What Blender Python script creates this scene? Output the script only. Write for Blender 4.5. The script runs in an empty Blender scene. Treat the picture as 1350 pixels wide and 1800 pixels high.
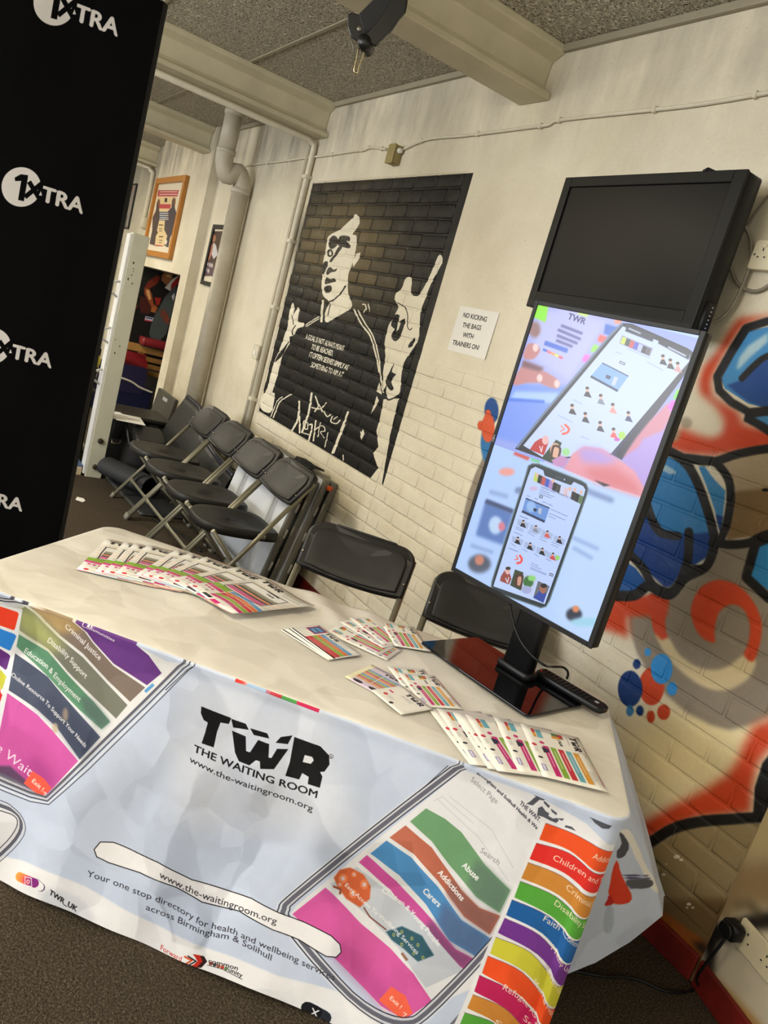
import bpy, math, random
import numpy as np
from mathutils import Vector, Matrix

random.seed(7)
SC = bpy.context.scene
COL = SC.collection
PI = math.pi
RAD = math.radians

# ---------------------------------------------------------------- camera
F_PX = 1338.0
ROLL, PITCH, YAW = RAD(16.12), RAD(-12.0), RAD(-55.5)
CAM = np.array([0.0, -2.15, 1.52])
_fw = np.array([math.sin(YAW) * math.cos(PITCH), math.cos(YAW) * math.cos(PITCH), math.sin(PITCH)])
_r0 = np.array([math.cos(YAW), -math.sin(YAW), 0.0])
_u0 = np.cross(_r0, _fw)
C_R = math.cos(ROLL) * _r0 + math.sin(ROLL) * _u0
C_U = -math.sin(ROLL) * _r0 + math.cos(ROLL) * _u0
C_F = _fw
cam_data = bpy.data.cameras.new('camera')
cam_data.sensor_fit = 'AUTO'
cam_data.sensor_width = 36.0
cam_data.lens = F_PX / 1800.0 * 36.0
cam_data.clip_start = 0.05
cam = bpy.data.objects.new('camera', cam_data)
COL.objects.link(cam)
cam.matrix_world = Matrix(((C_R[0], C_U[0], -C_F[0], CAM[0]), (C_R[1], C_U[1], -C_F[1], CAM[1]),
                           (C_R[2], C_U[2], -C_F[2], CAM[2]), (0, 0, 0, 1)))
SC.camera = cam

# ---------------------------------------------------------------- light
SC.view_settings.view_transform = 'Standard'
SC.view_settings.look = 'None'
SC.view_settings.gamma = 1.0
SC.view_settings.use_curve_mapping = False
SC.view_settings.exposure = 0.36
world = bpy.data.worlds.new('world')
SC.world = world
world.use_nodes = True
world.node_tree.nodes['Background'].inputs[0].default_value = (0.98, 0.94, 0.81, 1)
world.node_tree.nodes['Background'].inputs[1].default_value = 0.95


def area_light(name, loc, target, sx, sy, power, color):
    l = bpy.data.lights.new(name, 'AREA')
    l.shape = 'RECTANGLE'
    l.size, l.size_y, l.energy, l.color = sx, sy, power, color
    o = bpy.data.objects.new(name, l)
    COL.objects.link(o)
    o.location = loc
    o.rotation_euler = (Vector(target) - Vector(loc)).to_track_quat('-Z', 'Y').to_euler()
    return o


# fluorescent fittings under the ceiling of the room, and the daylight from the window side
for x, y, pw in ((-4.3, -3.4, 66), (-0.8, -3.2, 40), (-8.3, -2.6, 90)):
    area_light('tube_or_uplight', (x, y, 2.72), (x, y + .01, 0), 0.5, 1.6, pw, (1.0, 0.92, 0.745))
    area_light('tube_or_uplight', (x, y, 2.40), (x, y + .01, 5), 0.5, 1.6, 76, (1.0, 0.92, 0.745))      # uplights added below the tubes to brighten the ceiling
area_light('window_light', (-3.0, -7.5, 1.9), (-3.2, 0, 1.2), 4.0, 1.6, 205, (0.95, 0.97, 1.0))


# ---------------------------------------------------------------- geometry of a pixel on a real plane
def ray(px, py):
    return C_R * (px - 675) / F_PX - C_U * (py - 900) / F_PX + C_F


def on_axis(px, py, ax, val):
    d = ray(px, py)
    return CAM + d * ((val - CAM[ax]) / d[ax])


def on_x(px, py, x): return on_axis(px, py, 0, x)
def on_y(px, py, y): return on_axis(px, py, 1, y)
def on_z(px, py, z): return on_axis(px, py, 2, z)


def crop(ox, oy, s, pts):
    return [(ox + x * s, oy + y * s) for x, y in pts]


# ---------------------------------------------------------------- meshes
class MB:
    """collects vertices and faces of one mesh object"""
    def __init__(self):
        self.v, self.f, self.s, self.m, self.uv = [], [], [], [], {}

    def add(self, vs, fs, smooth=False, mat=0):
        b = len(self.v)
        self.v += [tuple(map(float, p)) for p in vs]
        for f in fs:
            self.f.append([b + i for i in f])
            self.s.append(smooth)
            self.m.append(mat)
        return b

    def box(self, lo, hi, mat=0, M=None):
        x0, y0, z0 = lo
        x1, y1, z1 = hi
        vs = [(x0, y0, z0), (x1, y0, z0), (x1, y1, z0), (x0, y1, z0), (x0, y0, z1), (x1, y0, z1), (x1, y1, z1), (x0, y1, z1)]
        if M is not None:
            vs = [M @ Vector(p) for p in vs]
        self.add(vs, [(0, 3, 2, 1), (4, 5, 6, 7), (0, 1, 5, 4), (1, 2, 6, 5), (2, 3, 7, 6), (3, 0, 4, 7)], False, mat)

    def rbox(self, lo, hi, r, mat=0, M=None, seg=3, axis=2):
        """box with rounded vertical edges (along axis) and a small bevel on the caps"""
        lo, hi = list(lo), list(hi)
        a, b = [(1, 2), (2, 0), (0, 1)][axis]
        pts = []
        for cx, cy, st in ((hi[a] - r, hi[b] - r, 0), (lo[a] + r, hi[b] - r, 1), (lo[a] + r, lo[b] + r, 2), (hi[a] - r, lo[b] + r, 3)):
            for k in range(seg + 1):
                t = (st + k / seg) * PI / 2
                pts.append((cx + r * math.cos(t), cy + r * math.sin(t)))
        e = min(r * 0.35, (hi[axis] - lo[axis]) * 0.2)
        cxm, cym = (lo[a] + hi[a]) / 2, (lo[b] + hi[b]) / 2
        rings = []
        for h, ins in ((lo[axis], e), (lo[axis] + e, 0), (hi[axis] - e, 0), (hi[axis], e)):
            ring = []
            for p, q in pts:
                fx = (abs(p - cxm) - ins) / max(abs(p - cxm), 1e-9)
                fy = (abs(q - cym) - ins) / max(abs(q - cym), 1e-9)
                c = [0, 0, 0]
                c[a], c[b], c[axis] = cxm + (p - cxm) * fx, cym + (q - cym) * fy, h
                ring.append(c)
            rings.append(ring)
        self.loft(rings, True, True, mat=mat, M=M, smooth=True)

    def loft(self, rings, closed=True, caps=True, mat=0, M=None, smooth=True):
        n = len(rings[0])
        vs = [p for r in rings for p in r]
        if M is not None:
            vs = [M @ Vector(p) for p in vs]
        fs = []
        for i in range(len(rings) - 1):
            for j in range(n if closed else n - 1):
                k = (j + 1) % n
                fs.append((i * n + j, i * n + k, (i + 1) * n + k, (i + 1) * n + j))
        b = self.add(vs, fs, smooth, mat)
        if caps and closed:
            self.f.append([b + i for i in reversed(range(n))]); self.s.append(False); self.m.append(mat)
            e = b + (len(rings) - 1) * n
            self.f.append([e + i for i in range(n)]); self.s.append(False); self.m.append(mat)
        return b

    def prism(self, poly, d0, d1, fn, mat=0, smooth=False):
        """closed outline poly (2-D) extruded between d0 and d1; fn(a, b, d) gives the 3-D point"""
        n = len(poly)
        vs = [fn(a, b, d0) for a, b in poly] + [fn(a, b, d1) for a, b in poly]
        b = self.add(vs, [(i, (i + 1) % n, n + (i + 1) % n, n + i) for i in range(n)], smooth, mat)
        self.f.append([b + i for i in reversed(range(n))]); self.s.append(False); self.m.append(mat)
        self.f.append([b + n + i for i in range(n)]); self.s.append(False); self.m.append(mat)

    def tube(self, pts, r, seg=8, mat=0, caps=True, flat=1.0):
        P = [Vector(p) for p in pts]
        rs = r if isinstance(r, (list, tuple)) else [r] * len(P)
        rings = []
        up = None
        for i, p in enumerate(P):
            t = (P[min(i + 1, len(P) - 1)] - P[max(i - 1, 0)]).normalized()
            if up is None:
                up = Vector((0, 0, 1)) if abs(t.z) < 0.9 else Vector((1, 0, 0))
            a = t.cross(up).normalized()
            up = a.cross(t).normalized()
            rings.append([p + a * (rs[i] * math.cos(2 * PI * k / seg)) + up * (rs[i] * flat * math.sin(2 * PI * k / seg)) for k in range(seg)])
        self.loft(rings, True, caps, mat=mat)

    def lathe(self, prof, org=(0, 0, 0), seg=20, mat=0, M=None):
        rings = [[(org[0] + r * math.cos(2 * PI * k / seg), org[1] + r * math.sin(2 * PI * k / seg), org[2] + z) for k in range(seg)] for r, z in prof]
        self.loft(rings, True, True, mat=mat, M=M)

    def ball(self, c, r, seg=14, mat=0, sc=(1, 1, 1)):
        rings = []
        for i in range(1, seg // 2):
            t = PI * i / (seg // 2)
            rings.append([(c[0] + sc[0] * r * math.sin(t) * math.cos(2 * PI * k / seg), c[1] + sc[1] * r * math.sin(t) * math.sin(2 * PI * k / seg),
                           c[2] - sc[2] * r * math.cos(t)) for k in range(seg)])
        self.loft(rings, True, True, mat=mat)

    def grid(self, fn, nu, nv, mat=0, smooth=True, uvfn=None):
        vs = [fn(i / nu, j / nv) for j in range(nv + 1) for i in range(nu + 1)]
        fs = [(j * (nu + 1) + i, j * (nu + 1) + i + 1, (j + 1) * (nu + 1) + i + 1, (j + 1) * (nu + 1) + i) for j in range(nv) for i in range(nu)]
        b = self.add(vs, fs, smooth, mat)
        if uvfn:
            for j in range(nv + 1):
                for i in range(nu + 1):
                    self.uv[b + j * (nu + 1) + i] = uvfn(i / nu, j / nv)
        return b

    def mesh(self, name, mats):
        me = bpy.data.meshes.new(name)
        me.from_pydata(self.v, [], self.f)
        for m in (mats if isinstance(mats, (list, tuple)) else [mats]):
            me.materials.append(m)
        me.polygons.foreach_set('use_smooth', self.s)
        me.polygons.foreach_set('material_index', self.m)
        if self.uv:
            lay = me.uv_layers.new(name='UVMap')
            idx = np.zeros(len(me.loops), dtype=np.int32)
            me.loops.foreach_get('vertex_index', idx)
            arr = np.zeros((len(self.v), 2), dtype=np.float32)
            for k, t in self.uv.items():
                arr[k] = t
            lay.data.foreach_set('uv', arr[idx].ravel())
        me.update()
        return me

    def build(self, name, mats, parent=None, loc=None, bevel=0):
        o = bpy.data.objects.new(name, self.mesh(name, mats))
        COL.objects.link(o)
        if parent is not None:
            o.parent = parent
        if loc is not None:
            o.location = loc
        if bevel:
            bv = o.modifiers.new('bevel', 'BEVEL')
            bv.width, bv.segments, bv.limit_method, bv.angle_limit = bevel, 2, 'ANGLE', RAD(40)
            bv.harden_normals = False
        return o


def tag(o, label=None, cat=None, group=None, kind=None):
    if label: o['label'] = label
    if cat: o['category'] = cat
    if group: o['group'] = group
    if kind: o['kind'] = kind
    return o


def empty(name, loc=(0, 0, 0), rz=0.0, label=None, cat=None, group=None):
    o = bpy.data.objects.new(name, None)
    o.empty_display_size = 0.1
    COL.objects.link(o)
    o.location = loc
    o.rotation_euler = (0, 0, rz)
    return tag(o, label, cat, group)


def copy_tree(o, parent=None):
    c = o.copy()
    COL.objects.link(c)
    c.parent = parent
    for ch in [k for k in bpy.data.objects if k.parent == o]:
        copy_tree(ch, c)
    return c


# ---------------------------------------------------------------- materials
def lin(c):
    return tuple(((x / 255.0) / 12.92 if x / 255.0 <= 0.04045 else ((x / 255.0 + 0.055) / 1.055) ** 2.4) for x in c[:3])


class NT:
    def __init__(self, name):
        self.mat = bpy.data.materials.new(name)
        self.mat.use_nodes = True
        self.t = self.mat.node_tree
        self.b = self.t.nodes['Principled BSDF']

    def n(self, typ, **kw):
        nd = self.t.nodes.new(typ)
        for k, v in kw.items():
            if isinstance(v, bpy.types.NodeSocket):
                self.t.links.new(v, nd.inputs[k])
            elif k in nd.inputs.keys() if isinstance(k, str) else False:
                nd.inputs[k].default_value = v
            else:
                setattr(nd, k, v)
        return nd

    def link(self, a, b):
        self.t.links.new(a, b)

    def noise(self, scale, detail=4, rough=0.6, vec=None, dist=0.0):
        nd = self.t.nodes.new('ShaderNodeTexNoise')
        nd.inputs['Scale'].default_value = scale
        nd.inputs['Detail'].default_value = detail
        nd.inputs['Roughness'].default_value = rough
        nd.inputs['Distortion'].default_value = dist
        if vec is not None:
            self.link(vec, nd.inputs['Vector'])
        return nd.outputs['Fac']

    def ramp(self, fac, stops):
        nd = self.t.nodes.new('ShaderNodeValToRGB')
        el = nd.color_ramp.elements
        while len(el) < len(stops):
            el.new(0.5)
        for e, (p, c) in zip(el, stops):
            e.position = p
            e.color = (*c, 1) if len(c) == 3 else c
        self.link(fac, nd.inputs['Fac'])
        return nd.outputs['Color']

    def mix(self, fac, a, b, mode='MIX'):
        nd = self.t.nodes.new('ShaderNodeMix')
        nd.data_type = 'RGBA'
        nd.blend_type = mode
        for s, v in ((nd.inputs[0], fac), (nd.inputs[6], a), (nd.inputs[7], b)):
            if isinstance(v, bpy.types.NodeSocket):
                self.link(v, s)
            elif isinstance(v, (tuple, list)):
                s.default_value = (*v[:3], 1)
            else:
                s.default_value = v
        return nd.outputs[2]

    def math(self, op, a, b=0.0, clamp=False):
        nd = self.t.nodes.new('ShaderNodeMath')
        nd.operation = op
        nd.use_clamp = clamp
        for s, v in ((nd.inputs[0], a), (nd.inputs[1], b)):
            if isinstance(v, bpy.types.NodeSocket):
                self.link(v, s)
            else:
                s.default_value = v
        return nd.outputs[0]

    def coord(self, kind='Object'):
        return self.t.nodes.new('ShaderNodeTexCoord').outputs[kind]

    def mapping(self, vec, scale=(1, 1, 1), loc=(0, 0, 0), rot=(0, 0, 0)):
        nd = self.t.nodes.new('ShaderNodeMapping')
        self.link(vec, nd.inputs['Vector'])
        nd.inputs['Scale'].default_value = scale
        nd.inputs['Location'].default_value = loc
        nd.inputs['Rotation'].default_value = rot
        return nd.outputs['Vector']

    def bump(self, h, strength=0.3, dist=0.01, prev=None):
        nd = self.t.nodes.new('ShaderNodeBump')
        nd.inputs['Strength'].default_value = strength
        nd.inputs['Distance'].default_value = dist
        self.link(h, nd.inputs['Height'])
        if prev is not None:
            self.link(prev, nd.inputs['Normal'])
        return nd.outputs['Normal']

    def out(self, color=None, rough=None, normal=None, metal=None, spec=None):
        for key, v in (('Base Color', color), ('Roughness', rough), ('Normal', normal), ('Metallic', metal), ('Specular IOR Level', spec)):
            if v is None:
                continue
            if isinstance(v, bpy.types.NodeSocket):
                self.link(v, self.b.inputs[key])
            elif key == 'Base Color':
                self.b.inputs[key].default_value = (*v[:3], 1)
            else:
                self.b.inputs[key].default_value = v
        return self.mat


def plain(name, rgb, rough=0.5, metal=0.0, var=0.12, scale=30.0, bump=0.0, spec=0.5):
    """one colour with a fine procedural mottling and relief"""
    t = NT(name)
    co = t.coord()
    n = t.noise(scale, 4, 0.6, co)
    c = lin(rgb)
    col = t.ramp(n, [(0.25, tuple(x * (1 - var) for x in c)), (0.75, tuple(min(1, x * (1 + var)) for x in c))])
    nor = t.bump(t.noise(scale * 6, 3, 0.6, co), bump, 0.002) if bump else None
    return t.out(col, rough, nor, metal, spec)


# ---------------------------------------------------------------- flat print: shapes drawn into a picture of a plane
SSX, SSY = 3, 3


def text_tris(s, bold=0.0, cache={}):
    """triangles of a line of lettering, cap height 1, starting at x = 0; returns (n,3,2) and the width"""
    key = (s, bold)
    if key in cache:
        return cache[key]
    cu = bpy.data.curves.new('lettering', 'FONT')
    cu.body = s
    cu.size = 1.0
    cu.resolution_u = 3
    ob = bpy.data.objects.new('lettering', cu)
    COL.objects.link(ob)
    me = ob.to_mesh()
    me.calc_loop_triangles()
    v = np.array([tuple(p.co)[:2] for p in me.vertices], dtype=float)
    t = np.array([tuple(p.vertices) for p in me.loop_triangles], dtype=int)
    ob.to_mesh_clear()
    bpy.data.objects.remove(ob)
    bpy.data.curves.remove(cu)
    if len(v) == 0:
        cache[key] = (np.zeros((0, 3, 2)), 0.3)
        return cache[key]
    v[:, 0] -= v[:, 0].min()
    v /= 0.729
    tr = v[t]
    if bold > 0:                                       # heavier letters: the outline set down again slightly to each side
        tr = np.concatenate([tr + (dx * bold * 1.6, dy * bold * 1.2) for dx, dy in ((-1, 0), (0, 0), (1, 0), (0, 1), (0, -1))])
    cache[key] = (tr, v[:, 0].max())
    return cache[key]


class Paint:
    """a picture on the plane P0 + a*eu + b*ev, a in 0..w, b in 0..h metres"""
    def __init__(self, P0, eu, ev, w, h, res, bg=(255, 255, 255), alpha=1.0):
        self.P0, self.eu, self.ev = (np.array(k, float) for k in (P0, eu, ev))
        self.n = np.cross(self.eu, self.ev)
        self.w, self.h = w, h
        self.W, self.H = int(round(w / res)), int(round(h / res))
        self.a = np.zeros((self.H, self.W, 4), dtype=np.float32)
        self.a[..., :3] = np.array(bg, dtype=np.float32) / 255.0
        self.a[..., 3] = alpha

    def px(self, pts):
        """photograph pixels -> picture coordinates"""
        q = np.array(pts, float).reshape(-1, 2)
        d = C_R[None] * ((q[:, :1] - 675) / F_PX) - C_U[None] * ((q[:, 1:] - 900) / F_PX) + C_F[None]
        t = ((self.P0 - CAM) @ self.n) / (d @ self.n)
        p = CAM + d * t[:, None] - self.P0
        return np.stack([(p @ self.eu) / self.w * self.W, (p @ self.ev) / self.h * self.H], 1)

    def uv(self, pts):
        """metres on the plane -> picture coordinates"""
        q = np.array(pts, float).reshape(-1, 2)
        return q * np.array([self.W / self.w, self.H / self.h])

    def mask(self, polys):
        e0, e1 = [], []
        for p in polys:
            e0.append(p)
            e1.append(np.roll(p, -1, axis=0))
        a, b = np.concatenate(e0), np.concatenate(e1)
        lo = np.floor(np.minimum(a.min(0), b.min(0))).astype(int) - 1
        hi = np.ceil(np.maximum(a.max(0), b.max(0))).astype(int) + 1
        x0, y0 = max(lo[0], 0), max(lo[1], 0)
        x1, y1 = min(hi[0], self.W), min(hi[1], self.H)
        if x1 <= x0 or y1 <= y0:
            return None
        w, h = (x1 - x0) * SSX, (y1 - y0) * SSY
        A = (a - (x0, y0)) * (SSX, SSY)
        B = (b - (x0, y0)) * (SSX, SSY)
        sg = np.where(B[:, 1] > A[:, 1], 1, -1)
        lo_ = np.where((sg > 0)[:, None], A, B)
        hi_ = np.where((sg > 0)[:, None], B, A)
        r0 = np.clip(np.ceil(lo_[:, 1] - 0.5), 0, h).astype(int)
        r1 = np.clip(np.ceil(hi_[:, 1] - 0.5), 0, h).astype(int)
        cnt = np.maximum(r1 - r0, 0)
        idx = np.repeat(np.arange(len(A)), cnt)
        if len(idx) == 0:
            return None
        off = np.arange(cnt.sum()) - np.repeat(np.cumsum(cnt) - cnt, cnt)
        row = r0[idx] + off
        yc = row + 0.5
        dy = hi_[idx, 1] - lo_[idx, 1]
        xc = lo_[idx, 0] + (hi_[idx, 0] - lo_[idx, 0]) * (yc - lo_[idx, 1]) / dy
        col = np.clip(np.ceil(xc - 0.5), 0, w).astype(int)
        D = np.zeros((h, w + 1), dtype=np.int32)
        np.add.at(D, (row, col), sg[idx])
        m = (np.cumsum(D, axis=1)[:, :w] != 0).astype(np.float32)
        m = m.reshape(y1 - y0, SSY, x1 - x0, SSX).mean((1, 3))
        return x0, y0, x1, y1, m

    def blend(self, mk, color, op=1.0, soft=0.0, tex=None):
        if mk is None:
            return
        x0, y0, x1, y1, m = mk
        if soft > 0:
            k = int(math.ceil(soft * 2))
            X0, Y0, X1, Y1 = max(x0 - k, 0), max(y0 - k, 0), min(x1 + k, self.W), min(y1 + k, self.H)
            M = np.zeros((Y1 - Y0, X1 - X0), dtype=np.float32)
            M[y0 - Y0:y1 - Y0, x0 - X0:x1 - X0] = m
            r = max(1, int(soft))
            for _ in range(2):
                for ax in (0, 1):
                    P = np.pad(M, [(r + 1, r) if q == ax else (0, 0) for q in (0, 1)], mode='edge')
                    c = np.cumsum(P, axis=ax)
                    M = (np.take(c, range(2 * r + 1, c.shape[ax]), ax) - np.take(c, range(0, c.shape[ax] - 2 * r - 1), ax)) / (2 * r + 1)
            x0, y0, x1, y1, m = X0, Y0, X1, Y1, M
        m = (m * op)[..., None]
        reg = self.a[y0:y1, x0:x1]
        cc = np.array(color, dtype=np.float32) / 255.0
        reg[..., :3] = reg[..., :3] * (1 - m) + cc * m
        reg[..., 3:] = reg[..., 3:] + (1 - reg[..., 3:]) * m

    # shapes given in photograph pixels; q=True: metres on the plane
    def P(self, pts, q=False):
        return self.uv(pts) if q else self.px(pts)

    def fill(self, pts, color, soft=0.0, op=1.0, q=False, smooth=0):
        if smooth:
            pts = spline(pts, smooth, True)
        self.blend(self.mask([self.P(pts, q)]), color, op, soft)

    def stroke(self, pts, wd, color, soft=0.0, op=1.0, q=False, smooth=0, closed=False):
        if smooth:
            pts = spline(pts, smooth, closed)
        elif closed:
            pts = list(pts) + [pts[0]]
        p = np.array(pts, float)
        polys = []
        for i in range(len(p) - 1):
            d = p[i + 1] - p[i]
            L = np.hypot(*d)
            if L < 1e-9:
                continue
            nrm = np.array([-d[1], d[0]]) / L * wd / 2
            polys.append(np.array([p[i] - nrm, p[i + 1] - nrm, p[i + 1] + nrm, p[i] + nrm]))
        for i in (range(len(p)) if len(p) > 2 or wd > 9 else ()):
            t = np.linspace(0, 2 * PI, 10, endpoint=False)
            polys.append(np.stack([p[i][0] + np.cos(t) * wd / 2, p[i][1] + np.sin(t) * wd / 2], 1))
        big = [orient(self.P(k, q)) for k in polys]
        self.blend(self.mask(big), color, op, soft)

    def ell(self, cx, cy, rx, ry, color, soft=0.0, op=1.0, q=False, rot=0.0):
        t = np.linspace(0, 2 * PI, 28, endpoint=False)
        x, y = rx * np.cos(t), ry * np.sin(t)
        c, s = math.cos(rot), math.sin(rot)
        self.fill(np.stack([cx + x * c - y * s, cy + x * s + y * c], 1), color, soft, op, q)

    def text(self, s, base, up, color, bold=0.0, q=False, fit=True, op=1.0, italic=0.0):
        """lettering along the polyline base; up is the vector from the baseline to the cap line"""
        tr, wid = text_tris(s, bold)
        if len(tr) == 0:
            return
        b = np.array(base, float)
        seg = np.hypot(*(b[1:] - b[:-1]).T)
        cum = np.concatenate([[0], np.cumsum(seg)])
        T = tr.reshape(-1, 2)
        x = (T[:, 0] + italic * T[:, 1]) / wid * cum[-1]
        X = np.interp(x, cum, b[:, 0])
        Y = np.interp(x, cum, b[:, 1])
        up = np.array(up, float)
        pts = np.stack([X + up[0] * T[:, 1], Y + up[1] * T[:, 1]], 1)
        pp = self.P(pts, q).reshape(-1, 3, 2)
        self.blend(self.mask([orient(k) for k in pp]), color, op)

    def image(self, name):
        im = bpy.data.images.new(name, self.W, self.H, alpha=True)
        im.alpha_mode = 'CHANNEL_PACKED'
        im.pixels.foreach_set(np.ascontiguousarray(np.clip(self.a, 0, 1), dtype=np.float32).ravel())
        im.update()
        im.pack()
        return im


def orient(p):
    x, y = p[:, 0], p[:, 1]
    return p if np.dot(x, np.roll(y, -1)) - np.dot(y, np.roll(x, -1)) >= 0 else p[::-1]


def spline(pts, n=6, closed=False):
    P = [np.array(p, float) for p in pts]
    out = []
    m = len(P)
    for i in range(m if closed else m - 1):
        p0, p1, p2, p3 = (P[(i - 1) % m], P[i], P[(i + 1) % m], P[(i + 2) % m]) if closed else (P[max(i - 1, 0)], P[i], P[i + 1], P[min(i + 2, m - 1)])
        for k in range(n):
            t = k / n
            out.append(0.5 * (2 * p1 + (p2 - p0) * t + (2 * p0 - 5 * p1 + 4 * p2 - p3) * t * t + (3 * p1 - p0 - 3 * p2 + p3) * t ** 3))
    if not closed:
        out.append(P[-1])
    return [tuple(p) for p in out]


def print_mat(name, img, rough=0.5, bump=None, emit=0.0, spec=0.4):
    """print on a surface: the drawn picture over the surface's own fine relief"""
    t = NT(name)
    tex = t.t.nodes.new('ShaderNodeTexImage')
    tex.image = img
    tex.extension = 'EXTEND'
    t.link(t.coord('UV'), tex.inputs['Vector'])
    nz = t.noise(60, 3, 0.6, t.coord('Object'))
    col = t.mix(0.06, tex.outputs['Color'], t.ramp(nz, [(0.3, (0.5, 0.5, 0.5)), (0.7, (1, 1, 1))]), 'MULTIPLY')
    nor = bump(t) if bump else None
    if emit:
        t.link(tex.outputs['Color'], t.b.inputs['Emission Color'])
        t.b.inputs['Emission Strength'].default_value = emit
        return t.out((0.01, 0.01, 0.01), rough, nor, 0, spec)
    return t.out(col, rough, nor, 0, spec)

# ================================================================ the wall with its paintings
WX0, WX1, WZ0, WZ1 = -5.2, -0.90, 0.0, 2.45
wallp = Paint((WX0, 0, WZ0), (1, 0, 0), (0, 0, 1), WX1 - WX0, WZ1 - WZ0, 0.0016, (205, 198, 178), 0.0)
BL, BH = 0.225, 0.075


def bricks_in(x0, x1, z0, z1):
    for k in range(int(z0 / BH) - 1, int(z1 / BH) + 2):
        for i in range(int(math.floor(x0 / BL)) - 1, int(math.ceil(x1 / BL)) + 1):
            a = i * BL + (BL / 2 if k % 2 else 0)
            if a + BL * 0.5 > x0 and a + BL * 0.5 < x1 and k * BH + BH / 2 > z0 and k * BH + BH / 2 < z1:
                yield a + 0.005, k * BH + 0.005, a + BL - 0.005, (k + 1) * BH - 0.005


def paint_mural():
    W = wallp
    M = lambda p: crop(420, 270, 0.35556, p)
    s = 0.35556
    blk, wht = (15, 14, 14), (226, 219, 199)
    W.fill(M([(365, 148), (1160, 95), (712, 1640), (707, 1630), (745, 1400), (790, 1210), (715, 1215), (700, 1300), (680, 1370), (690, 1450),
              (662, 1480), (688, 1555), (650, 1605), (98, 1272)]), blk)
    # bricks sprayed brown over the black, fading to the right and down
    rnd = random.Random(3)
    W.ell(0.66, 2.04, .62, .26, (58, 50, 34), 55, .75, q=True)
    for a, b, c, d in bricks_in(-5.0, -3.2, 1.55, 2.38):
        cx, cz = (a + c) / 2, (b + d) / 2
        g = math.exp(-((cx + 4.5) / 0.66) ** 2 - ((cz - 2.04) / 0.28) ** 2) + 0.5 * math.exp(-((cx + 3.95) / 0.5) ** 2 - ((cz - 1.82) / 0.28) ** 2)
        g *= rnd.uniform(0.75, 1.0)
        if g > 0.06:
            lo = max(a, -4.985)
            if c - lo > 0.05:
                W.fill([(lo - WX0, b), (c - WX0, b), (c - WX0, d), (lo - WX0, d)], (98, 84, 54), 3, min(0.92, g * 1.2), q=True)
    for _ in range(60):
        x, z = rnd.uniform(-4.95, -3.4), rnd.uniform(0.95, 1.75)
        W.ell(x - WX0, z, rnd.uniform(.002, .007), .0018, (150, 145, 130), 0, 0.7, q=True)
    F = lambda p, c=wht, sm=0: W.fill(M(p), c, smooth=sm)
    S = lambda p, w, c=wht, sm=4: W.stroke(M(p), w * s, c, smooth=sm)
    F([(585, 303), (597, 345), (562, 398), (582, 408), (577, 480), (562, 540), (541, 600), (540, 690), (560, 745), (540, 775), (470, 815), (430, 835),
       (425, 790), (445, 735), (418, 705), (408, 660), (412, 600), (416, 540), (430, 470), (442, 410), (500, 375), (550, 330)], sm=3)
    F([(602, 488), (592, 525), (565, 562), (563, 530), (580, 495)])
    F([(585, 300), (575, 318), (563, 318), (572, 300)])
    for p in ([(447, 425), (468, 405), (488, 418), (492, 440), (478, 462), (455, 472), (443, 452)],
              [(500, 408), (545, 410), (548, 432), (530, 432), (552, 455), (545, 468), (515, 462), (490, 452)],
              [(512, 462), (484, 500), (458, 536), (448, 530), (470, 500), (492, 462)],
              [(447, 560), (470, 575), (484, 566), (480, 582), (455, 588), (440, 600), (432, 590)],
              [(430, 612), (450, 620), (470, 616), (478, 632), (450, 640), (425, 645)],
              [(422, 662), (440, 652), (457, 655), (458, 676), (440, 688), (424, 684)],
              [(418, 540), (440, 535), (432, 570), (420, 595), (412, 590)]):
        F(p, (52, 46, 40), 3)
    W.ell(*M([(450, 492)])[0], 5.2, 7, (52, 46, 40)); W.ell(*M([(450, 492)])[0], 2.4, 4, wht)
    S([(428, 738), (470, 722), (510, 682), (525, 655)], 7, (40, 36, 32)); S([(430, 740), (450, 745), (440, 800)], 5, (40, 36, 32))
    S([(415, 728), (410, 780), (408, 830)], 11); S([(330, 846), (362, 826), (396, 806)], 5); S([(332, 854), (366, 834), (396, 816)], 5)
    S([(568, 770), (608, 848), (648, 900), (678, 1000), (693, 1080)], 8); S([(588, 775), (630, 850), (664, 905), (690, 1000), (700, 1100), (712, 1180)], 7)
    F([(265, 737), (275, 760), (268, 800), (290, 760), (300, 775), (290, 830), (318, 835), (320, 855), (290, 865), (270, 900), (250, 905), (250, 940),
       (215, 1000), (190, 1100), (165, 1180), (178, 1185), (165, 1268), (140, 1282), (105, 1255), (118, 1190), (140, 1140), (160, 1060), (195, 985), (225, 900), (240, 850), (250, 780)], sm=2)
    F([(248, 925), (222, 960), (200, 985), (168, 1050), (150, 1120), (140, 1160), (122, 1185), (135, 1120), (160, 1050), (205, 1010), (225, 980)], blk, 3)
    S([(270, 905), (262, 880), (280, 850)], 5, blk); S([(262, 800), (270, 845)], 4, blk)
    S([(170, 1305), (200, 1230), (225, 1210), (258, 1190)], 6); S([(158, 1300), (188, 1225), (215, 1203)], 5)
    S([(298, 1225), (293, 1310), (262, 1368)], 10, sm=2); S([(300, 1300), (300, 1380)], 8); S([(360, 1185), (345, 1280), (312, 1378)], 10, sm=2)
    S([(338, 1330), (322, 1322), (318, 1352), (336, 1362), (342, 1335)], 6); S([(378, 1200), (392, 1245), (375, 1275)], 7); S([(360, 1255), (400, 1262), (432, 1232)], 6)
    S([(395, 1240), (412, 1275)], 7); S([(420, 1275), (436, 1300), (452, 1290)], 6); S([(462, 1300), (455, 1325), (482, 1335), (500, 1318)], 6); S([(485, 1300), (468, 1315)], 5)
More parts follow.
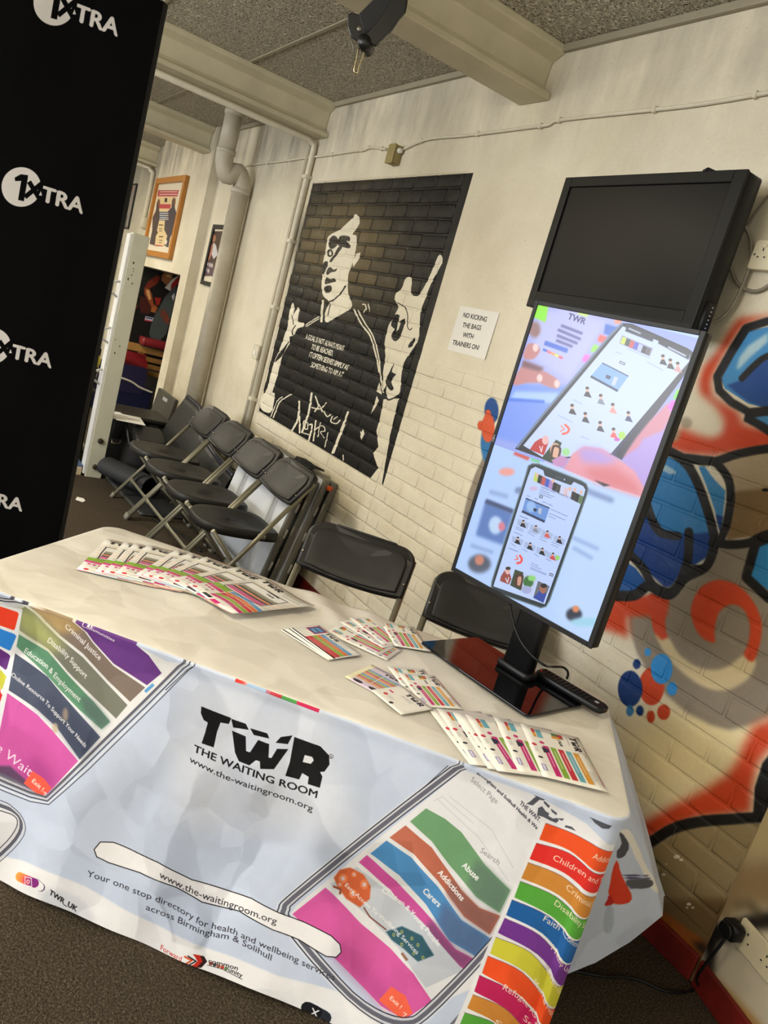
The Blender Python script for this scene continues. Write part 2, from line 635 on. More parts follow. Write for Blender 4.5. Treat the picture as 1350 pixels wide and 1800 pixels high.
    S([(540, 1278), (505, 1370), (462, 1480)], 10, sm=2); S([(525, 1340), (492, 1420), (470, 1480)], 5)
    S([(350, 1340), (362, 1345), (345, 1420)], 8); S([(380, 1320), (368, 1420)], 7); S([(402, 1330), (390, 1400)], 5); S([(402, 1345), (420, 1350), (425, 1372), (404, 1376), (420, 1405)], 5)
    S([(440, 1380), (425, 1450)], 5); S([(320, 1382), (355, 1392)], 6); S([(372, 1370), (392, 1352)], 6); S([(515, 1490), (516, 1515)], 5)
    F([(612, 1360), (622, 1385), (606, 1415), (600, 1400)]); F([(600, 1372), (612, 1380), (604, 1398)])
    S([(612, 745), (625, 748), (630, 770)], 6); S([(640, 745), (645, 780)], 5); S([(630, 765), (615, 785)], 5)
    # raised hand
    F([(1000, 503), (1006, 540), (960, 622), (920, 722), (897, 790), (890, 900), (868, 955), (830, 1010), (808, 1060), (800, 1150), (790, 1192), (740, 1218),
       (725, 1190), (733, 1135), (714, 1170), (712, 1080), (725, 1000), (720, 940), (740, 850), (788, 765), (770, 722), (778, 688), (800, 672), (812, 650),
       (826, 612), (850, 612), (856, 640), (850, 690), (880, 705), (910, 670), (950, 590), (984, 508)], sm=2)
    for p in ([(768, 798), (795, 800), (788, 832), (822, 815), (812, 868), (788, 920), (765, 925), (752, 895), (772, 868), (752, 850)],
              [(872, 908), (858, 952), (836, 958), (845, 935)], [(768, 1030), (756, 1080), (775, 1090), (752, 1125), (766, 1160), (752, 1172), (733, 1150), (725, 1120), (745, 1080)]):
        F(p, blk, 2)
    F([(785, 830), (800, 838), (790, 870), (776, 880)], wht)
    S([(785, 738), (820, 760), (835, 800), (832, 850), (845, 872), (856, 862)], 4, blk); S([(725, 1190), (740, 1218), (790, 1194)], 8, blk)
    F([(695, 1130), (706, 1192), (678, 1175)]); F([(682, 1196), (692, 1222), (652, 1290)])
    for t, a, b in (('A GOAL IS NOT ALWAYS MEANT', (326, 915), (516, 976)), ('TO BE REACHED,', (355, 966), (462, 1000)),
                    ('IT OFTEN SERVES SIMPLY AS', (345, 1004), (536, 1070)), ('SOMETHING TO AIM AT"', (353, 1054), (512, 1106))):
        W.text(t, M([a, b]), (3.2, -9.2), (235, 229, 212), 0.03)


def paint_graffiti():
    W = wallp
    A = lambda p: crop(1050, 530, 0.2944, p)
    B = lambda p: crop(1020, 1000, 0.26656, p)
    Cc = lambda p: crop(1000, 1250, 0.3057, p)
    sA, sB = 0.2944, 0.26656
    blk, org, nav, lb, gry, crm = (22, 20, 20), (196, 66, 30), (16, 52, 110), (62, 134, 190), (136, 125, 110), (206, 188, 150)
    # soft warm ground of the lower wall
    W.fill(Cc([(240, 60), (1100, -400), (1145, 40), (1145, 500), (500, 640), (380, 640)]), (238, 218, 164), 45, 0.85)
    W.fill(B([(600, 180), (840, 0), (1300, -60), (1300, 960), (1100, 1040), (980, 1065), (860, 1030), (700, 950), (560, 830), (440, 680), (370, 560), (320, 400), (310, 250), (330, 215), (440, 180)]), gry, 4)
    W.fill(A([(720, 1470), (900, 1440), (1100, 1500), (1100, 1850), (300, 1850), (440, 1760), (560, 1660)]), gry, 4)
    W.fill(B([(120, 215), (200, 205), (320, 215), (325, 480), (260, 450), (110, 400)]), org, 9)
    W.fill(A([(0, 1800), (70, 1760), (420, 1740), (420, 1880), (0, 1880)]), org, 5)
    W.fill(B([(455, 165), (580, 180), (562, 300), (562, 400), (580, 460), (530, 475), (485, 410), (458, 280)]), org, 2, smooth=3)
    W.fill(B([(490, 425), (540, 470), (585, 455), (650, 560), (760, 640), (880, 665), (980, 640), (1080, 568), (1160, 610), (1110, 720), (1000, 790), (900, 802), (780, 762), (660, 672), (560, 560)]), crm, 3, smooth=3)
    W.fill(B([(885, 487), (800, 450), (745, 360), (730, 265), (768, 155), (840, 92), (930, 74), (1040, 110), (1130, 200), (1188, 320), (1195, 430), (1170, 545), (1135, 612), (1080, 568), (1110, 480),
              (1118, 380), (1092, 290), (1042, 242), (980, 238), (920, 280), (892, 360), (884, 430)]), org, 2, smooth=4)
    for cx, cy, rx, ry, c in ((470, 775, 85, 126, org), (328, 790, 82, 122, nav), (536, 660, 72, 100, (44, 136, 208)), (445, 548, 21, 27, (44, 136, 208)), (372, 628, 28, 36, nav),
                              (605, 790, 33, 45, (44, 136, 208)), (327, 935, 26, 38, (52, 122, 176)), (393, 935, 26, 36, nav), (465, 975, 28, 42, org), (550, 945, 43, 52, org)):
        W.ell(*B([(cx, cy)])[0], rx * sB, ry * sB, c, 1.5)
    # orange cloud at the top
    W.fill(A([(1200, 40), (1019, 70), (840, 82), (760, 190), (700, 300), (622, 380), (590, 480), (602, 560), (700, 640), (745, 720), (738, 780), (680, 802), (600, 780), (500, 735),
              (440, 800), (380, 880), (540, 930), (690, 935), (1200, 880), (1200, 780), (880, 720), (850, 640), (700, 560), (690, 470), (760, 330), (870, 160), (1200, 60)]), org, 9)
    W.ell(*A([(530, 722)])[0], 12, 11, (140, 128, 108), 3, 0.8); W.ell(*A([(465, 790)])[0], 9, 14, (150, 138, 116), 4, 0.8)
    # helmet shape
    W.fill(A([(1019, 150), (890, 180), (820, 300), (738, 460), (760, 520), (900, 610), (1019, 640), (1200, 640), (1200, 120)]), lb)
    W.fill(A([(770, 500), (860, 470), (930, 395), (1019, 340), (1200, 320), (1200, 640), (1019, 640), (900, 600)]), (24, 70, 138), 2)
    W.fill(A([(1019, 185), (900, 265), (850, 330), (828, 405), (850, 400), (905, 340), (1019, 240)]), (168, 196, 208), 3)
    W.stroke(A([(1200, 280), (1019, 325), (940, 380), (862, 460)]), 38 * sA, blk, 1, smooth=4)
    W.fill(A([(880, 670), (1019, 630), (1200, 620), (1200, 880), (1019, 800), (940, 750), (872, 715)]), blk, 1)
    W.fill(A([(938, 692), (1019, 680), (1200, 680), (1200, 790), (1019, 738)]), lb, 1)
    W.stroke(A([(1200, 90), (1019, 118), (888, 160), (800, 300), (716, 450), (728, 530), (800, 600), (905, 660), (1019, 650), (1200, 640)]), 52 * sA, blk, 1)
    # fist
    W.fill(A([(700, 960), (840, 930), (1019, 890), (1200, 870), (1200, 1390), (1019, 1390), (770, 1425), (820, 1130), (790, 1050)]), (170, 152, 124), 1)
    W.fill(A([(815, 1135), (1019, 1112), (1200, 1110), (1200, 1400), (1019, 1390), (770, 1425)]), (126, 100, 66), 3)
    W.ell(*A([(1003, 1125)])[0], 6, 3, blk)
    W.fill(A([(380, 900), (500, 960), (560, 1030), (620, 1150), (662, 1280), (680, 1390), (560, 1420), (500, 1420), (400, 1395), (340, 1315), (250, 1215)]), (46, 120, 178), 1)
    W.fill(A([(290, 1200), (330, 1330), (400, 1400), (490, 1400), (530, 1385), (600, 1385), (680, 1375), (700, 1450), (660, 1530), (580, 1580), (540, 1570), (500, 1630), (440, 1710), (400, 1710),
              (300, 1620), (150, 1470), (200, 1330)]), (14, 58, 126), 2)
    W.fill(A([(100, 1500), (230, 1590), (300, 1680), (220, 1750), (80, 1740)]), (20, 80, 148), 1)
    W.fill(A([(600, 982), (640, 982), (700, 1060), (767, 1130), (752, 1280), (732, 1370), (700, 1250), (650, 1100)]), (52, 128, 182), 1)
    W.fill(A([(706, 1270), (754, 1285), (735, 1390), (715, 1330)]), (16, 60, 124), 1)
    W.fill(A([(410, 975), (465, 1010), (470, 1030), (430, 1030), (380, 1005)]), (150, 178, 196), 1)
    for p, w in (([(400, 875), (520, 955), (590, 1060), (650, 1220), (688, 1350), (700, 1430), (685, 1510), (640, 1590), (560, 1600)], 56),
                 ([(540, 935), (620, 945), (700, 960), (775, 1050), (795, 1150), (775, 1310), (735, 1430)], 52), ([(300, 870), (420, 895), (540, 940), (690, 955), (840, 910), (1019, 878), (1200, 870)], 52),
                 ([(690, 1440), (780, 1450), (900, 1440), (1019, 1392), (1200, 1370)], 56), ([(290, 1195), (330, 1310), (380, 1380), (480, 1402)], 50),
                 ([(546, 1375), (545, 1500), (530, 1580), (480, 1700), (420, 1735), (330, 1690), (270, 1590), (180, 1500)], 52), ([(80, 1755), (220, 1755), (300, 1700), (380, 1735), (440, 1745), (520, 1655), (620, 1600)], 62)):
        W.stroke(A(p), w * sA, blk, 1, smooth=4)
    W.fill(A([(960, 1450), (1019, 1430), (1200, 1420), (1200, 1800), (1019, 1720), (900, 1645)]), (42, 124, 180), 1)
    W.stroke(A([(1200, 1400), (1019, 1412), (945, 1445), (888, 1645), (1019, 1770), (1200, 1880)]), 56 * sA, blk, 1)
    # below: orange flame and black line
    W.fill(B([(1300, 960), (1140, 1030), (1075, 1150), (1030, 1270), (960, 1360), (820, 1450), (600, 1560), (360, 1690), (360, 1850), (600, 1720), (780, 1650), (1130, 1620), (1140, 1440), (1180, 1280), (1300, 1150)]), org, 8)
    W.fill(Cc([(400, 830), (640, 680), (800, 640), (1200, 640), (1200, 1600), (700, 1600), (400, 1200)]), (146, 128, 94), 2)
    W.fill(Cc([(400, 1110), (570, 1082), (900, 1075), (1200, 1075), (1200, 1600), (800, 1600), (470, 1180)]), (112, 90, 58), 6)
    W.stroke(B([(380, 1860), (470, 1800), (620, 1710), (800, 1665), (1000, 1650), (1160, 1640), (1300, 1640)]), 74 * sB, blk, 1.5, smooth=4)
    W.fill(B([(1300, 1150), (1200, 1280), (1150, 1440), (1135, 1650), (1300, 1680)]), blk, 1.5)
    W.fill(Cc([(480, 1170), (540, 1150), (790, 1330), (790, 1420), (720, 1400)]), (150, 84, 34), 3)
    W.fill(Cc([(700, 1330), (790, 1330), (790, 1420)]), (40, 32, 26), 6)
    for a, b, r in ((620, 838, 12), (645, 855, 8), (545, 940, 8), (560, 880, 4), (690, 1110, 9), (712, 1130, 6), (680, 1130, 5)):
        W.ell(*Cc([(a, b)])[0], r * .45, r * .3, (222, 216, 202), 0, 0.9)
    # more of the same colours on the wall behind the display
    W.fill([(2.86, .76), (3.30, .70), (3.46, 1.0), (3.40, 1.50), (3.1, 1.56), (2.86, 1.40)], org, 14, q=True)
    for cx_, cz_, r_ in ((3.02, 1.08, .26), (3.14, 1.02, .44)):
        W.stroke([(cx_ + r_ * math.cos(a), cz_ + r_ * 1.1 * math.sin(a)) for a in np.linspace(1.2, 4.6, 18)], .085, gry, 3, q=True)
    # the small marks left of the display
    W.ell(864, 722, 13, 24, (30, 76, 140), 2); W.ell(858, 780, 14, 34, (44, 112, 168), 3)
    W.ell(858, 752, 12, 26, (206, 86, 52), 2); W.ell(845, 748, 6, 9, (206, 86, 52), 1.5); W.ell(858, 726, 5, 6, (206, 86, 52), 1)


paint_mural()
paint_graffiti()
wall_img = wallp.image('wall_paint')


def wall_material():
    t = NT('painted_wall')
    pos = t.t.nodes.new('ShaderNodeNewGeometry').outputs['Position']
    sep = t.t.nodes.new('ShaderNodeSeparateXYZ'); t.link(pos, sep.inputs[0])
    cmb = t.t.nodes.new('ShaderNodeCombineXYZ')
    u = t.math('DIVIDE', t.math('SUBTRACT', sep.outputs[0], WX0), WX1 - WX0)
    v = t.math('DIVIDE', t.math('SUBTRACT', sep.outputs[2], WZ0), WZ1 - WZ0)
    t.link(u, cmb.inputs[0]); t.link(v, cmb.inputs[1])
    tex = t.t.nodes.new('ShaderNodeTexImage'); tex.image = wall_img; tex.extension = 'CLIP'
    t.link(cmb.outputs[0], tex.inputs['Vector'])
    big = t.noise(1.6, 5, 0.62, pos, 0.3)
    mid = t.noise(9, 5, 0.65, pos)
    base = t.ramp(big, [(0.35, lin((208, 199, 176))), (0.6, lin((222, 214, 193))), (0.8, lin((226, 219, 201)))])
    # ochre weathering low down and a grey grimy band over the cable, both broken up by noise
    low = t.math('MULTIPLY', t.ramp(mid, [(0.45, (0, 0, 0)), (0.75, (1, 1, 1))]), t.math('SUBTRACT', 1.0, t.math('DIVIDE', sep.outputs[2], 1.3), True), True)
    base = t.mix(t.math('MULTIPLY', low, 0.55), base, lin((176, 152, 104)))
    streak = t.noise(4.0, 5, 0.7, t.mapping(pos, (1.0, 1.0, 0.22)), 0.4)
    hi = t.math('MULTIPLY', t.math('MULTIPLY', t.math('SUBTRACT', sep.outputs[2], 2.36), 3.2, True), t.ramp(streak, [(0.36, (0, 0, 0)), (0.66, (1, 1, 1))]), True)
    left = t.math('MULTIPLY', t.math('SUBTRACT', -3.0, sep.outputs[0]), 0.4, True)
    hi = t.math('MULTIPLY', hi, t.math('ADD', t.math('MULTIPLY', left, 0.5), 0.35))
    base = t.mix(hi, base, lin((112, 108, 104)))
    fine = t.noise(70, 3, 0.6, pos)
    base = t.mix(t.math('MULTIPLY', t.ramp(t.noise(38, 2, 0.5, pos), [(0.70, (0, 0, 0)), (0.76, (1, 1, 1))]), 0.35), base, lin((140, 130, 110)))
    col = t.mix(tex.outputs['Alpha'], base, tex.outputs['Color'])
    col = t.mix(0.12, col, t.ramp(fine, [(0.3, (0.55, 0.55, 0.55)), (0.7, (1, 1, 1))]), 'MULTIPLY')
    nor = t.bump(t.noise(13, 5, 0.62, pos, 0.3), 0.32, 0.014)
    nor = t.bump(fine, 0.15, 0.004, nor)
    return t.out(col, t.ramp(mid, [(0.3, (0.42,) * 3), (0.7, (0.62,) * 3)]), nor, 0, 0.3)


M_WALL = wall_material()
M_BEAM = plain('beam_paint', (196, 188, 162), 0.55, var=0.10, scale=7, bump=0.15)
M_GREYPAINT = plain('conduit_paint', (205, 198, 178), 0.5, var=0.08, scale=14, bump=0.1)


def structure(name, mb, mat, bevel=0, parent=None):
    o = mb.build(name, mat, parent, None, bevel)
    if parent is None:
        o['kind'] = 'structure'
    return o


ZC = 2.885
X_COR = -0.913
m = MB()
m.box((-7.0, 0.0016, 0), (-4.995, 0.25, ZC + 0.1)); m.box((-4.995, 0.0025, .84), (-3.26, 0.25, ZC + 0.1)); m.box((-4.995, 0.0016, 0), (-3.26, 0.25, .84)); m.box((-3.26, 0.0011, 0), (X_COR, 0.25, ZC + 0.1))
BR = [(-4.995, -3.26, 0.10, 2.40), (-3.26, X_COR - 0.002, 0.10, 1.55)]
# plaster coat around the bare brick fields
m.box((-7.0, 0, 0), (-4.995, 0.006, ZC)); m.box((-4.995, 0, 2.40), (-3.26, 0.006, ZC)); m.box((-3.26, 0, 1.55), (X_COR, 0.006, ZC)); m.box((-4.995, 0, 0), (X_COR, 0.006, 0.10))
wall_back = structure('wall_back', m, M_WALL)

# bricks: twelve shapes shared by all, half bricks where a field ends
rb = random.Random(11)


def brick_mesh(w, i, soft=1.0):
    b = MB()
    j = lambda s: rb.uniform(-s, s)
    e = 0.007
    o_ = [(j(.003), j(.003)), (w + j(.003), j(.003)), (w + j(.003), 0.067 + j(.003)), (j(.003), 0.067 + j(.003))]
    i_ = [(e, e), (w - e, e), (w - e, 0.067 - e), (e, 0.067 - e)]
    d = [(j(.0008) - 0.0004) * soft for _ in range(4)]
    vs = [(x, 0.010, z) for x, z in o_] + [(x, 0.0021 * soft, z) for x, z in o_] + [(x, dd, z) for (x, z), dd in zip(i_, d)]
    fs = []
    for k in range(4):
        n = (k + 1) % 4
        fs += [(k, n, 4 + n, 4 + k), (4 + k, 4 + n, 8 + n, 8 + k)]
    fs.append((8, 9, 10, 11))
    b.add(vs, fs, True)
    return b


full = [brick_mesh(0.217, i).mesh('brick', M_WALL) for i in range(12)]
half = [brick_mesh(0.104, i).mesh('brick', M_WALL) for i in range(4)]
full2 = [brick_mesh(0.217, i, .30).mesh('brick', M_WALL) for i in range(12)]
half2 = [brick_mesh(0.104, i, .30).mesh('brick', M_WALL) for i in range(4)]
spots = []
for x0, x1, z0, z1 in BR:
    for k in range(int(round(z0 / BH + 0.5)), int(z1 / BH + 0.001)):
        i = int(math.floor(x0 / BL)) - 1
        while True:
            a = i * BL + (BL / 2 if k % 2 else 0)
            i += 1
            lo, hi = max(a, x0), min(a + BL, x1)
            if a > x1:
                break
            if hi - lo < 0.09:
                continue
            spots.append((lo, k * BH, hi - lo))


def seen_size(s):
    p = np.array([s[0] + s[2] / 2, 0, s[1] + .035]) - CAM
    d = np.linalg.norm(p)
    px = 675 + F_PX * (p @ C_R) / (p @ C_F)
    py = 900 - F_PX * (p @ C_U) / (p @ C_F)
    hid = not (0 < px < 1350 and 0 < py < 1800) or (s[1] < 0.62 and s[0] > -3.0 and px < 1050) or (800 < px < 1235 and 540 < py < 1120 and px - 800 < 1235 - (py - 540) * .35)
    return (1 if hid else 0, -(s[2] * (-p[1]) / d ** 3))


spots.sort(key=seen_size)
rest = MB()
for n_, (x, z, w) in enumerate(spots):
    if n_ < 300:
        o = bpy.data.objects.new('brick', ((full if w > 0.15 else half) if x < -3.26 and z > .84 else (full2 if w > 0.15 else half2))[rb.randrange(12 if w > 0.15 else 4)])
        COL.objects.link(o)
        o.location = (x + 0.004, 0, z + 0.004)
        o.scale = ((w - 0.008) / (0.217 if w > 0.15 else 0.104), 1, 1)
        o.parent = wall_back
    else:
        e = 0.006
        a, b, c, d = x + .004, z + .004, x + w - .004, z + BH - .004
        j = [rb.uniform(-.0006, .0002) for _ in range(4)]
        rest.add([(a, .010, b), (c, .010, b), (c, .010, d), (a, .010, d), (a, .001, b), (c, .001, b), (c, .001, d), (a, .001, d),
                  (a + e, j[0], b + e), (c - e, j[1], b + e), (c - e, j[2], d - e), (a + e, j[3], d - e)],
                 [(0, 1, 5, 4), (1, 2, 6, 5), (2, 3, 7, 6), (3, 0, 4, 7), (4, 5, 9, 8), (5, 6, 10, 9), (6, 7, 11, 10), (7, 4, 8, 11), (8, 9, 10, 11)], True)
o = rest.build('brick_field', M_WALL, wall_back)
o['kind'] = 'stuff'

# ---- wall on the right of the corner, turned a little towards the room
AR = RAD(-17)
ER = np.array([math.cos(AR), math.sin(AR), 0.0])
rp = Paint((X_COR, 0, 0), ER, (0, 0, 1), 1.2, 0.9, 0.003, (196, 184, 160), 1.0)
K = lambda p: crop(1000, 1250, 0.3057, p)
rp.fill(K([(500, 400), (1300, 400), (1300, 860), (1060, 860), (600, 1100)]), (188, 170, 130), 5)
rp.fill(K([(500, 1000), (1060, 860), (1300, 850), (1300, 1160), (1000, 1100), (840, 1260), (500, 1300)]), (150, 126, 90), 7)
rp.fill(K([(820, 1260), (1000, 1240), (1300, 1300), (1300, 2600), (500, 2600), (600, 1400)]), (206, 196, 176), 10)
rp.stroke(K([(820, 1290), (920, 1270), (1040, 1220), (1300, 1180)]), 26, (20, 18, 18), 3)
rp.stroke(K([(850, 1260), (820, 1350), (800, 1520)]), 17, (20, 18, 18), 4)
rp.stroke(K([(960, 1120), (1040, 1110), (1110, 1190)]), 9, (72, 60, 36), 4)
rp.stroke(K([(740, 1470), (900, 1620), (1060, 1790), (1300, 2060)]), 12, (168, 112, 40), 4)
t = NT('right_wall_paint')
tex = t.t.nodes.new('ShaderNodeTexImage'); tex.image = rp.image('right_wall_paint'); tex.extension = 'EXTEND'
t.link(t.coord('UV'), tex.inputs['Vector'])
nz = t.noise(20, 5, 0.6, t.coord())
M_RWALL = t.out(t.mix(0.15, tex.outputs['Color'], t.ramp(nz, [(0.3, (.6, .6, .6)), (0.7, (1, 1, 1))]), 'MULTIPLY'), 0.55, t.bump(nz, 0.3, 0.008), 0, 0.4)
m = MB()
P = lambda a, d, z: tuple(np.array([X_COR, 0, 0]) + ER * a + np.array([-ER[1], ER[0], 0]) * d + np.array([0, 0, z]))
b = m.add([P(0, 0, 0), P(1.2, 0, 0), P(1.2, 0, .9), P(0, 0, .9), P(1.2, 0, ZC), P(0, 0, ZC), P(0, .2, 0), P(1.2, .2, 0), P(1.2, .2, ZC), P(0, .2, ZC)],
          [(0, 1, 2, 3), (3, 2, 4, 5), (7, 6, 9, 8), (1, 7, 8, 4, 2), (6, 0, 3, 5, 9), (5, 4, 8, 9), (0, 6, 7, 1)])
for k, c in enumerate([(0, 0), (1, 0), (1, 1), (0, 1), (1, 1), (0, 1), (0, 0), (1, 0), (1, 1), (0, 1)]):
    m.uv[b + k] = c
structure('wall_right', m, M_RWALL)

t = NT('skirting_red')
nz = t.noise(8, 5, 0.65, t.coord())
M_SKIRT = t.out(t.ramp(nz, [(0.3, lin((84, 20, 16))), (0.6, lin((122, 28, 22))), (0.78, lin((150, 60, 30)))]), 0.5, t.bump(t.noise(40, 3, .6, t.coord()), 0.3, 0.004))
m = MB(); m.box((-4.9, -0.014, 0), (X_COR - 0.004, 0.0, 0.088)); structure('baseboard_back', m, M_SKIRT, 0.004)
m = MB(); m.prism([(0.01, -0.014), (1.2, -0.014), (1.2, -0.0), (0.01, -0.0)], 0, 0.088, lambda a, d, z: P(a, d, z)); structure('baseboard_right', m, M_SKIRT, 0.004)

# ---- left end of the room: shallow pier over a dark alcove
m = MB()
m.box((-8.75, -0.083, 1.605), (-7.0, 0.25, ZC)); m.box((-7.215, -0.083, 0), (-7.0, 0.25, 1.605)); m.box((-12.0, 0.0, 1.605), (-8.75, 0.25, ZC)); m.box((-12.0, 0.0, 0), (-9.76, 0.25, 1.605))
structure('wall_left', m, M_WALL)
m = MB(); m.box((-12.2, -8.0, 0), (-12.0, 0.25, ZC)); structure('wall_far', m, M_WALL)
M_ALC = plain('alcove_shade_dark', (58, 52, 48), 0.8, var=.2, scale=6)  # shade of the unlit recess put into the wall colour
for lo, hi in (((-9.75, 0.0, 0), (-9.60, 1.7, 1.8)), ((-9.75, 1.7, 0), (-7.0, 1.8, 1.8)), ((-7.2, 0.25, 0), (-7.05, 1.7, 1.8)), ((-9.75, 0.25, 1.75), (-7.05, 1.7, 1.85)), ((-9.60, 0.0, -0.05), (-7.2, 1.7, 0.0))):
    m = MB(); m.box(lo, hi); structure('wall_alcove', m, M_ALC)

# ---- floor: short brown carpet
t = NT('carpet')
pos = t.coord()
n1, n2 = t.noise(160, 3, 0.7, pos), t.noise(1.5, 4, 0.6, pos)
vor = t.t.nodes.new('ShaderNodeTexVoronoi'); vor.inputs['Scale'].default_value = 320; t.link(pos, vor.inputs['Vector'])
c = t.ramp(n1, [(0.28, lin((44, 37, 29))), (0.5, lin((78, 68, 56))), (0.75, lin((122, 110, 94)))])
c = t.mix(0.35, c, t.ramp(n2, [(0.3, (.55, .55, .55)), (0.7, (1, 1, 1))]), 'MULTIPLY')
M_CARPET = t.out(c, 0.95, t.bump(vor.outputs['Distance'], 0.7, 0.006, t.bump(n1, 0.6, 0.008)), 0, 0.1)
m = MB(); m.box((-12.0, -8.0, -0.1), (2.6, 0.0, 0.0)); structure('floor', m, M_CARPET)

# ---- ceiling of wood-wool boards between beams
t = NT('wood_wool')
pos = t.coord()
v2 = t.t.nodes.new('ShaderNodeVectorMath'); v2.operation = 'MULTIPLY_ADD'
nc = t.t.nodes.new('ShaderNodeTexNoise'); nc.inputs['Scale'].default_value = 30; nc.inputs['Detail'].default_value = 1; t.link(pos, nc.inputs['Vector'])
t.link(nc.outputs['Color'], v2.inputs[0]); v2.inputs[1].default_value = (0.10, 0.10, 0.0); t.link(pos, v2.inputs[2])
w1 = t.t.nodes.new('ShaderNodeTexWave'); w1.inputs['Scale'].default_value = 34; w1.inputs['Distortion'].default_value = 5.0; w1.inputs['Detail Scale'].default_value = 1.5; t.link(v2.outputs[0], w1.inputs['Vector'])
w2 = t.t.nodes.new('ShaderNodeTexWave'); w2.inputs['Scale'].default_value = 30; w2.inputs['Distortion'].default_value = 6.0; t.link(t.mapping(v2.outputs[0], (1, 1, 1), (3, 1, 0), (0, 0, 1.9)), w2.inputs['Vector'])
h = t.math('MAXIMUM', t.math('POWER', w1.outputs['Fac'], 2.5), t.math('POWER', w2.outputs['Fac'], 2.5))
h = t.math('MULTIPLY', h, t.ramp(t.noise(70, 2, .5, pos), [(0.38, (.05,) * 3), (0.55, (1,) * 3)]))
M_WOOL = t.out(t.ramp(h, [(0.0, lin((84, 77, 64))), (0.07, lin((176, 167, 146))), (0.30, lin((228, 219, 197))), (1.0, lin((244, 237, 219)))]), 0.9, t.bump(h, 0.9, 0.008), 0, 0.15)
M_STRIP = plain('ceiling_strip', (150, 142, 122), 0.6, var=.1, scale=9)
m = MB(); m.box((-12.0, -8.0, ZC + 0.03), (2.6, 0.3, ZC + 0.12)); ceil = structure('ceiling', m, M_STRIP)
BEAMS = [-9.35, -7.21, -5.03, -2.895, -0.75, 1.4]
boards = {}
for i in range(len(BEAMS) - 1):
    for j in range(7):
        y1 = 0.0 if j == 0 else -0.6 * j - 0.012
        y0 = -0.6 * (j + 1) + 0.012
        x0, x1 = BEAMS[i] + 0.02, BEAMS[i + 1] - 0.02
        m = MB(); m.box((x0, y0, ZC), (x1, y1, ZC + 0.03)); m.build('panel', M_WOOL, ceil)
        m = MB(); m.box((x0, y0 - 0.022, ZC - 0.006), (x1, y0 - 0.002, ZC + 0.03)); m.build('strip', M_STRIP, ceil, None, 0.002)
m = MB(); m.box((-12.0, -8.0, ZC), (2.6, -4.2, ZC + 0.03)); m.build('panel', M_WOOL, ceil)
prof = [(-0.115, ZC), (-0.115, ZC - 0.03), (-0.05, ZC - 0.06), (-0.04, ZC - 0.15), (-0.055, ZC - 0.178), (-0.10, ZC - 0.186), (-0.10, ZC - 0.215), (0.10, ZC - 0.215), (0.10, ZC - 0.186),
        (0.055, ZC - 0.178), (0.04, ZC - 0.15), (0.05, ZC - 0.06), (0.115, ZC - 0.03), (0.115, ZC)]
for i, bx in enumerate(BEAMS):
    m = MB(); m.prism([(a + bx, z) for a, z in prof], -7.9, 0.0 if i != 1 else -0.083, lambda a, z, d: (a, d, z))
    structure('trim_%d' % (i + 1), m, M_BEAM, 0.006)
m = MB(); m.box((-7.3, -0.022, ZC - 0.03), (X_COR, 0.0, ZC)); structure('trim_7', m, M_STRIP, 0.004)

# ================================================================ the covered table
TO = np.array([-1.27, -1.323, 0.0])
TX, TY = np.array([0.682, 0.731, 0.0]), np.array([-0.731, 0.682, 0.0])
A0, A1, B1, ZT = -0.89, 0.70, 0.66, 0.745
TM = Matrix(((TX[0], TY[0], 0, TO[0]), (TX[1], TY[1], 0, TO[1]), (0, 0, 1, 0), (0, 0, 0, 1)))
M_TRESTLE = plain('trestle_plastic', (196, 196, 190), 0.5)
M_STEEL = plain('grey_steel', (120, 118, 108), 0.35, metal=0.6, var=.08)
tb = empty('folding_table', (0, 0, 0), 0, 'long folding table hidden under the printed white cloth', 'table')
tb.matrix_world = TM
m = MB(); m.rbox((A0 + .012, .012, ZT - .05), (A1 - .012, B1 - .012, ZT - .004), .04); m.build('tabletop', M_TRESTLE, tb)
for ax in (A0 + .25, A1 - .25):
    for by in (.10, B1 - .10):
        m = MB(); m.tube([(ax, by, ZT - .05), (ax, by, 0.0)], .014); m.build('leg', M_STEEL, tb)
    m = MB(); m.tube([(ax, .10, .12), (ax, B1 - .10, .12)], .011); m.build('crossbar', M_STEEL, tb)

CH = 0.76
cp = Paint(TO + TX * -1.0, TX, (0, 0, 1), 2.6, CH, 0.0009, (198, 208, 230), 1.0)


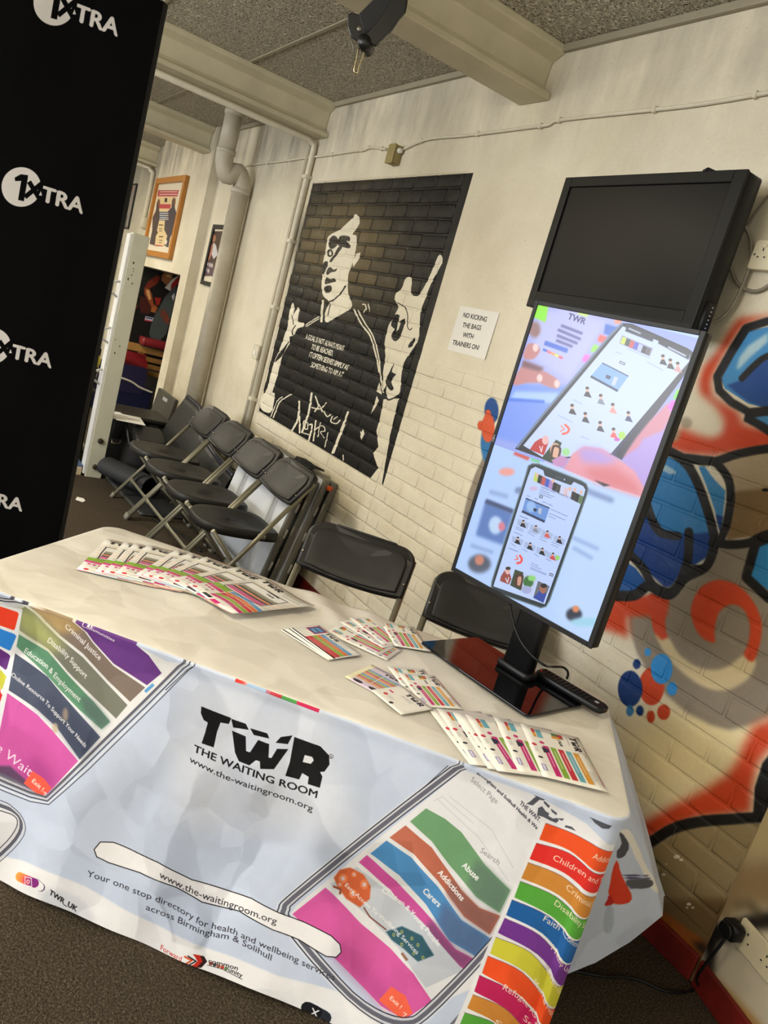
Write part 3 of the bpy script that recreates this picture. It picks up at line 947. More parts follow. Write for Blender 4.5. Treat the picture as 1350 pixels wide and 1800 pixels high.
def paint_cloth():
    W = cp
    wht, ink, dk = (236, 235, 238), (20, 19, 22), (70, 70, 84)
    T1 = lambda p: crop(0, 900, 0.44444, p)
    T2 = lambda p: crop(0, 1250, 0.44444, p)
    T3 = lambda p: crop(480, 1250, 0.51852, p)
    T4 = lambda p: crop(480, 1480, 0.35556, p)
    T5 = lambda p: crop(900, 1380, 0.20741, p)
    s1, s3, s4, s5 = .4444, .5185, .3556, .2074
    # pale wave along the hem, lighter field behind the title
    W.fill(T2([(-200, 500), (0, 570), (130, 600), (330, 690), (520, 790), (700, 880), (900, 960), (1100, 1050), (1500, 1200), (1500, 1700), (-200, 1700)]), (234, 233, 236), 2, smooth=3)
    W.fill(T1([(740, 640), (1300, 770), (1420, 1300), (700, 1240), (680, 900)]), (218, 222, 234), 40, .8)
    # ---------------- phone on the left
    W.fill(T1([(0, 330), (110, 350), (300, 405), (500, 480), (660, 590), (750, 590), (330, 985), (190, 1125), (90, 1085), (-300, 950), (-300, 300)]), (226, 226, 230), 0)
    lf = [(-200, 330), (110, 350), (230, 380)]
    W.fill(T1([(-40, 330), (60, 345), (115, 352), (60, 400), (80, 480), (20, 400)]), (212, 214, 220))
    W.fill(T1([(300, 412), (420, 448), (540, 500), (640, 638), (582, 686), (450, 600), (370, 512)]), (104, 58, 134))
    W.fill(T1([(120, 358), (210, 385), (290, 412), (370, 520), (450, 610), (575, 695), (516, 752), (430, 670), (330, 560), (240, 490), (180, 430)]), (128, 113, 104))
    W.fill(T1([(120, 358), (210, 385), (290, 412), (330, 470), (240, 480), (180, 430)]), (186, 156, 104), 8, .85)
    W.fill(T1([(70, 395), (105, 366), (175, 440), (230, 495), (330, 575), (430, 685), (506, 765), (462, 818), (380, 740), (270, 630), (190, 540), (80, 468)]), (122, 124, 112))
    W.fill(T1([(70, 395), (105, 366), (175, 440), (260, 530), (220, 560), (80, 468)]), (172, 176, 112), 14, .9)
    W.fill(T1([(76, 482), (190, 552), (270, 642), (370, 748), (440, 830), (406, 860), (320, 785), (200, 660), (66, 530)]), (96, 146, 116))
    W.fill(T1([(320, 720), (370, 748), (440, 830), (406, 860), (340, 800)]), (92, 112, 110), 6, .8)
    W.fill(T1([(60, 556), (120, 600), (190, 652), (310, 790), (402, 890), (322, 978), (230, 850), (150, 780), (34, 702)]), (74, 82, 104))
    W.fill(T1([(130, 760), (230, 850), (322, 978), (400, 890), (300, 800), (210, 700)]), (56, 62, 84), 10, .6)
    W.ell(*T1([(262, 800)])[0], 5, 12, (160, 140, 120), 3, .8); W.ell(*T1([(222, 852)])[0], 5, 9, (190, 170, 140), 2, .8)
    W.fill(T1([(28, 712), (150, 800), (210, 860), (316, 984), (195, 1110), (100, 1070), (-60, 1000), (-60, 800)]), (204, 88, 166))
    W.fill(T1([(60, 1000), (150, 960), (240, 1060), (195, 1110), (100, 1070)]), (170, 62, 138), 14, .7)
    W.fill(T1([(-60, 1000), (40, 1000), (110, 1060), (190, 1105), (185, 1120), (95, 1082), (-60, 1020)]), (70, 62, 84), 3, .8)
    W.fill(T1([(130, 1018), (180, 1050), (212, 1088), (172, 1126), (96, 1068)]), (244, 92, 74))
    W.text('Exit !', T1([(128, 1062), (172, 1100)]), (5, -6.2), (255, 240, 235), .01)
    W.stroke(T1([(178, 1102), (190, 1106), (180, 1116)]), 1.2, (255, 240, 235))
    W.text('the Wait', T1([(-70, 905), (0, 950), (60, 1000), (120, 1042)]), (9, -14), (240, 214, 232))
    W.text('Education & Employment', T1([(94, 552), (180, 615), (230, 670), (316, 752)]), (5, -8.2), wht, .012)
    W.text('Disability Support', T1([(186, 512), (260, 572), (340, 660)]), (5, -8.2), wht, .012)
    W.text('Criminal Justice', T1([(256, 456), (320, 515), (394, 588)]), (5, -8.2), wht, .012)
    W.text('Communities', T1([(330, 440), (390, 470), (452, 512)]), (5, -8), wht, .012)
    W.text('The Online Resource To Support Your Needs', T1([(10, 612), (60, 660), (170, 745), (250, 830), (342, 932)]), (4, -6.2), wht, .01)
    for d, wd, c in ((0, 11, (96, 96, 110)), (10, 6, (202, 204, 212)), (22, 5, dk), (34, 4, (226, 227, 232)), (44, 3, (40, 40, 52))):
        o = d * .9
        W.stroke(T1([(738 + o, 580 + o * .35), (560 + o * .8, 760 + o * .6), (330 + o * .8, 990 + o * .6), (250 + o * .6, 1068 + o * .6), (190 + o * .3, 1124 + o * .7), (120 + o * .1, 1104 + o * .9), (-120, 1010 + o)]), wd * s1, c)
    W.stroke(T1([(575, 712), (608, 682)]), 13 * s1, (96, 160, 214))
    for k, c in ((0, (60, 60, 74)), (9, (222, 222, 228)), (17, dk)):
        W.stroke(T1([(-100, 330 - k), (20, 352 - k), (70, 345 - k * .9), (118, 352 - k)]), 7 * s1, c)
    W.stroke(T1([(655, 705), (770, 598)]), 1.2, ink)
    # rainbow column at the left end
    W.fill(T1([(-300, 330), (0, 368), (90, 385), (60, 560), (0, 860), (-300, 800)]), (232, 232, 236))
    for (x0, y0, x1, y1), c in (((75, 395, 60, 466), (236, 66, 40)), ((66, 482, 44, 546), (46, 132, 222)), ((42, 560, 28, 622), (98, 44, 124)), ((26, 640, 10, 700), (206, 204, 70)), ((10, 712, -4, 770), (214, 44, 40))):
        W.fill(T1([(-200, y0 - 75), (0, y0 - 22), (x0 - 6, y0), (x0, y0 + 8), (x1, y1 - 4), (x1 - 6, y1), (0, y1 - 18), (-200, y1 - 70)]), c)
    # lower phone corner
    W.fill(T2([(-200, 330), (0, 372), (55, 392), (85, 430), (80, 480), (0, 562), (-200, 700)]), (222, 221, 226))
    for o, wd, c in ((0, 14, (92, 92, 106)), (-13, 7, (214, 214, 220)), (12, 5, (206, 208, 216)), (-20, 4, dk), (20, 3, dk)):
        W.stroke(T2([(-200, 300 - o), (0, 368 - o), (48, 388 - o * .8), (82 + o * .6, 425 - o * .2), (76 + o, 480 + o * .4), (0 + o * .4, 562 + o), (-200, 720 + o)]), wd * s1, c, smooth=3)
    # ---------------- title
    for p in ([(797, 768), (915, 815), (905, 838), (872, 832), (858, 870), (845, 930), (797, 914), (812, 870), (822, 832), (806, 822), (795, 795)],
              [(915, 818), (972, 838), (984, 862), (922, 852)], [(918, 865), (972, 888), (974, 945), (990, 950), (1022, 902), (1066, 918), (1064, 970), (1076, 972), (1098, 936), (1142, 938),
                                                                  (1086, 1016), (1032, 1014), (1030, 985), (1014, 980), (988, 1000), (946, 984), (930, 950)],
              [(990, 856), (1058, 876), (1066, 896), (1004, 882)], [(1092, 912), (1112, 890), (1158, 884), (1140, 918)],
              [(1166, 890), (1268, 928), (1302, 964), (1304, 1000), (1284, 1028), (1266, 1030), (1276, 1048), (1266, 1092), (1218, 1078), (1222, 1050), (1196, 1034), (1184, 1060), (1130, 1044), (1148, 990)]):
        W.fill(T1(p), ink)
    W.fill(T1([(1206, 962), (1236, 970), (1242, 984), (1230, 998), (1198, 990)]), (226, 228, 235))
    W.ell(*T1([(1310, 968)])[0], 4, 4, ink); W.ell(*T1([(1310, 968)])[0], 3.2, 3.2, (226, 228, 235)); W.text('R', T1([(1306, 972), (1314, 975)]), (.6, -3.6), ink)
    W.text('THE WAITING ROOM', T1([(764, 946), (900, 1004), (1090, 1078), (1254, 1132)]), (2.4, -12.6), ink, .016)
    W.text('www.the-waitingroom.org', T2([(748, 198), (880, 262), (1060, 330), (1238, 396)]), (2, -10.5), ink)
    # search pill
    pill = T2([(400, 520), (450, 522), (520, 545), (630, 588), (760, 662), (850, 692), (1000, 740), (1110, 800), (1200, 838), (1310, 892), (1345, 925), (1350, 955), (1330, 975), (1290, 972), (1180, 908),
               (1080, 868), (950, 788), (800, 752), (700, 690), (560, 632), (430, 602), (385, 580), (376, 550)])
    # ---------------- phone on the right
    W.fill(T3([(650, 195), (880, 275), (1060, 380), (1160, 480), (1100, 700), (760, 900), (560, 985), (460, 1035), (380, 1010), (230, 850), (60, 690), (80, 660), (300, 480)]), (228, 227, 231))
    W.fill(T3([(520, 330), (585, 365), (640, 410), (720, 520), (805, 605), (768, 682), (690, 625), (600, 520), (540, 440), (465, 375)]), (112, 158, 114))
    W.fill(T3([(690, 500), (720, 520), (805, 605), (768, 682), (690, 625), (660, 580)]), (98, 122, 108), 6, .8)
    W.fill(T3([(450, 388), (540, 460), (640, 602), (700, 662), (770, 692), (735, 756), (650, 692), (560, 572), (480, 482), (395, 430)]), (188, 106, 84))
    W.fill(T3([(600, 560), (640, 602), (700, 662), (770, 692), (735, 756), (650, 692), (590, 620)]), (132, 92, 88), 6, .8)
    W.fill(T3([(385, 440), (470, 492), (560, 592), (640, 702), (735, 768), (690, 832), (600, 772), (520, 652), (430, 552), (330, 485)]), (80, 142, 200))
    W.fill(T3([(580, 640), (640, 702), (735, 768), (690, 832), (600, 772), (560, 710)]), (86, 104, 142), 7, .8)
    W.fill(T3([(318, 490), (420, 572), (540, 702), (620, 802), (680, 838), (645, 870), (560, 802), (460, 682), (400, 602), (290, 515)]), (206, 84, 160))
    W.fill(T3([(540, 702), (620, 802), (680, 838), (645, 870), (560, 802), (510, 740)]), (120, 74, 112), 6, .8)
    W.fill(T3([(282, 530), (400, 612), (520, 722), (645, 876), (520, 930), (430, 802), (330, 702), (195, 590)]), (196, 201, 212))
    W.fill(T4([(300, 180), (330, 140), (380, 130), (450, 165), (485, 220), (480, 280), (430, 325), (360, 285), (320, 230)]), (206, 98, 58), 1)
    for x, y, r in ((345, 185, 22), (452, 212, 22), (395, 260, 20), (400, 165, 14), (330, 215, 12)):
        W.ell(*T4([(x, y)])[0], r * s4, r * s4 * 1.1, (228, 128, 84)); W.ell(*T4([(x, y)])[0], r * s4 * .45, r * s4 * .5, (214, 190, 190))
    W.stroke(T4([(300, 225), (335, 240), (330, 260)]), 4, (150, 80, 60)); W.stroke(T4([(450, 325), (480, 370), (560, 430)]), 2.4, (120, 66, 50))
    W.fill(T4([(560, 440), (640, 412), (740, 455), (800, 550), (720, 580), (650, 520), (590, 480)]), (52, 92, 108), 1)
    for x, y in ((600, 455), (640, 440), (690, 470), (720, 500), (640, 500), (700, 540), (745, 560)):
        W.ell(*T4([(x, y)])[0], 2.6, 3.2, (170, 176, 110)); W.ell(*T4([(x, y)])[0], 1.2, 1.4, (40, 70, 84))
    W.stroke(T4([(640, 540), (668, 575)]), 5, (150, 110, 90)); W.stroke(T4([(500, 400), (485, 445)]), 1, wht); W.stroke(T4([(470, 390), (455, 440)]), 1, wht)
    W.fill(T3([(178, 600), (300, 722), (400, 800), (480, 882), (540, 975), (452, 1036), (370, 992), (200, 830), (66, 690)]), (216, 92, 166))
    W.fill(T3([(240, 760), (320, 860), (420, 960), (452, 1036), (370, 992), (200, 830)]), (182, 70, 140), 16, .5)
    W.fill(T3([(405, 925), (452, 955), (476, 1015), (440, 1036), (362, 972)]), (246, 104, 76))
    W.text('Exit !', T3([(398, 966), (434, 1000)]), (4.5, -6), (255, 240, 230), .01)
    W.stroke(T3([(446, 1012), (456, 1018), (444, 1026)]), 1.3, (255, 240, 235))
    W.text('Abuse', T3([(640, 524), (692, 572)]), (6.5, -8.5), wht, .03)
    W.text('Addictions', T3([(558, 546), (640, 640)]), (7.2, -7.4), wht, .03)
    W.text('Carers', T3([(508, 610), (562, 662)]), (6.8, -8.2), wht, .03)
    W.text('Children & Young People', T3([(368, 608), (440, 655), (500, 720), (562, 792)]), (5.4, -6.8), wht, .02)
    W.text('Easy Access To Wellbeing Services', T3([(242, 596), (330, 672), (410, 740), (490, 818)]), (4.6, -6), wht, .01)
    W.text('Search', T3([(702, 476), (764, 520)]), (5, -8.2), (140, 142, 150)); W.text('Select Page', T3([(670, 236), (758, 316)]), (5, -8.2), (140, 142, 150))
    for p in ([(560, 300), (700, 430), (800, 575)], [(600, 290), (740, 400), (815, 530)]):
        W.stroke(T3(p), 1, (196, 196, 204))
    W.stroke(T3([(546, 305), (575, 290), (680, 380)]), .8, (190, 190, 200))
    W.text('Birmingham and Solihull Health & We', T3([(692, 206), (790, 300), (894, 402)]), (3.2, -4.8), (52, 54, 66), .025)
    W.text('THE WAIT.', T3([(836, 316), (904, 378)]), (3.6, -7), (60, 62, 74), .02)
    for p in ([(195, 65), (285, 110), (272, 128), (238, 124), (178, 175), (122, 160), (160, 138), (208, 92)],
              [(225, 195), (258, 180), (290, 225), (318, 240), (310, 262), (348, 285), (384, 280), (398, 300), (375, 322), (322, 300), (268, 272), (215, 256)],
              [(275, 130), (325, 180), (312, 196), (272, 152)], [(332, 200), (386, 240), (376, 256), (338, 226)], [(385, 282), (445, 285), (422, 304)], [(456, 340), (508, 354), (540, 392), (442, 356)],
              [(658, 262), (780, 318), (852, 356), (822, 376), (762, 366), (702, 322)]):
        W.fill(T5(p), (84, 86, 96))
    W.ell(*T4([(870, 716)])[0], 4, 6, (96, 150, 110), 1)
    for o, wd, c in ((0, 16, (104, 104, 118)), (-13, 6, (206, 207, 214)), (12, 5, (214, 215, 222)), (-19, 4, (52, 52, 66)), (18, 4, (52, 52, 66)), (24, 3, (226, 226, 232))):
        W.stroke(T3([(646 - o * .6, 176 - o * .6), (330 - o * .6, 420 - o * .6), (74 - o * .7, 628 - o * .5), (40 - o, 670 - o * .2), (42 - o, 712 + o * .3), (132 - o * .7, 826 + o * .6), (262 - o * .6, 962 + o * .6), (380 - o * .3, 1034 + o),
                      (462, 1048 + o), (520 + o * .5, 1016 + o * .8), (660 + o * .6, 880 + o * .6), (760 + o * .6, 770 + o * .6)]), wd * s3, c, smooth=3)
    W.stroke(T3([(498, 272), (596, 184)]), 1.5, (60, 60, 74)); W.stroke(T3([(600, 1061), (690, 960)]), 5, (110, 110, 122))
    W.fill(pill, (238, 236, 239)); W.stroke(pill, 1.7, ink, closed=True)
    W.text('www.the-waitingroom.org', T2([(634, 646), (720, 696), (800, 738), (950, 786), (1094, 846)]), (2.6, -12), (40, 38, 44))
    W.text('Your one stop directory for health and wellbeing services', T2([(346, 656), (480, 694), (590, 732), (680, 772), (800, 842), (920, 872), (1060, 950), (1180, 1000), (1322, 1068)]), (2.4, -11), (44, 44, 54))
    W.text('across Birmingham & Solihull', T2([(578, 778), (680, 820), (800, 874), (920, 900), (1000, 948), (1072, 992)]), (2.4, -11), (44, 44, 54))
    red = (206, 52, 44)
    W.text('Forward', T2([(634, 938), (720, 982)]), (2, -9.5), red); W.text('for life', T2([(668, 978), (714, 996)]), (1.6, -7.5), red)
    W.fill(T2([(768, 952), (812, 962), (824, 985), (800, 1010), (740, 1006), (775, 1000), (792, 984), (782, 966)]), (44, 28, 26))
    W.fill(T2([(768, 952), (796, 958), (806, 984), (782, 1008), (740, 1006), (770, 996), (786, 982), (776, 964)]), (196, 44, 34))
    W.stroke(T2([(735, 962), (764, 978), (728, 998)]), 3.2, (214, 84, 48)); W.stroke(T2([(748, 960), (780, 982), (745, 1000)]), 2.4, (30, 26, 26))
    W.text('common', T2([(828, 990), (890, 1008), (942, 1026)]), (1.6, -8), ink, .01); W.text('unity', T2([(906, 1028), (960, 1056)]), (1.6, -8), ink, .01)
    for k, c in enumerate(((120, 50, 40), (60, 60, 64), (150, 80, 60), (180, 60, 50), (90, 120, 80))):
        W.ell(*T2([(838 + k * 15, 994 + k * 6)])[0], 3.4, 3.4, c)
    W.stroke(T2([(824, 1000), (880, 1018), (960, 1062)]), 1, ink)
    # round social marks along the hem
    W.ell(*T2([(270, 770)])[0], 52, 22, (206, 208, 216), 8, .7, rot=.5)
    W.stroke(T2([(150, 672), (172, 692)]), 15.5, (60, 40, 80)); W.stroke(T2([(146, 670), (168, 690)]), 15.5, (236, 232, 238))
    for f in range(24):
        t_ = f / 23
        c = tuple(int(a + (b - a) * t_) for a, b in zip((250, 170, 70), (230, 60, 100))) if t_ < .5 else tuple(int(a + (b - a) * (t_ - .5) * 2) for a, b in zip((238, 80, 100), (136, 44, 130)))
        W.ell(*T2([(80 + 66 * t_, 652 + 22 * t_)])[0], 8.2, 8.2, c)
    W.stroke(T2([(104, 650), (132, 655), (135, 688), (106, 682)]), 1.4, wht, closed=True); W.ell(*T2([(119, 669)])[0], 3.4, 3.6, wht); W.ell(*T2([(119, 669)])[0], 2.2, 2.4, (226, 80, 104))
    W.text('TWR_UK', T2([(204, 720), (250, 756), (308, 794)]), (3, -8.6), ink, .03)
    W.stroke(T2([(1222, 1182), (1290, 1216)]), 25, (228, 228, 232)); W.stroke(T2([(1218, 1180), (1286, 1214)]), 23, (40, 44, 54)); W.stroke(T2([(1214, 1178), (1250, 1194)]), 22, (24, 24, 30))
    W.text('X', T2([(1224, 1204), (1256, 1216)]), (4, -13), wht, .02)
    # ---------------- rainbow column at the right end
    W.fill(T3([(912, 372), (1010, 400), (1180, 480), (1150, 1061), (880, 1300), (500, 1300), (640, 1000)]), (232, 231, 235))
    bars = [((925, 380), (1010, 412), (1090, 455), (1175, 508), (1150, 575), (1080, 535), (1000, 470), (903, 435), (236, 84, 34)), ((893, 447), (1000, 480), (1080, 545), (1165, 592), (1145, 655), (1060, 610), (980, 545), (870, 500), (222, 46, 40)),
            ((865, 512), (970, 555), (1050, 620), (1150, 675), (1130, 742), (1040, 700), (960, 620), (842, 565), (204, 134, 54)), ((838, 575), (950, 625), (1030, 700), (1132, 752), (1110, 822), (1010, 770), (930, 690), (818, 630), (86, 164, 60)),
            ((810, 638), (920, 690), (1000, 770), (1112, 834), (1095, 902), (980, 850), (900, 750), (790, 690), (30, 94, 162)), ((785, 700), (890, 755), (970, 850), (1095, 912), (1075, 982), (960, 930), (880, 820), (762, 750), (116, 54, 146)),
            ((755, 765), (860, 815), (940, 920), (1075, 990), (1058, 1052), (930, 1000), (840, 880), (735, 820), (212, 206, 62)), ((728, 828), (830, 880), (920, 1000), (1060, 1070), (1040, 1140), (900, 1060), (810, 950), (708, 885), (242, 84, 34)),
            ((700, 892), (800, 945), (880, 1050), (1030, 1150), (1010, 1210), (860, 1120), (770, 1000), (682, 945), (190, 28, 88)), ((678, 955), (770, 1000), (850, 1110), (1000, 1220), (980, 1280), (830, 1180), (740, 1050), (658, 1000), (204, 134, 54)),
            ((650, 1015), (740, 1055), (820, 1170), (960, 1290), (900, 1300), (760, 1200), (690, 1100), (630, 1065), (86, 164, 60))]
    for i, b in enumerate(bars):
        up, dn = spline(b[:4], 5), spline(b[4:8], 5)
        W.fill(T3(up + dn), b[8]); W.stroke(T3(up), .9, (110, 80, 110))
    for s, p in (('Addiction', [(1076, 494), (1120, 520), (1180, 552)]), ('Children and Young', [(944, 502), (1030, 546), (1090, 590), (1190, 630)]), ('Criminial Justice', [(982, 598), (1030, 640), (1080, 680), (1160, 712)]),
                 ('Disability Support', [(942, 652), (1000, 700), (1050, 750), (1130, 790)]), ('Faith Communities', [(904, 706), (960, 745), (1010, 800), (1084, 862)]), ('Help Lines', [(922, 802), (960, 860), (1008, 922)]),
                 ('Later Life', [(902, 874), (930, 925), (962, 974)]), ('Mens Health', [(860, 916), (890, 980), (938, 1055)]), ('Refugee Asylum', [(768, 936), (820, 975), (850, 1030), (890, 1082)]),
                 ('Services', [(818, 1040), (850, 1085), (900, 1150)]), ('Support', [(735, 1055), (780, 1095), (850, 1190)])):
        W.text(s, T3(p), (5, -9.5), (246, 226, 208), -.008)
    # strip of colours along the table edge
    ln = T1([(938, 654), (985, 668), (1060, 696), (1120, 720), (1180, 742), (1268, 776)])
    for i, c in enumerate(((220, 52, 44), (60, 140, 214), (200, 44, 60), (70, 150, 70), (206, 40, 90))):
        W.stroke([ln[i], ln[i + 1]], 2.6, c)
    W.fill([(1.74, 0), (2.6, 0), (2.6, .76), (1.74, .76)], (198, 208, 228), 0, q=True)

paint_cloth()


def crease(t, k=0.2):
    """folds pressed into the cloth: flat facets of a few sizes tilted against each other, and the weave"""
    co = t.coord('Object')
    nz = t.t.nodes.new('ShaderNodeTexNoise'); nz.inputs['Scale'].default_value = 4; nz.inputs['Detail'].default_value = 2; t.link(co, nz.inputs['Vector'])

    def vm(op, a, b=None, c=None):
        n = t.t.nodes.new('ShaderNodeVectorMath'); n.operation = op
        for i, x in enumerate((a, b, c)):
            if x is None:
                continue
            if isinstance(x, bpy.types.NodeSocket):
                t.link(x, n.inputs[i])
            else:
                n.inputs[i].default_value = x
        return n.outputs[0]
    acc = t.t.nodes.new('ShaderNodeNewGeometry').outputs['Normal']
    for sc, rot, amp in ((4.0, (.5, .3, .6), 1.0), (8.0, (1.1, .2, .9), .55), (15.0, (.2, 1.2, 1.7), .25)):
        v = t.t.nodes.new('ShaderNodeTexVoronoi'); v.inputs['Scale'].default_value = sc; v.feature = 'SMOOTH_F1'; v.inputs['Smoothness'].default_value = .06
        p = vm('MULTIPLY_ADD', nz.outputs['Color'], (.10, .10, .10), t.mapping(co, (1.0, 1.6, .75), (0, 0, 0), rot))
        t.link(p, v.inputs['Vector'])
        acc = vm('MULTIPLY_ADD', vm('SUBTRACT', v.outputs['Color'], (.5, .5, .5)), (k * amp,) * 3, acc)
    nrm = vm('NORMALIZE', acc)
    return t.bump(t.noise(900, 2, .5, co), 0.05, 0.001, nrm)


t = NT('tablecloth_cream')
M_CREAM = t.out(t.ramp(t.noise(5, 3, .5, t.coord()), [(0.3, lin((226, 221, 212))), (0.7, lin((234, 230, 222)))]), 0.6, crease(t, .22), 0, 0.25)

from mathutils import noise as MN


def cloth_object():
    r = 0.05
    per = []  # a, b, na, nb, u, side

    def side(p, q, n, k, name, u0):
        for i in range(k):
            f = i / k
            a, b = p[0] + (q[0] - p[0]) * f, p[1] + (q[1] - p[1]) * f
            per.append((a, b, n[0], n[1], u0 + math.hypot(q[0] - p[0], q[1] - p[1]) * f, name, f))
        return u0 + math.hypot(q[0] - p[0], q[1] - p[1])

    def arc(c, a0, k, name, u0):
        for i in range(k):
            t_ = a0 + PI / 2 * i / k
            per.append((c[0] + r * math.cos(t_), c[1] + r * math.sin(t_), math.cos(t_), math.sin(t_), u0 + r * PI / 2 * i / k, name, i / k))
        return u0 + r * PI / 2
    u = 1.0 + A0 + r
    u = side((A0 + r, 0), (A1 - r, 0), (0, -1), 250, 'front', u)
    u = arc((A1 - r, r), -PI / 2, 10, 'corner', u)
    u = side((A1, r), (A1, B1 - r), (1, 0), 100, 'right', u)
    u = arc((A1 - r, B1 - r), 0, 10, 'corner2', u)
    u = side((A1 - r, B1), (A0 + r, B1), (0, 1), 130, 'back', u)
    u = arc((A0 + r, B1 - r), PI / 2, 10, 'corner3', u)
    u = side((A0, B1 - r), (A0, r), (-1, 0), 70, 'left', u)
    u = arc((A0 + r, r), PI, 10, 'corner4', u)
    N = len(per)
    m = MB()
    rings, uvs = [], []
    top_rings = 26
    for k in range(top_rings + 1):
        f = k / top_rings
        ring = []
        for a, b, na, nb, u, s, q in per:
            sa, sb = min(max(a, A0 + B1 / 2), A1 - B1 / 2), B1 / 2
            A, B = sa + (a - sa) * f, sb + (b - sb) * f
            z = ZT + .0022 * MN.noise(Vector((A * 7, B * 9, 1.3))) + .0012 * MN.noise(Vector((A * 16 + B * 8, B * 15, 4)))
            # loose folds between the display and the far edge
            g = math.exp(-((A + .12) / .26) ** 2 - ((B - .60) / .10) ** 2)
            z += g * .008 * (1 + math.sin(A * 34 + B * 22))
            z += .0004 if k < top_rings else 0
            ring.append((A, B, z))
        rings.append(ring); uvs.append(None)
    for k in range(1, 4):
        t_ = k / 3 * PI / 2
        rings.append([(a + na * .007 * math.sin(t_), b + nb * .007 * math.sin(t_), ZT - .007 * (1 - math.cos(t_))) for a, b, na, nb, u, s, q in per]); uvs.append('e')
    D = 44
    ri = lambda x, tab: float(np.interp(x, [p[0] for p in tab], [p[1] for p in tab]))
    for k in range(1, D + 1):
        t_ = k / D
        ring = []
        for a, b, na, nb, u, s, q in per:
            out, hz, sh = .004 * t_, .008, 0.0
            n1 = MN.noise(Vector((u * 3.1, t_ * 1.3, 2.0)))
            n2 = MN.noise(Vector((u * 8.0 + t_ * 2, t_ * 2.6, 7.0)))
            out += t_ * (.010 * n1 + .006 * n2) + .006 * n2 * math.sin(t_ * PI)
            if s == 'front':
                out += t_ * .008 * math.sin(u * 13.0 + .6)
                hz = .010 + .008 * math.sin(u * 13 + .6)
                e = max(0, (q - .93) / .07)
                out -= e * t_ * .01; sh = e * t_ * .035
            elif s == 'corner':
                sh = .035 * t_ * (1 - q); out = .012 * t_ * (1 - q)
            elif s == 'right':
                tab = [(0, -.012), (.14, -.05), (.38, -.02), (.62, .15), (.75, .25), (.88, .33), (1, .34)]
                out = ri(q, tab) * t_ ** .9 + .006 * n2 * t_
                hz = ri(q, [(0, .03), (.4, .06), (.64, .11), (.74, .16), (.88, .23), (1, .25)])
            elif s == 'corner2':
                out = (.34 - .12 * q) * t_; hz = .25
            elif s == 'back':
                out = (.22 - .205 * min(1, q * 8)) * t_ + .008 * n1 * t_; hz = .25 - .1 * min(1, q * 3)
            else:
                hz = .08
            ring.append((a + na * out + sh, b + nb * out, ZT - .007 - t_ * (ZT - .007 - hz)))
        rings.append(ring); uvs.append(t_)
    vs = [p for rg in rings for p in rg]
    R = len(rings)
    for i in range(R - 1):
        mat = 0 if i < top_rings + 1 else 1
        b = None
    base = m.add(vs, [], True)
    for i in range(R - 1):
        mat = 1 if i < top_rings + 1 else 0
        for j in range(N):
            k = (j + 1) % N
            m.f.append([i * N + j, i * N + k, (i + 1) * N + k, (i + 1) * N + j]); m.s.append(True)
            s = per[j][5]
            m.m.append(1 if s in ('back', 'corner3', 'left', 'corner2') and i > top_rings else mat)
    for i, t_ in enumerate(uvs):
        for j in range(N):
            zz = ZT if t_ in (None, 'e') else ZT - .007 - t_ * (ZT - .017)
            m.uv[i * N + j] = (per[j][4] / 2.6, zz / CH)
    # print on the short end: each outline is carried onto the hanging folds where it lies
    sel = [(i, j) for i in range(top_rings + 3, R) for j in range(N) if per[j][5] == 'right' and per[j][6] > .04]
    W3 = np.array([TM @ Vector(rings[i][j]) for i, j in sel]) - CAM
    zz = W3 @ C_F
    PX = np.stack([675 + F_PX * (W3 @ C_R) / zz, 900 - F_PX * (W3 @ C_U) / zz], 1)
    UV = np.array([m.uv[i * N + j] for i, j in sel]) * (2.6, CH)
    ok = np.array([per[j][6] > .16 for i, j in sel])
    PX, UV = PX[ok], UV[ok]

    def onto(pts):
        out = []
        for p in spline(pts, 4, True):
            d = np.hypot(*(PX - np.array(p)).T)
            k = np.argsort(d)[:4]
            w = 1 / (d[k] + .5)
            out.append(tuple((UV[k] * w[:, None]).sum(0) / w.sum()))
        return out
    T5 = lambda p: crop(900, 1380, .20741, p)
    for pts, c in (([(860, 420), (990, 380), (1120, 640), (1240, 900), (1180, 880), (1060, 640), (960, 440)], (236, 233, 226)),
                   ([(880, 640), (930, 760), (1018, 970), (870, 1006), (820, 900)], (218, 62, 34)), ([(830, 930), (860, 1008), (790, 1018)], (190, 40, 36)),
                   ([(905, 400), (960, 440), (992, 520), (960, 590), (900, 620), (890, 560), (930, 500)], (78, 78, 88)),
                   ([(945, 758), (1140, 764), (1142, 772), (945, 768)], (70, 64, 92)), ([(955, 780), (1150, 786), (1152, 796), (958, 792)], (70, 64, 92)),
                   ([(970, 805), (1160, 800), (1184, 858), (1010, 878)], (88, 88, 96)),
                   ([(800, 1040), (860, 1050), (850, 1220), (780, 1240)], (178, 190, 206))):
        W_ = cp
        W_.fill(onto(T5(pts)), c, 1, q=True)
    M_PRINT = print_mat('tablecloth_print', cp.image('tablecloth_print'), 0.62, lambda t: crease(t, .42), 0, 0.25)
    o = m.build('tablecloth', [M_PRINT, M_CREAM])
    o.matrix_world = TM
    return tag(o, 'white cloth with blue printed front draped over the long table', 'tablecloth')


cloth = cloth_object()

# ================================================================ black printed backdrop on the left
BD = np.array([0.3105, 0.9505, 0.0]); BD /= np.linalg.norm(BD)
BE = np.array([-3.012, -1.531, 0.0])      # right bottom corner
BW, BHH = 1.3, 2.40
bp = Paint(BE - BD * BW, BD, (0, 0, 1), BW, BHH, 0.0013, (7, 7, 8), 1.0)


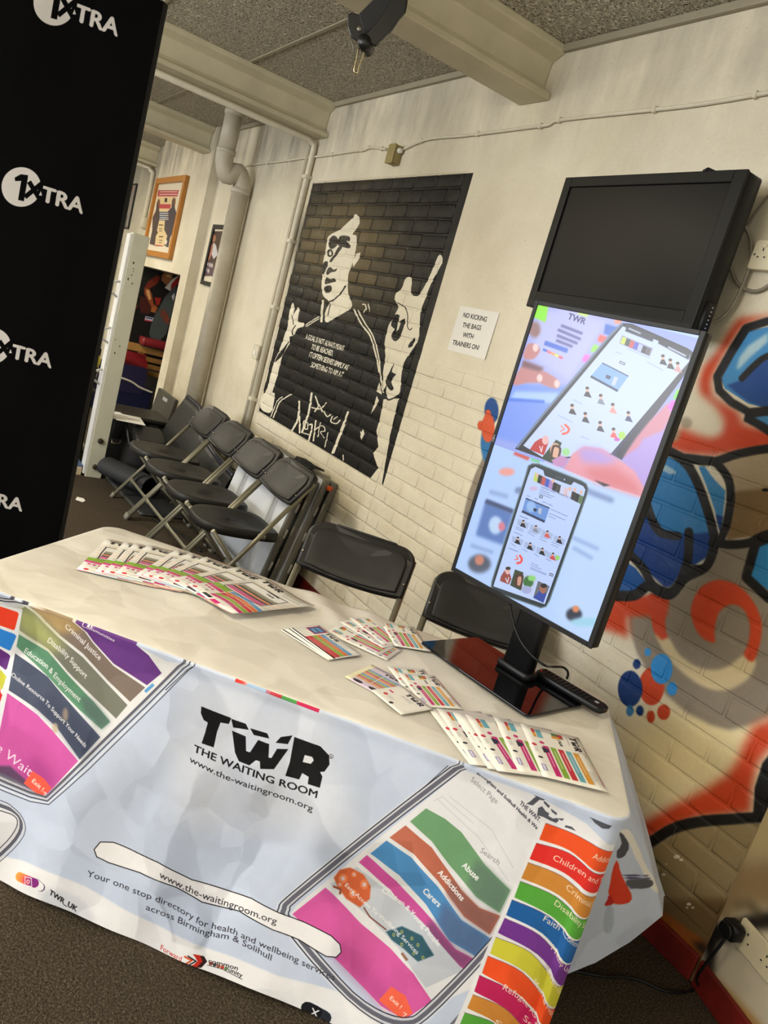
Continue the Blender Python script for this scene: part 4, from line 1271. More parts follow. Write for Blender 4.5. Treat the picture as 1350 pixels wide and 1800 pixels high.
def paint_backdrop():
    W = bp
    pw = (196, 192, 190)
    K = lambda p: crop(0, 0, 0.22222, p)
    ar = bp.px([(208, 70), (147, 381), (92, 651), (40, 903)])
    step = (ar[0] - ar[3]) / 3
    ref = ar[1]
    base = bp.a.copy()
    sh = [np.array(x) for x in (ar[0] - ref, (0, 0), ar[2] - ref, ar[3] - ref, ar[3] - ref + (ar[3] - ar[2]), ar[0] - ref - (ar[1] - ar[0]))]
    old = bp.px
    for d in sh:
        for dx in (0, -0.62 / BW * bp.W):
            bp.px = lambda pts, d=d, dx=dx: old(pts) + d + (dx, 0)
            t = np.linspace(0, 2 * PI, 40)
            W.fill(K([(185 + 155 * math.cos(a) + 0 * math.sin(a), 1504 + 156 * math.sin(a)) for a in t]), pw)
            blk = (7, 7, 8)
            W.fill(K([(134, 1432), (182, 1404), (240, 1412), (206, 1616), (160, 1606), (186, 1456), (138, 1458)]), blk)
            W.stroke(K([(246, 1462), (330, 1600)]), 8, blk); W.stroke(K([(352, 1470), (214, 1584)]), 8, blk)
            W.fill(K([(338, 1480), (420, 1460), (420, 1640), (312, 1612), (300, 1560)]), blk)
            W.fill(K([(338, 1535), (348, 1572), (322, 1570)]), pw)
            W.text('TRA', K([(338, 1610), (662, 1712)]), (4.6, -27), pw, .035)
            W.text('RADIO', K([(-390, 1385), (-70, 1495)]), (4.6, -27), pw, .035)
    bp.px = old


paint_backdrop()
M_BACK = print_mat('backdrop_print', bp.image('backdrop_print'), 0.9, lambda t: t.bump(t.noise(3, 2, .5, t.coord('Object')), 0.5, 0.05), 0, 0.05)
M_BLACKCLOTH = plain('black_cloth', (11, 11, 12), 0.8, var=.2)
bk = empty('backdrop_stand', tuple(BE - BD * BW / 2), math.atan2(BD[1], BD[0]), 'tall black fabric backdrop printed with white circle logos', 'backdrop')
m = MB()
hw, dp = BW / 2, 0.06


def bfold(x, z):
    return .012 * MN.noise(Vector((x * 2.2 + z * .8, z * 1.3, 5))) + .004 * MN.noise(Vector((x * 6, z * 5, 9)))


m.grid(lambda u, v: (-hw + BW * u, -dp / 2 + bfold(u * BW, v * BHH) * min(1, 6 * min(u, 1 - u)), .02 + (BHH - .02) * v), 30, 50, uvfn=lambda u, v: (u, v))
b0 = m.grid(lambda u, v: (-hw + BW * u, dp / 2, .02 + (BHH - .02) * v), 4, 4, 1)
for x in (-hw, hw):
    m.grid(lambda u, v: (x + (.012 if x > 0 else -.012) * math.sin(PI * u), -dp / 2 + dp * u, .02 + (BHH - .02) * v), 4, 10, 1)
m.box((-hw, -dp / 2, BHH - .004), (hw, dp / 2, BHH), 1)
m.build('fabric_panel', [M_BACK, M_BLACKCLOTH], bk)
m = MB(); m.rbox((-hw, -.10, 0), (hw, .10, .03), .02); m.build('base', M_STEEL, bk)

# ================================================================ upright display on the table
DD = np.array([0.9855, 0.1697, 0.0]); DN = np.array([0.1697, -0.9855, 0.0])
DC = np.array([-1.386, -0.678, 0.0])
M_BLKPLASTIC = plain('black_plastic', (15, 16, 18), 0.42, var=.1, scale=60, bump=.03, spec=.3)
M_DARKPLASTIC = plain('dark_plastic', (17, 17, 16), 0.42, var=.12, scale=40, bump=.04, spec=.22)
t = NT('black_glass')
M_GLASS = t.out((0.003, 0.003, 0.004), 0.04, None, 0, 0.45)
scr = {'TL': (948, 534), 'TR': (1228, 600), 'BR': (1031, 1127), 'BL': (796, 1002)}
off = 0.012


def disp_uv(p):
    d = ray(*p)
    t_ = ((DC + DN * off - CAM) @ DN) / (d @ DN)
    q = CAM + d * t_ - DC
    return q @ DD, q[2]


su = {k: disp_uv(v) for k, v in scr.items()}
sx0, sx1 = (su['TL'][0] + su['BL'][0]) / 2, (su['TR'][0] + su['BR'][0]) / 2
sz0, sz1 = (su['BL'][1] + su['BR'][1]) / 2, (su['TL'][1] + su['TR'][1]) / 2
sp = Paint(DC + DN * off + DD * sx0 + np.array([0, 0, sz0]), DD, (0, 0, 1), sx1 - sx0, sz1 - sz0, 0.0007, (176, 204, 250), 1.0)


def paint_screen():
    W = sp
    S = lambda p: crop(860, 520, 0.2889, p)
    Q = lambda p: crop(880, 800, 0.15557, p)
    L = lambda p: crop(760, 760, 0.43704, p)
    # lower half: blurred page behind a phone
    W.fill(L([(0, 0), (900, 200), (700, 900), (0, 600)]), (178, 206, 252))
    W.fill(L([(560, 180), (840, 280), (640, 860), (480, 760)]), (190, 216, 252), 40)
    W.fill(L([(210, 280), (320, 330), (280, 460), (170, 420)]), (96, 128, 190), 7); W.ell(*L([(250, 380)])[0], 12, 16, (190, 214, 246), 6); W.ell(*L([(275, 385)])[0], 6, 8, (214, 130, 150), 4)
    W.stroke(L([(210, 282), (320, 325)]), 8, (70, 84, 120), 4); W.stroke(L([(225, 245), (300, 265)]), 8, (150, 176, 222), 5)
    W.ell(*L([(295, 165)])[0], 14, 7, (236, 160, 150), 5); W.ell(*L([(345, 240)])[0], 8, 6, (120, 140, 180), 5)
    W.ell(*L([(185, 535)])[0], 20, 16, (84, 92, 110), 8); W.ell(*L([(185, 520)])[0], 8, 9, (200, 130, 110), 4); W.stroke(L([(150, 460), (240, 490)]), 7, (150, 176, 222), 5)
    W.stroke(L([(600, 235), (715, 280)]), 10, (130, 152, 196), 6); W.stroke(L([(560, 430), (665, 478)]), 7, (156, 182, 228), 5); W.stroke(L([(560, 470), (640, 515)]), 7, (156, 182, 228), 5)
    W.ell(*L([(565, 740)])[0], 14, 12, (50, 56, 74), 5); W.ell(*L([(572, 718)])[0], 6, 6, (222, 140, 100), 3); W.ell(*L([(610, 770)])[0], 26, 8, (160, 212, 236), 6)
    W.fill(L([(330, 82), (390, 105), (380, 120), (320, 95)]), (206, 90, 84), 3); W.fill(L([(395, 105), (430, 118), (425, 132), (390, 120)]), (120, 200, 150), 3)
    # upper half: a hand holding a phone over a leaflet
    up = S([(280, 20), (1300, 280), (915, 1235), (0, 905), (60, 600)])
    W.fill(up, (150, 166, 236))
    W.fill(S([(300, 30), (820, 150), (560, 520), (420, 590), (180, 560), (240, 250)]), (170, 176, 236), 14)
    W.fill(S([(300, 120), (480, 90), (700, 170), (480, 520), (260, 390)]), (186, 190, 236), 10)
    W.fill(S([(110, 540), (480, 560), (180, 910), (20, 870)]), (120, 152, 240), 8); W.fill(S([(150, 590), (420, 600), (380, 665), (120, 640)]), (170, 200, 250), 6)
    W.stroke(S([(110, 640), (330, 655)]), 6, (72, 120, 226), 3)
    W.fill(S([(295, 35), (355, 55), (335, 170), (265, 140)]), (140, 236, 40), 3)
    W.ell(*S([(270, 215)])[0], 10, 14, (150, 110, 110), 6)
    W.text('TWR', S([(468, 150), (572, 185)]), (4, -11), (70, 66, 130), .03)
    for a, b in (((430, 190), (560, 240)), ((410, 215), (550, 275)), ((405, 250), (530, 300)), ((400, 280), (500, 320))):
        W.stroke(S([a, b]), 5, (84, 84, 150), 2, .8)
    W.stroke(S([(330, 295), (470, 345)]), 8, (70, 110, 214), 2)
    for k, c in enumerate(((60, 110, 220), (240, 110, 130), (250, 160, 90), (220, 230, 90), (244, 90, 130))):
        W.stroke(S([(320 + k * 24, 335 + k * 11), (344 + k * 24, 346 + k * 11)]), 4, c, 1)
    for p, c in (([(700, 180), (780, 205), (745, 260), (690, 240)], (62, 110, 206)), ([(665, 245), (720, 265), (690, 300), (650, 285)], (250, 100, 96)), ([(630, 305), (680, 325), (640, 360), (608, 345)], (150, 230, 80)),
                 ([(575, 365), (620, 380), (590, 420), (555, 405)], (250, 110, 210)), ([(540, 100), (600, 120), (590, 140), (530, 120)], (200, 230, 120)), ([(760, 150), (800, 165), (790, 185), (750, 175)], (240, 150, 120))):
        W.fill(S(p), c, 3)
    for p in ([(230, 300), (290, 315), (300, 350), (260, 395), (200, 385)], [(190, 440), (250, 455), (310, 490), (300, 535), (220, 540), (140, 550)], [(260, 450), (340, 475), (420, 530), (400, 575), (310, 545), (240, 490)]):
        W.fill(S(p), (196, 130, 130), 3, smooth=3)
    W.fill(S([(200, 400), (330, 450), (300, 470), (190, 440)]), (120, 76, 84), 5)
    for c in ((275, 325), (300, 510), (405, 545)):
        W.ell(*S([c])[0], 5, 7, (240, 206, 200), 2)
    # phone
    W.fill(S([(1220, 380), (1235, 420), (800, 1010), (730, 975), (1180, 440)]), (20, 22, 50))
    W.stroke(S([(1222, 400), (740, 975)]), 4, (60, 60, 190), 1)
    W.fill(S([(800, 175), (860, 180), (1200, 330), (1240, 360), (1230, 410), (740, 980), (600, 960), (470, 1000), (340, 1010), (150, 940), (180, 900), (700, 290)]), (24, 28, 40))
    W.stroke(S([(165, 930), (330, 720), (560, 450), (720, 260), (800, 180)]), 4, (110, 130, 160), 1)
    W.fill(S([(805, 195), (1215, 365), (1210, 410), (735, 970), (600, 980), (330, 1000), (200, 920)]), (196, 212, 250))
    W.fill(S([(830, 190), (1000, 255), (985, 290), (820, 225)]), (40, 46, 66), 1); W.fill(S([(1030, 270), (1215, 360), (1205, 400), (1020, 300)]), (30, 36, 54), 1)
    W.stroke(S([(1080, 322), (1190, 378)]), 3, (220, 230, 250), 0, .8); W.stroke(S([(840, 208), (915, 240)]), 3, (220, 230, 250), 0, .7)
    rp_ = random.Random(4)

    def faces(pts, cols):
        for (x, y), c in zip(pts, cols):
            W.fill(S([(x - 22, y + 24), (x - 8, y - 4), (x + 8, y - 2), (x + 26, y + 36)]), c, 0); W.ell(*S([(x, y - 14)])[0], 3.0, 4.0, (226, 180, 164))
            W.ell(*S([(x - 1, y - 24)])[0], 3.2, 2.6, (50, 36, 36))
    W.fill(S([(800, 250), (990, 330), (970, 380), (785, 300)]), (150, 150, 190))
    for k, c in enumerate(((200, 220, 80), (60, 70, 60), (200, 80, 80), (80, 90, 200), (180, 190, 220), (40, 40, 50), (90, 80, 90))):
        W.fill(S([(805 + k * 25, 258 + k * 11), (828 + k * 25, 268 + k * 11), (815 + k * 25, 308 + k * 11), (790 + k * 25, 298 + k * 11)]), c)
    faces([(1050, 400), (1095, 425), (1140, 445)], ((24, 22, 28), (30, 26, 30), (210, 150, 150)))
    faces([(590, 595), (672, 640), (745, 695), (840, 745), (498, 700), (578, 750), (668, 805), (750, 845)], ((30, 28, 36), (120, 130, 150), (240, 150, 140), (40, 50, 100), (30, 28, 36), (24, 24, 34), (40, 44, 60), (230, 90, 90)))
    W.fill(S([(680, 418), (840, 500), (775, 590), (610, 500)]), (124, 170, 226)); W.stroke(S([(610, 500), (775, 590)]), 4, (30, 50, 90)); W.stroke(S([(680, 418), (840, 500)]), 2, (50, 70, 110))
    W.fill(S([(705, 490), (735, 500), (725, 520), (700, 510)]), (40, 60, 100)); W.fill(S([(755, 500), (778, 510), (755, 560), (735, 550)]), (190, 200, 220))
    W.stroke(S([(786, 412), (818, 427)]), 4.5, (50, 60, 80)); W.stroke(S([(790, 414), (814, 425)]), 2, (210, 220, 250))
    for a, b in (((830, 330), (970, 390)), ((760, 352), (800, 365)), ((500, 640), (560, 670)), ((410, 735), (500, 780)), ((550, 865), (600, 885)), ((950, 410), (1050, 465)), ((770, 850), (810, 862))):
        W.stroke(S([a, b]), 2, (160, 178, 222), 1, .8)
    W.ell(*S([(800, 860)])[0], 6, 7, (170, 220, 80), 1); W.ell(*S([(770, 885)])[0], 5, 3, (200, 80, 190), 1)
    W.stroke(S([(455, 795), (478, 820), (468, 842), (440, 850)]), 4, (236, 96, 80), 0, smooth=3); W.stroke(S([(430, 800), (450, 822), (425, 835)]), 2, (236, 130, 110))
    W.fill(S([(300, 880), (340, 870), (355, 900), (325, 980), (240, 945), (270, 900)]), (190, 40, 40)); W.ell(*S([(335, 888)])[0], 6, 8, (230, 180, 180)); W.stroke(S([(300, 925), (310, 960), (318, 925)]), 1.5, (240, 230, 240))
    W.fill(S([(400, 885), (435, 905), (380, 1030), (310, 1000)]), (40, 60, 40)); W.ell(*S([(395, 950)])[0], 9, 13, (226, 176, 150)); W.stroke(S([(370, 990), (385, 925), (425, 940), (410, 1010)]), 4, (70, 48, 40), smooth=3)
    W.ell(*S([(460, 960)])[0], 7, 7, (160, 220, 150), 2)
    # hand
    W.fill(S([(1090, 700), (1130, 640), (1180, 540), (1230, 430), (1250, 600), (1100, 760), (930, 1235), (800, 1010), (900, 880)]), (176, 150, 220), 3)
    W.fill(S([(1080, 660), (1100, 740), (1050, 830), (930, 880), (900, 930), (800, 1000), (880, 880), (960, 780)]), (206, 130, 150), 4)
    W.fill(S([(1130, 590), (1170, 560), (1150, 640), (1110, 640)]), (110, 226, 60), 2); W.fill(S([(1100, 650), (1140, 650), (1110, 720), (1075, 690)]), (246, 90, 216), 3); W.stroke(S([(1175, 545), (1155, 590)]), 6, (240, 170, 210), 2)
    W.fill(S([(460, 1040), (500, 970), (570, 925), (680, 940), (790, 1010), (880, 1080), (960, 1230), (915, 1240), (640, 1150), (440, 1060)]), (226, 150, 166), 3)
    W.fill(S([(530, 940), (640, 935), (780, 1010), (700, 1040), (560, 1020)]), (176, 152, 226), 12, .9); W.fill(S([(560, 1060), (760, 1050), (900, 1160), (915, 1230), (640, 1140)]), (214, 112, 118), 14, .8)
    W.fill(S([(370, 1010), (430, 980), (475, 1000), (450, 1050), (390, 1045)]), (196, 140, 190), 2)
    W.stroke(S([(330, 1020), (640, 1150), (925, 1240)]), 2.5, (226, 206, 226), 2, .8); W.fill(S([(630, 1130), (730, 1165), (690, 1170)]), (30, 30, 40), 2)
    # ---------------- clear phone on the lower half
    ph = Q([(300, 140), (345, 115), (420, 120), (900, 310), (955, 345), (975, 400), (960, 470), (540, 1660), (500, 1730), (440, 1745), (-60, 1570), (-120, 1510), (-110, 1440), (270, 250)])
    W.fill(ph, (34, 48, 58)); W.stroke(ph, 2, (110, 130, 140), closed=True)
    W.fill(Q([(330, 175), (380, 150), (470, 190), (485, 250), (780, 360), (815, 320), (920, 370), (945, 410), (930, 470), (485, 1705), (-95, 1500), (290, 280)]), (188, 208, 250))
    W.stroke(Q([(600, 262), (680, 285)]), 2, (70, 80, 90)); W.ell(*Q([(708, 295)])[0], 1.4, 1.6, (160, 190, 220))
    for k, c in enumerate(((190, 210, 90), (40, 44, 40), (190, 80, 80), (60, 90, 190), (170, 130, 190), (30, 30, 36), (60, 60, 60), (200, 206, 236), (216, 190, 200), (200, 210, 240), (40, 34, 34), (26, 24, 28), (90, 120, 80))):
        x, y = 375 + k * 42, 225 + k * 21
        W.fill(Q([(x, y - 10), (x + 44, y + 10), (x + 22, y + 100), (x - 18, y + 80)]), c)
    for x, y in ((770, 400), (825, 412), (895, 440), (400, 245), (580, 310)):
        W.ell(*Q([(x, y)])[0], 2.6, 3.4, (228, 180, 160))
    W.ell(*Q([(360, 395)])[0], 7, 4, (206, 180, 216), 2)
    W.text('Common Unity / Forward For Life', Q([(442, 388), (620, 455), (794, 522)]), (1, -4.6), (70, 84, 130))
    for a, b, w in (((430, 405), (540, 450), 1.2), ((425, 430), (590, 490), 1.2), ((420, 452), (560, 505), 1.2), ((285, 475), (320, 488), 1.2), ((370, 505), (410, 520), 1.2), ((460, 545), (510, 562), 1.2), ((520, 570), (575, 592), 1.2), ((550, 628), (745, 712), 1.2),
                    ((535, 676), (720, 755), 1.2), ((525, 705), (605, 740), 1.2), ((205, 705), (300, 742), 1.4), ((160, 825), (250, 865), 1), ((155, 845), (240, 882), 1), ((300, 875), (400, 915), 1), ((290, 890), (370, 938), 1), ((430, 935), (520, 970), 1), ((425, 960), (505, 1000), 1),
                    ((565, 1000), (665, 1045), 1), ((555, 1025), (640, 1065), 1), ((140, 888), (235, 930), 1.2), ((105, 1015), (155, 1050), 1), ((230, 1080), (290, 1110), 1), ((365, 1130), (420, 1170), 1), ((80, 1068), (185, 1112), 1.4), ((335, 1235), (410, 1272), 1), ((325, 1260), (445, 1310), 1),
                    ((322, 1285), (510, 1365), 1), ((320, 1300), (500, 1375), 1), ((495, 1190), (560, 1220), 1)):
        W.stroke(Q([a, b]), w, (110, 128, 176), 0, .8)
    W.stroke(Q([(425, 482), (462, 497)]), 4.5, (40, 50, 80)); W.stroke(Q([(430, 484), (458, 495)]), 2, (200, 214, 250)); W.stroke(Q([(540, 1362), (580, 1380)]), 4.5, (40, 50, 80)); W.stroke(Q([(545, 1364), (576, 1378)]), 2, (200, 214, 250))
    W.fill(Q([(272, 506), (540, 618), (485, 775), (228, 655)]), (104, 146, 214)); W.stroke(Q([(228, 652), (485, 772)]), 4, (36, 50, 84)); W.stroke(Q([(272, 506), (540, 618)]), 2.4, (50, 66, 104))
    W.ell(*Q([(330, 600)])[0], 8, 10, (150, 186, 236), 3); W.fill(Q([(362, 615), (400, 630), (390, 660), (355, 645)]), (30, 44, 70)); W.fill(Q([(420, 610), (455, 625), (440, 690), (410, 675)]), (180, 190, 210))
    for x, y, c in ((240, 800, (40, 36, 44)), (382, 860, (130, 140, 160)), (512, 920, (210, 90, 90)), (650, 985, (26, 30, 50)), (178, 990, (30, 30, 40)), (318, 1055, (24, 28, 40)), (455, 1115, (24, 36, 36)), (575, 1170, (206, 70, 80))):
        W.fill(Q([(x - 55, y - 62), (x + 70, y - 10), (x + 50, y + 52), (x - 68, y + 5)]), (166, 184, 220)); W.fill(Q([(x - 36, y + 18), (x - 10, y - 22), (x + 14, y - 16), (x + 34, y + 44)]), c)
        W.ell(*Q([(x + 4, y - 28)])[0], 2.0, 2.8, (226, 180, 164)); W.ell(*Q([(x + 5, y - 40)])[0], 2.0, 1.5, (40, 30, 30))
    W.ell(*Q([(630, 1180)])[0], 4, 4, (150, 210, 100), 1)
    W.stroke(Q([(205, 1155), (226, 1190), (215, 1228), (175, 1240)]), 4, (240, 84, 80), smooth=3); W.stroke(Q([(165, 1155), (184, 1195), (148, 1200)]), 2, (240, 110, 100))
    W.fill(Q([(20, 1340), (60, 1300), (100, 1380), (110, 1420), (80, 1480), (-20, 1440), (-10, 1390)]), (150, 70, 66)); W.ell(*Q([(68, 1325)])[0], 4.5, 6.5, (224, 176, 170)); W.ell(*Q([(72, 1298)])[0], 4.5, 3, (60, 50, 50)); W.stroke(Q([(45, 1410), (65, 1460), (80, 1400)]), 1.5, (220, 220, 230))
    W.fill(Q([(150, 1310), (245, 1345), (215, 1550), (95, 1490)]), (50, 70, 50)); W.ell(*Q([(195, 1430)])[0], 6, 10, (206, 150, 130)); W.stroke(Q([(160, 1500), (165, 1400), (215, 1370), (240, 1420), (215, 1520)]), 5, (74, 50, 42), smooth=3)
    W.fill(Q([(255, 1350), (400, 1410), (340, 1610), (220, 1560)]), (190, 200, 236)); W.ell(*Q([(300, 1450)])[0], 9, 10, (60, 110, 60), 2); W.ell(*Q([(340, 1410)])[0], 7, 5, (140, 210, 120), 2); W.ell(*Q([(280, 1540)])[0], 9, 7, (160, 170, 214), 1)
    W.fill(Q([(410, 1440), (540, 1500), (470, 1690), (355, 1630)]), (104, 104, 112)); W.fill(Q([(420, 1560), (450, 1540), (505, 1590), (470, 1690), (355, 1630)]), (44, 70, 160)); W.ell(*Q([(465, 1530)])[0], 5.5, 8.5, (160, 104, 84)); W.ell(*Q([(475, 1495)])[0], 5.5, 4, (40, 34, 34))


paint_screen()
DZ = math.atan2(DD[1], DD[0])
ds = empty('display_screen', tuple(DC + np.array([0, 0, ZT + .0048])), DZ, 'tall lit portrait display on a black stand on the white table', 'display')
# local frame: x along DD, y away from the viewer, z from the table top
bz = 0.009
z0, z1 = sz0 - ZT, sz1 - ZT
m = MB(); m.rbox((-.20, -.125, 0.0015), (.20, .125, bz), .012); m.build('base', M_GLASS, ds)
m = MB(); m.rbox((-.035, .040, bz), (.058, .078, z0 + .25), .012); m.build('neck', M_BLKPLASTIC, ds)
m = MB(); m.rbox((-.045, .030, bz), (.068, .088, bz + .022), .012); m.build('collar', M_BLKPLASTIC, ds)
m = MB(); m.box((-.06, .018, z0 + .22), (.085, .045, z0 + .40)); m.build('bracket', M_BLKPLASTIC, ds, None, .004)
bx0, bx1, bz0, bz1 = sx0 - .012, sx1 + .014, z0 - .013, z1 + .012
m = MB(); m.rbox((bx0, -.008, bz0), (bx1, .022, bz1), .006, axis=1); m.rbox((bx0 + .06, .022, bz0 + .1), (bx1 - .06, .040, bz1 - .1), .02, axis=1); m.build('housing', M_BLKPLASTIC, ds)
m = MB()
for lo, hi in (((bx0, -.0125, bz0), (sx0, -.008, bz1)), ((sx1, -.0125, bz0), (bx1, -.008, bz1)), ((sx0, -.0125, bz0), (sx1, -.008, z0)), ((sx0, -.0125, z1), (sx1, -.008, bz1))):
    m.box(lo, hi)
m.build('bezel', M_BLKPLASTIC, ds, None, .0012)
m = MB(); m.grid(lambda u, v: (sx0 + (sx1 - sx0) * u, -.0095, z0 + (z1 - z0) * v), 1, 1, uvfn=lambda u, v: (u, v))
m.build('screen', print_mat('screen_picture', sp.image('screen_picture'), 0.25, None, 0.78), ds)
M_MARK = plain('grey_marking', (170, 172, 178), 0.4)


def lettering(s, size, fn, mat, parent, name='lettering', bold=0.0, thick=.0004):
    tr, w = text_tris(s, bold)
    b = MB()
    for a in tr:
        b.add([fn(p[0] * size, p[1] * size, thick) for p in a], [(0, 1, 2)])
    return b.build(name, mat, parent)


yl = disp_uv((863, 775))[1] - ZT
lettering('NEC', .008, lambda x, y, d: (bx0 + .0028 + y * .9, -.0128 - d, yl + .014 - x), M_MARK, ds, 'lettering', .03)
m = MB(); m.rbox((bx0 - .006, -.004, disp_uv((798, 970))[1] - ZT), (bx0 + .001, .012, disp_uv((798, 945))[1] - ZT), .002); pwr = m.build('control_tab', M_BLKPLASTIC, ds)
t = NT('blue_lamp'); t.b.inputs['Emission Color'].default_value = (.05, .1, 1, 1); t.b.inputs['Emission Strength'].default_value = 3
m = MB(); m.ball((bx0 - .0035, -.0045, disp_uv((800, 950))[1] - ZT), .002, 8); m.build('standby_lamp', t.out((.02, .03, .2), .3), pwr)
# black lead hanging from behind the display
L = crop(760, 760, 0.43704, [(312, 690), (325, 760), (350, 830), (385, 880), (420, 915), (450, 936)])
pts = []
for i, p in enumerate(L):
    d = ray(*p); o_ = (-.02 - .01 * i / 5)
    t_ = ((DC + DN * (.005 + .0) - CAM) @ DN) / (d @ DN)
    pts.append(CAM + d * t_)
for p, z in zip(crop(760, 760, 0.43704, [(470, 942), (500, 943), (525, 945), (542, 958), (546, 975), (540, 992)]), (.80, .79, .782, .775, .765, .752)):
    pts.append(on_z(p[0], p[1], z))
di = ds.matrix_basis.inverted() if False else (Matrix.Translation(ds.location) @ Matrix.Rotation(DZ, 4, 'Z')).inverted()
m = MB(); m.tube([di @ Vector(p) for p in spline(pts, 4)], .0035, 8); m.build('power_lead', M_BLKPLASTIC, ds)

# ---------------- remote control behind the base
rc = np.array([-1.262, -0.527])
ra = math.atan2(.045, .2)
re_ = empty('remote_control', (rc[0], rc[1], ZT + .0135), ra, 'black remote control lying beside the glass base of the display', 'remote control')
m = MB(); m.rbox((-.108, -.026, .003), (.110, .026, .022), .016); m.build('body', M_BLKPLASTIC, re_)
bm = MB(); bm.rbox((0, 0, .022), (.007, .008, .0245), .002, seg=1)
bm = bm.mesh('button', M_DARKPLASTIC)
for i in range(13):
    for j in range(3):
        if (i, j) == (0, 0):
            continue
        o = bpy.data.objects.new('button', bm); COL.objects.link(o); o.parent = re_
        o.location = (-.098 + i * .0125, -.017 + j * .0125, 0)
m = MB(); m.rbox((-.099, -.018, .022), (-.091, -.009, .025), .002); m.build('power_button', plain('red_button', (170, 40, 40), .4), re_)
m = MB(); m.box((.075, -.006, .0221), (.086, .006, .0224)); m.build('emblem', M_MARK, re_)

# ================================================================ television on the wall
TVY = -0.17
c = [on_y(*p, TVY) for p in ((996, 310), (1276, 303), (1206, 581), (926, 543))]
tx0, tx1 = (c[0][0] + c[3][0]) / 2, c[2][0] + .02
tz0, tz1 = c[2][2] - .004, (c[0][2] + c[1][2]) / 2
tv = empty('television', (0, TVY, 0), 0, 'switched-off black television mounted on the wall behind the lit display', 'television')
m = MB(); m.rbox((tx0, .004, tz0), (tx1, .075, tz1), .012, axis=1); m.rbox((tx0 + .12, .075, tz0 + .08), (tx1 - .12, .125, tz1 - .10), .03, axis=1); m.build('housing', M_DARKPLASTIC, tv)
m = MB()
ox0, ox1, oz0, oz1 = tx0 + .036, tx1 - .045, tz0 + .062, tz1 - .036
for lo, hi in (((tx0, -.006, tz0), (ox0, .006, tz1)), ((ox1, -.006, tz0), (tx1, .006, tz1)), ((ox0, -.006, tz0), (ox1, .006, oz0)), ((ox0, -.006, oz1), (ox1, .006, tz1))):
    m.box(lo, hi)
m.build('bezel', M_DARKPLASTIC, tv, None, .003)
t = NT('matt_screen')
m = MB(); m.box((ox0, .002, oz0), (ox1, .006, oz1)); m.build('screen', t.out((0.007, 0.007, 0.007), 0.34, None, 0, 0.16), tv)
m = MB(); m.rbox((tx1 - .012, .018, tz0 - .005), (tx1 + .012, .062, tz0 + .10), .006); cpn = m.build('control_panel', M_BLKPLASTIC, tv)
for k in range(7):
    m = MB(); m.ball((tx1 + .0125, .04, tz0 + .012 + k * .0125), .0028, 8); m.build('button', M_MARK, cpn)
m = MB(); m.box((tx0 + .004, -.0075, tz0 + .004), (tx1 - .004, -.006, tz0 + .024)); m.build('speaker_strip', M_BLKPLASTIC, tv)
m = MB(); m.tube([(tx1 - .17, .012, tz1 + .004), (tx1 - .165, .02, tz1 + .014), (tx1 - .14, .03, tz1 + .006), (tx1 - .10, .03, tz1 + .004), (tx1 - .03, .03, tz1 + .006)], .006); m.build('tape_lump', M_BLKPLASTIC, tv)
xm = (tx0 + tx1) / 2
m = MB(); m.box((xm - .1, .125, (tz0 + tz1) / 2 - .1), (xm + .1, -TVY, (tz0 + tz1) / 2 + .1)); m.build('wall_bracket', M_STEEL, tv)

M_CABLE = plain('grey_cable', (126, 118, 104), 0.5, var=.1)
M_SOCKET = plain('cream_plastic', (214, 204, 176), 0.4, var=.04)
M_HOLE = plain('socket_hole', (14, 13, 12), 0.6)
K = lambda p: crop(1150, 270, 0.19444, p)


def wall_cable(pts, ys, r=.005, label='', n=5):
    p = [on_y(x, y, d) for (x, y), d in zip(pts, ys)]
    m = MB(); m.tube(spline(p, n), r, 8)
    return tag(m.build('wall_cable', M_CABLE), label, 'cable')


wall_cable(K([(640, 560), (780, 610), (850, 720), (878, 850), (860, 1020), (800, 1190), (730, 1340), (640, 1460), (540, 1520), (460, 1490)]), (-.06, -.05, -.03, -.02, -.02, -.02, -.025, -.03, -.05, -.08), .0055, 'long grey cable looping beside the television down to its side buttons')
wall_cable(K([(560, 830), (650, 910), (700, 1060), (760, 1180), (860, 1240), (950, 1238), (1029, 1195), (1130, 1130)]), (-.08, -.06, -.03, -.02, -.015, -.012, -.012, -.012), .0055, 'grey cable looping from the television under the cream wall socket')
wall_cable(K([(600, 940), (700, 830), (820, 690), (930, 520), (1029, 385), (1130, 250)]), (-.03, -.012, -.01, -.008, -.008, -.008), .004, 'thin straight cable running up the wall beside the television')
# socket beside the television
q = [on_y(*p, -.012) for p in K([(925, 800), (1029, 798), (858, 1055)])]
sx, sz1_, sz0_ = q[2][0], q[0][2], q[2][2]


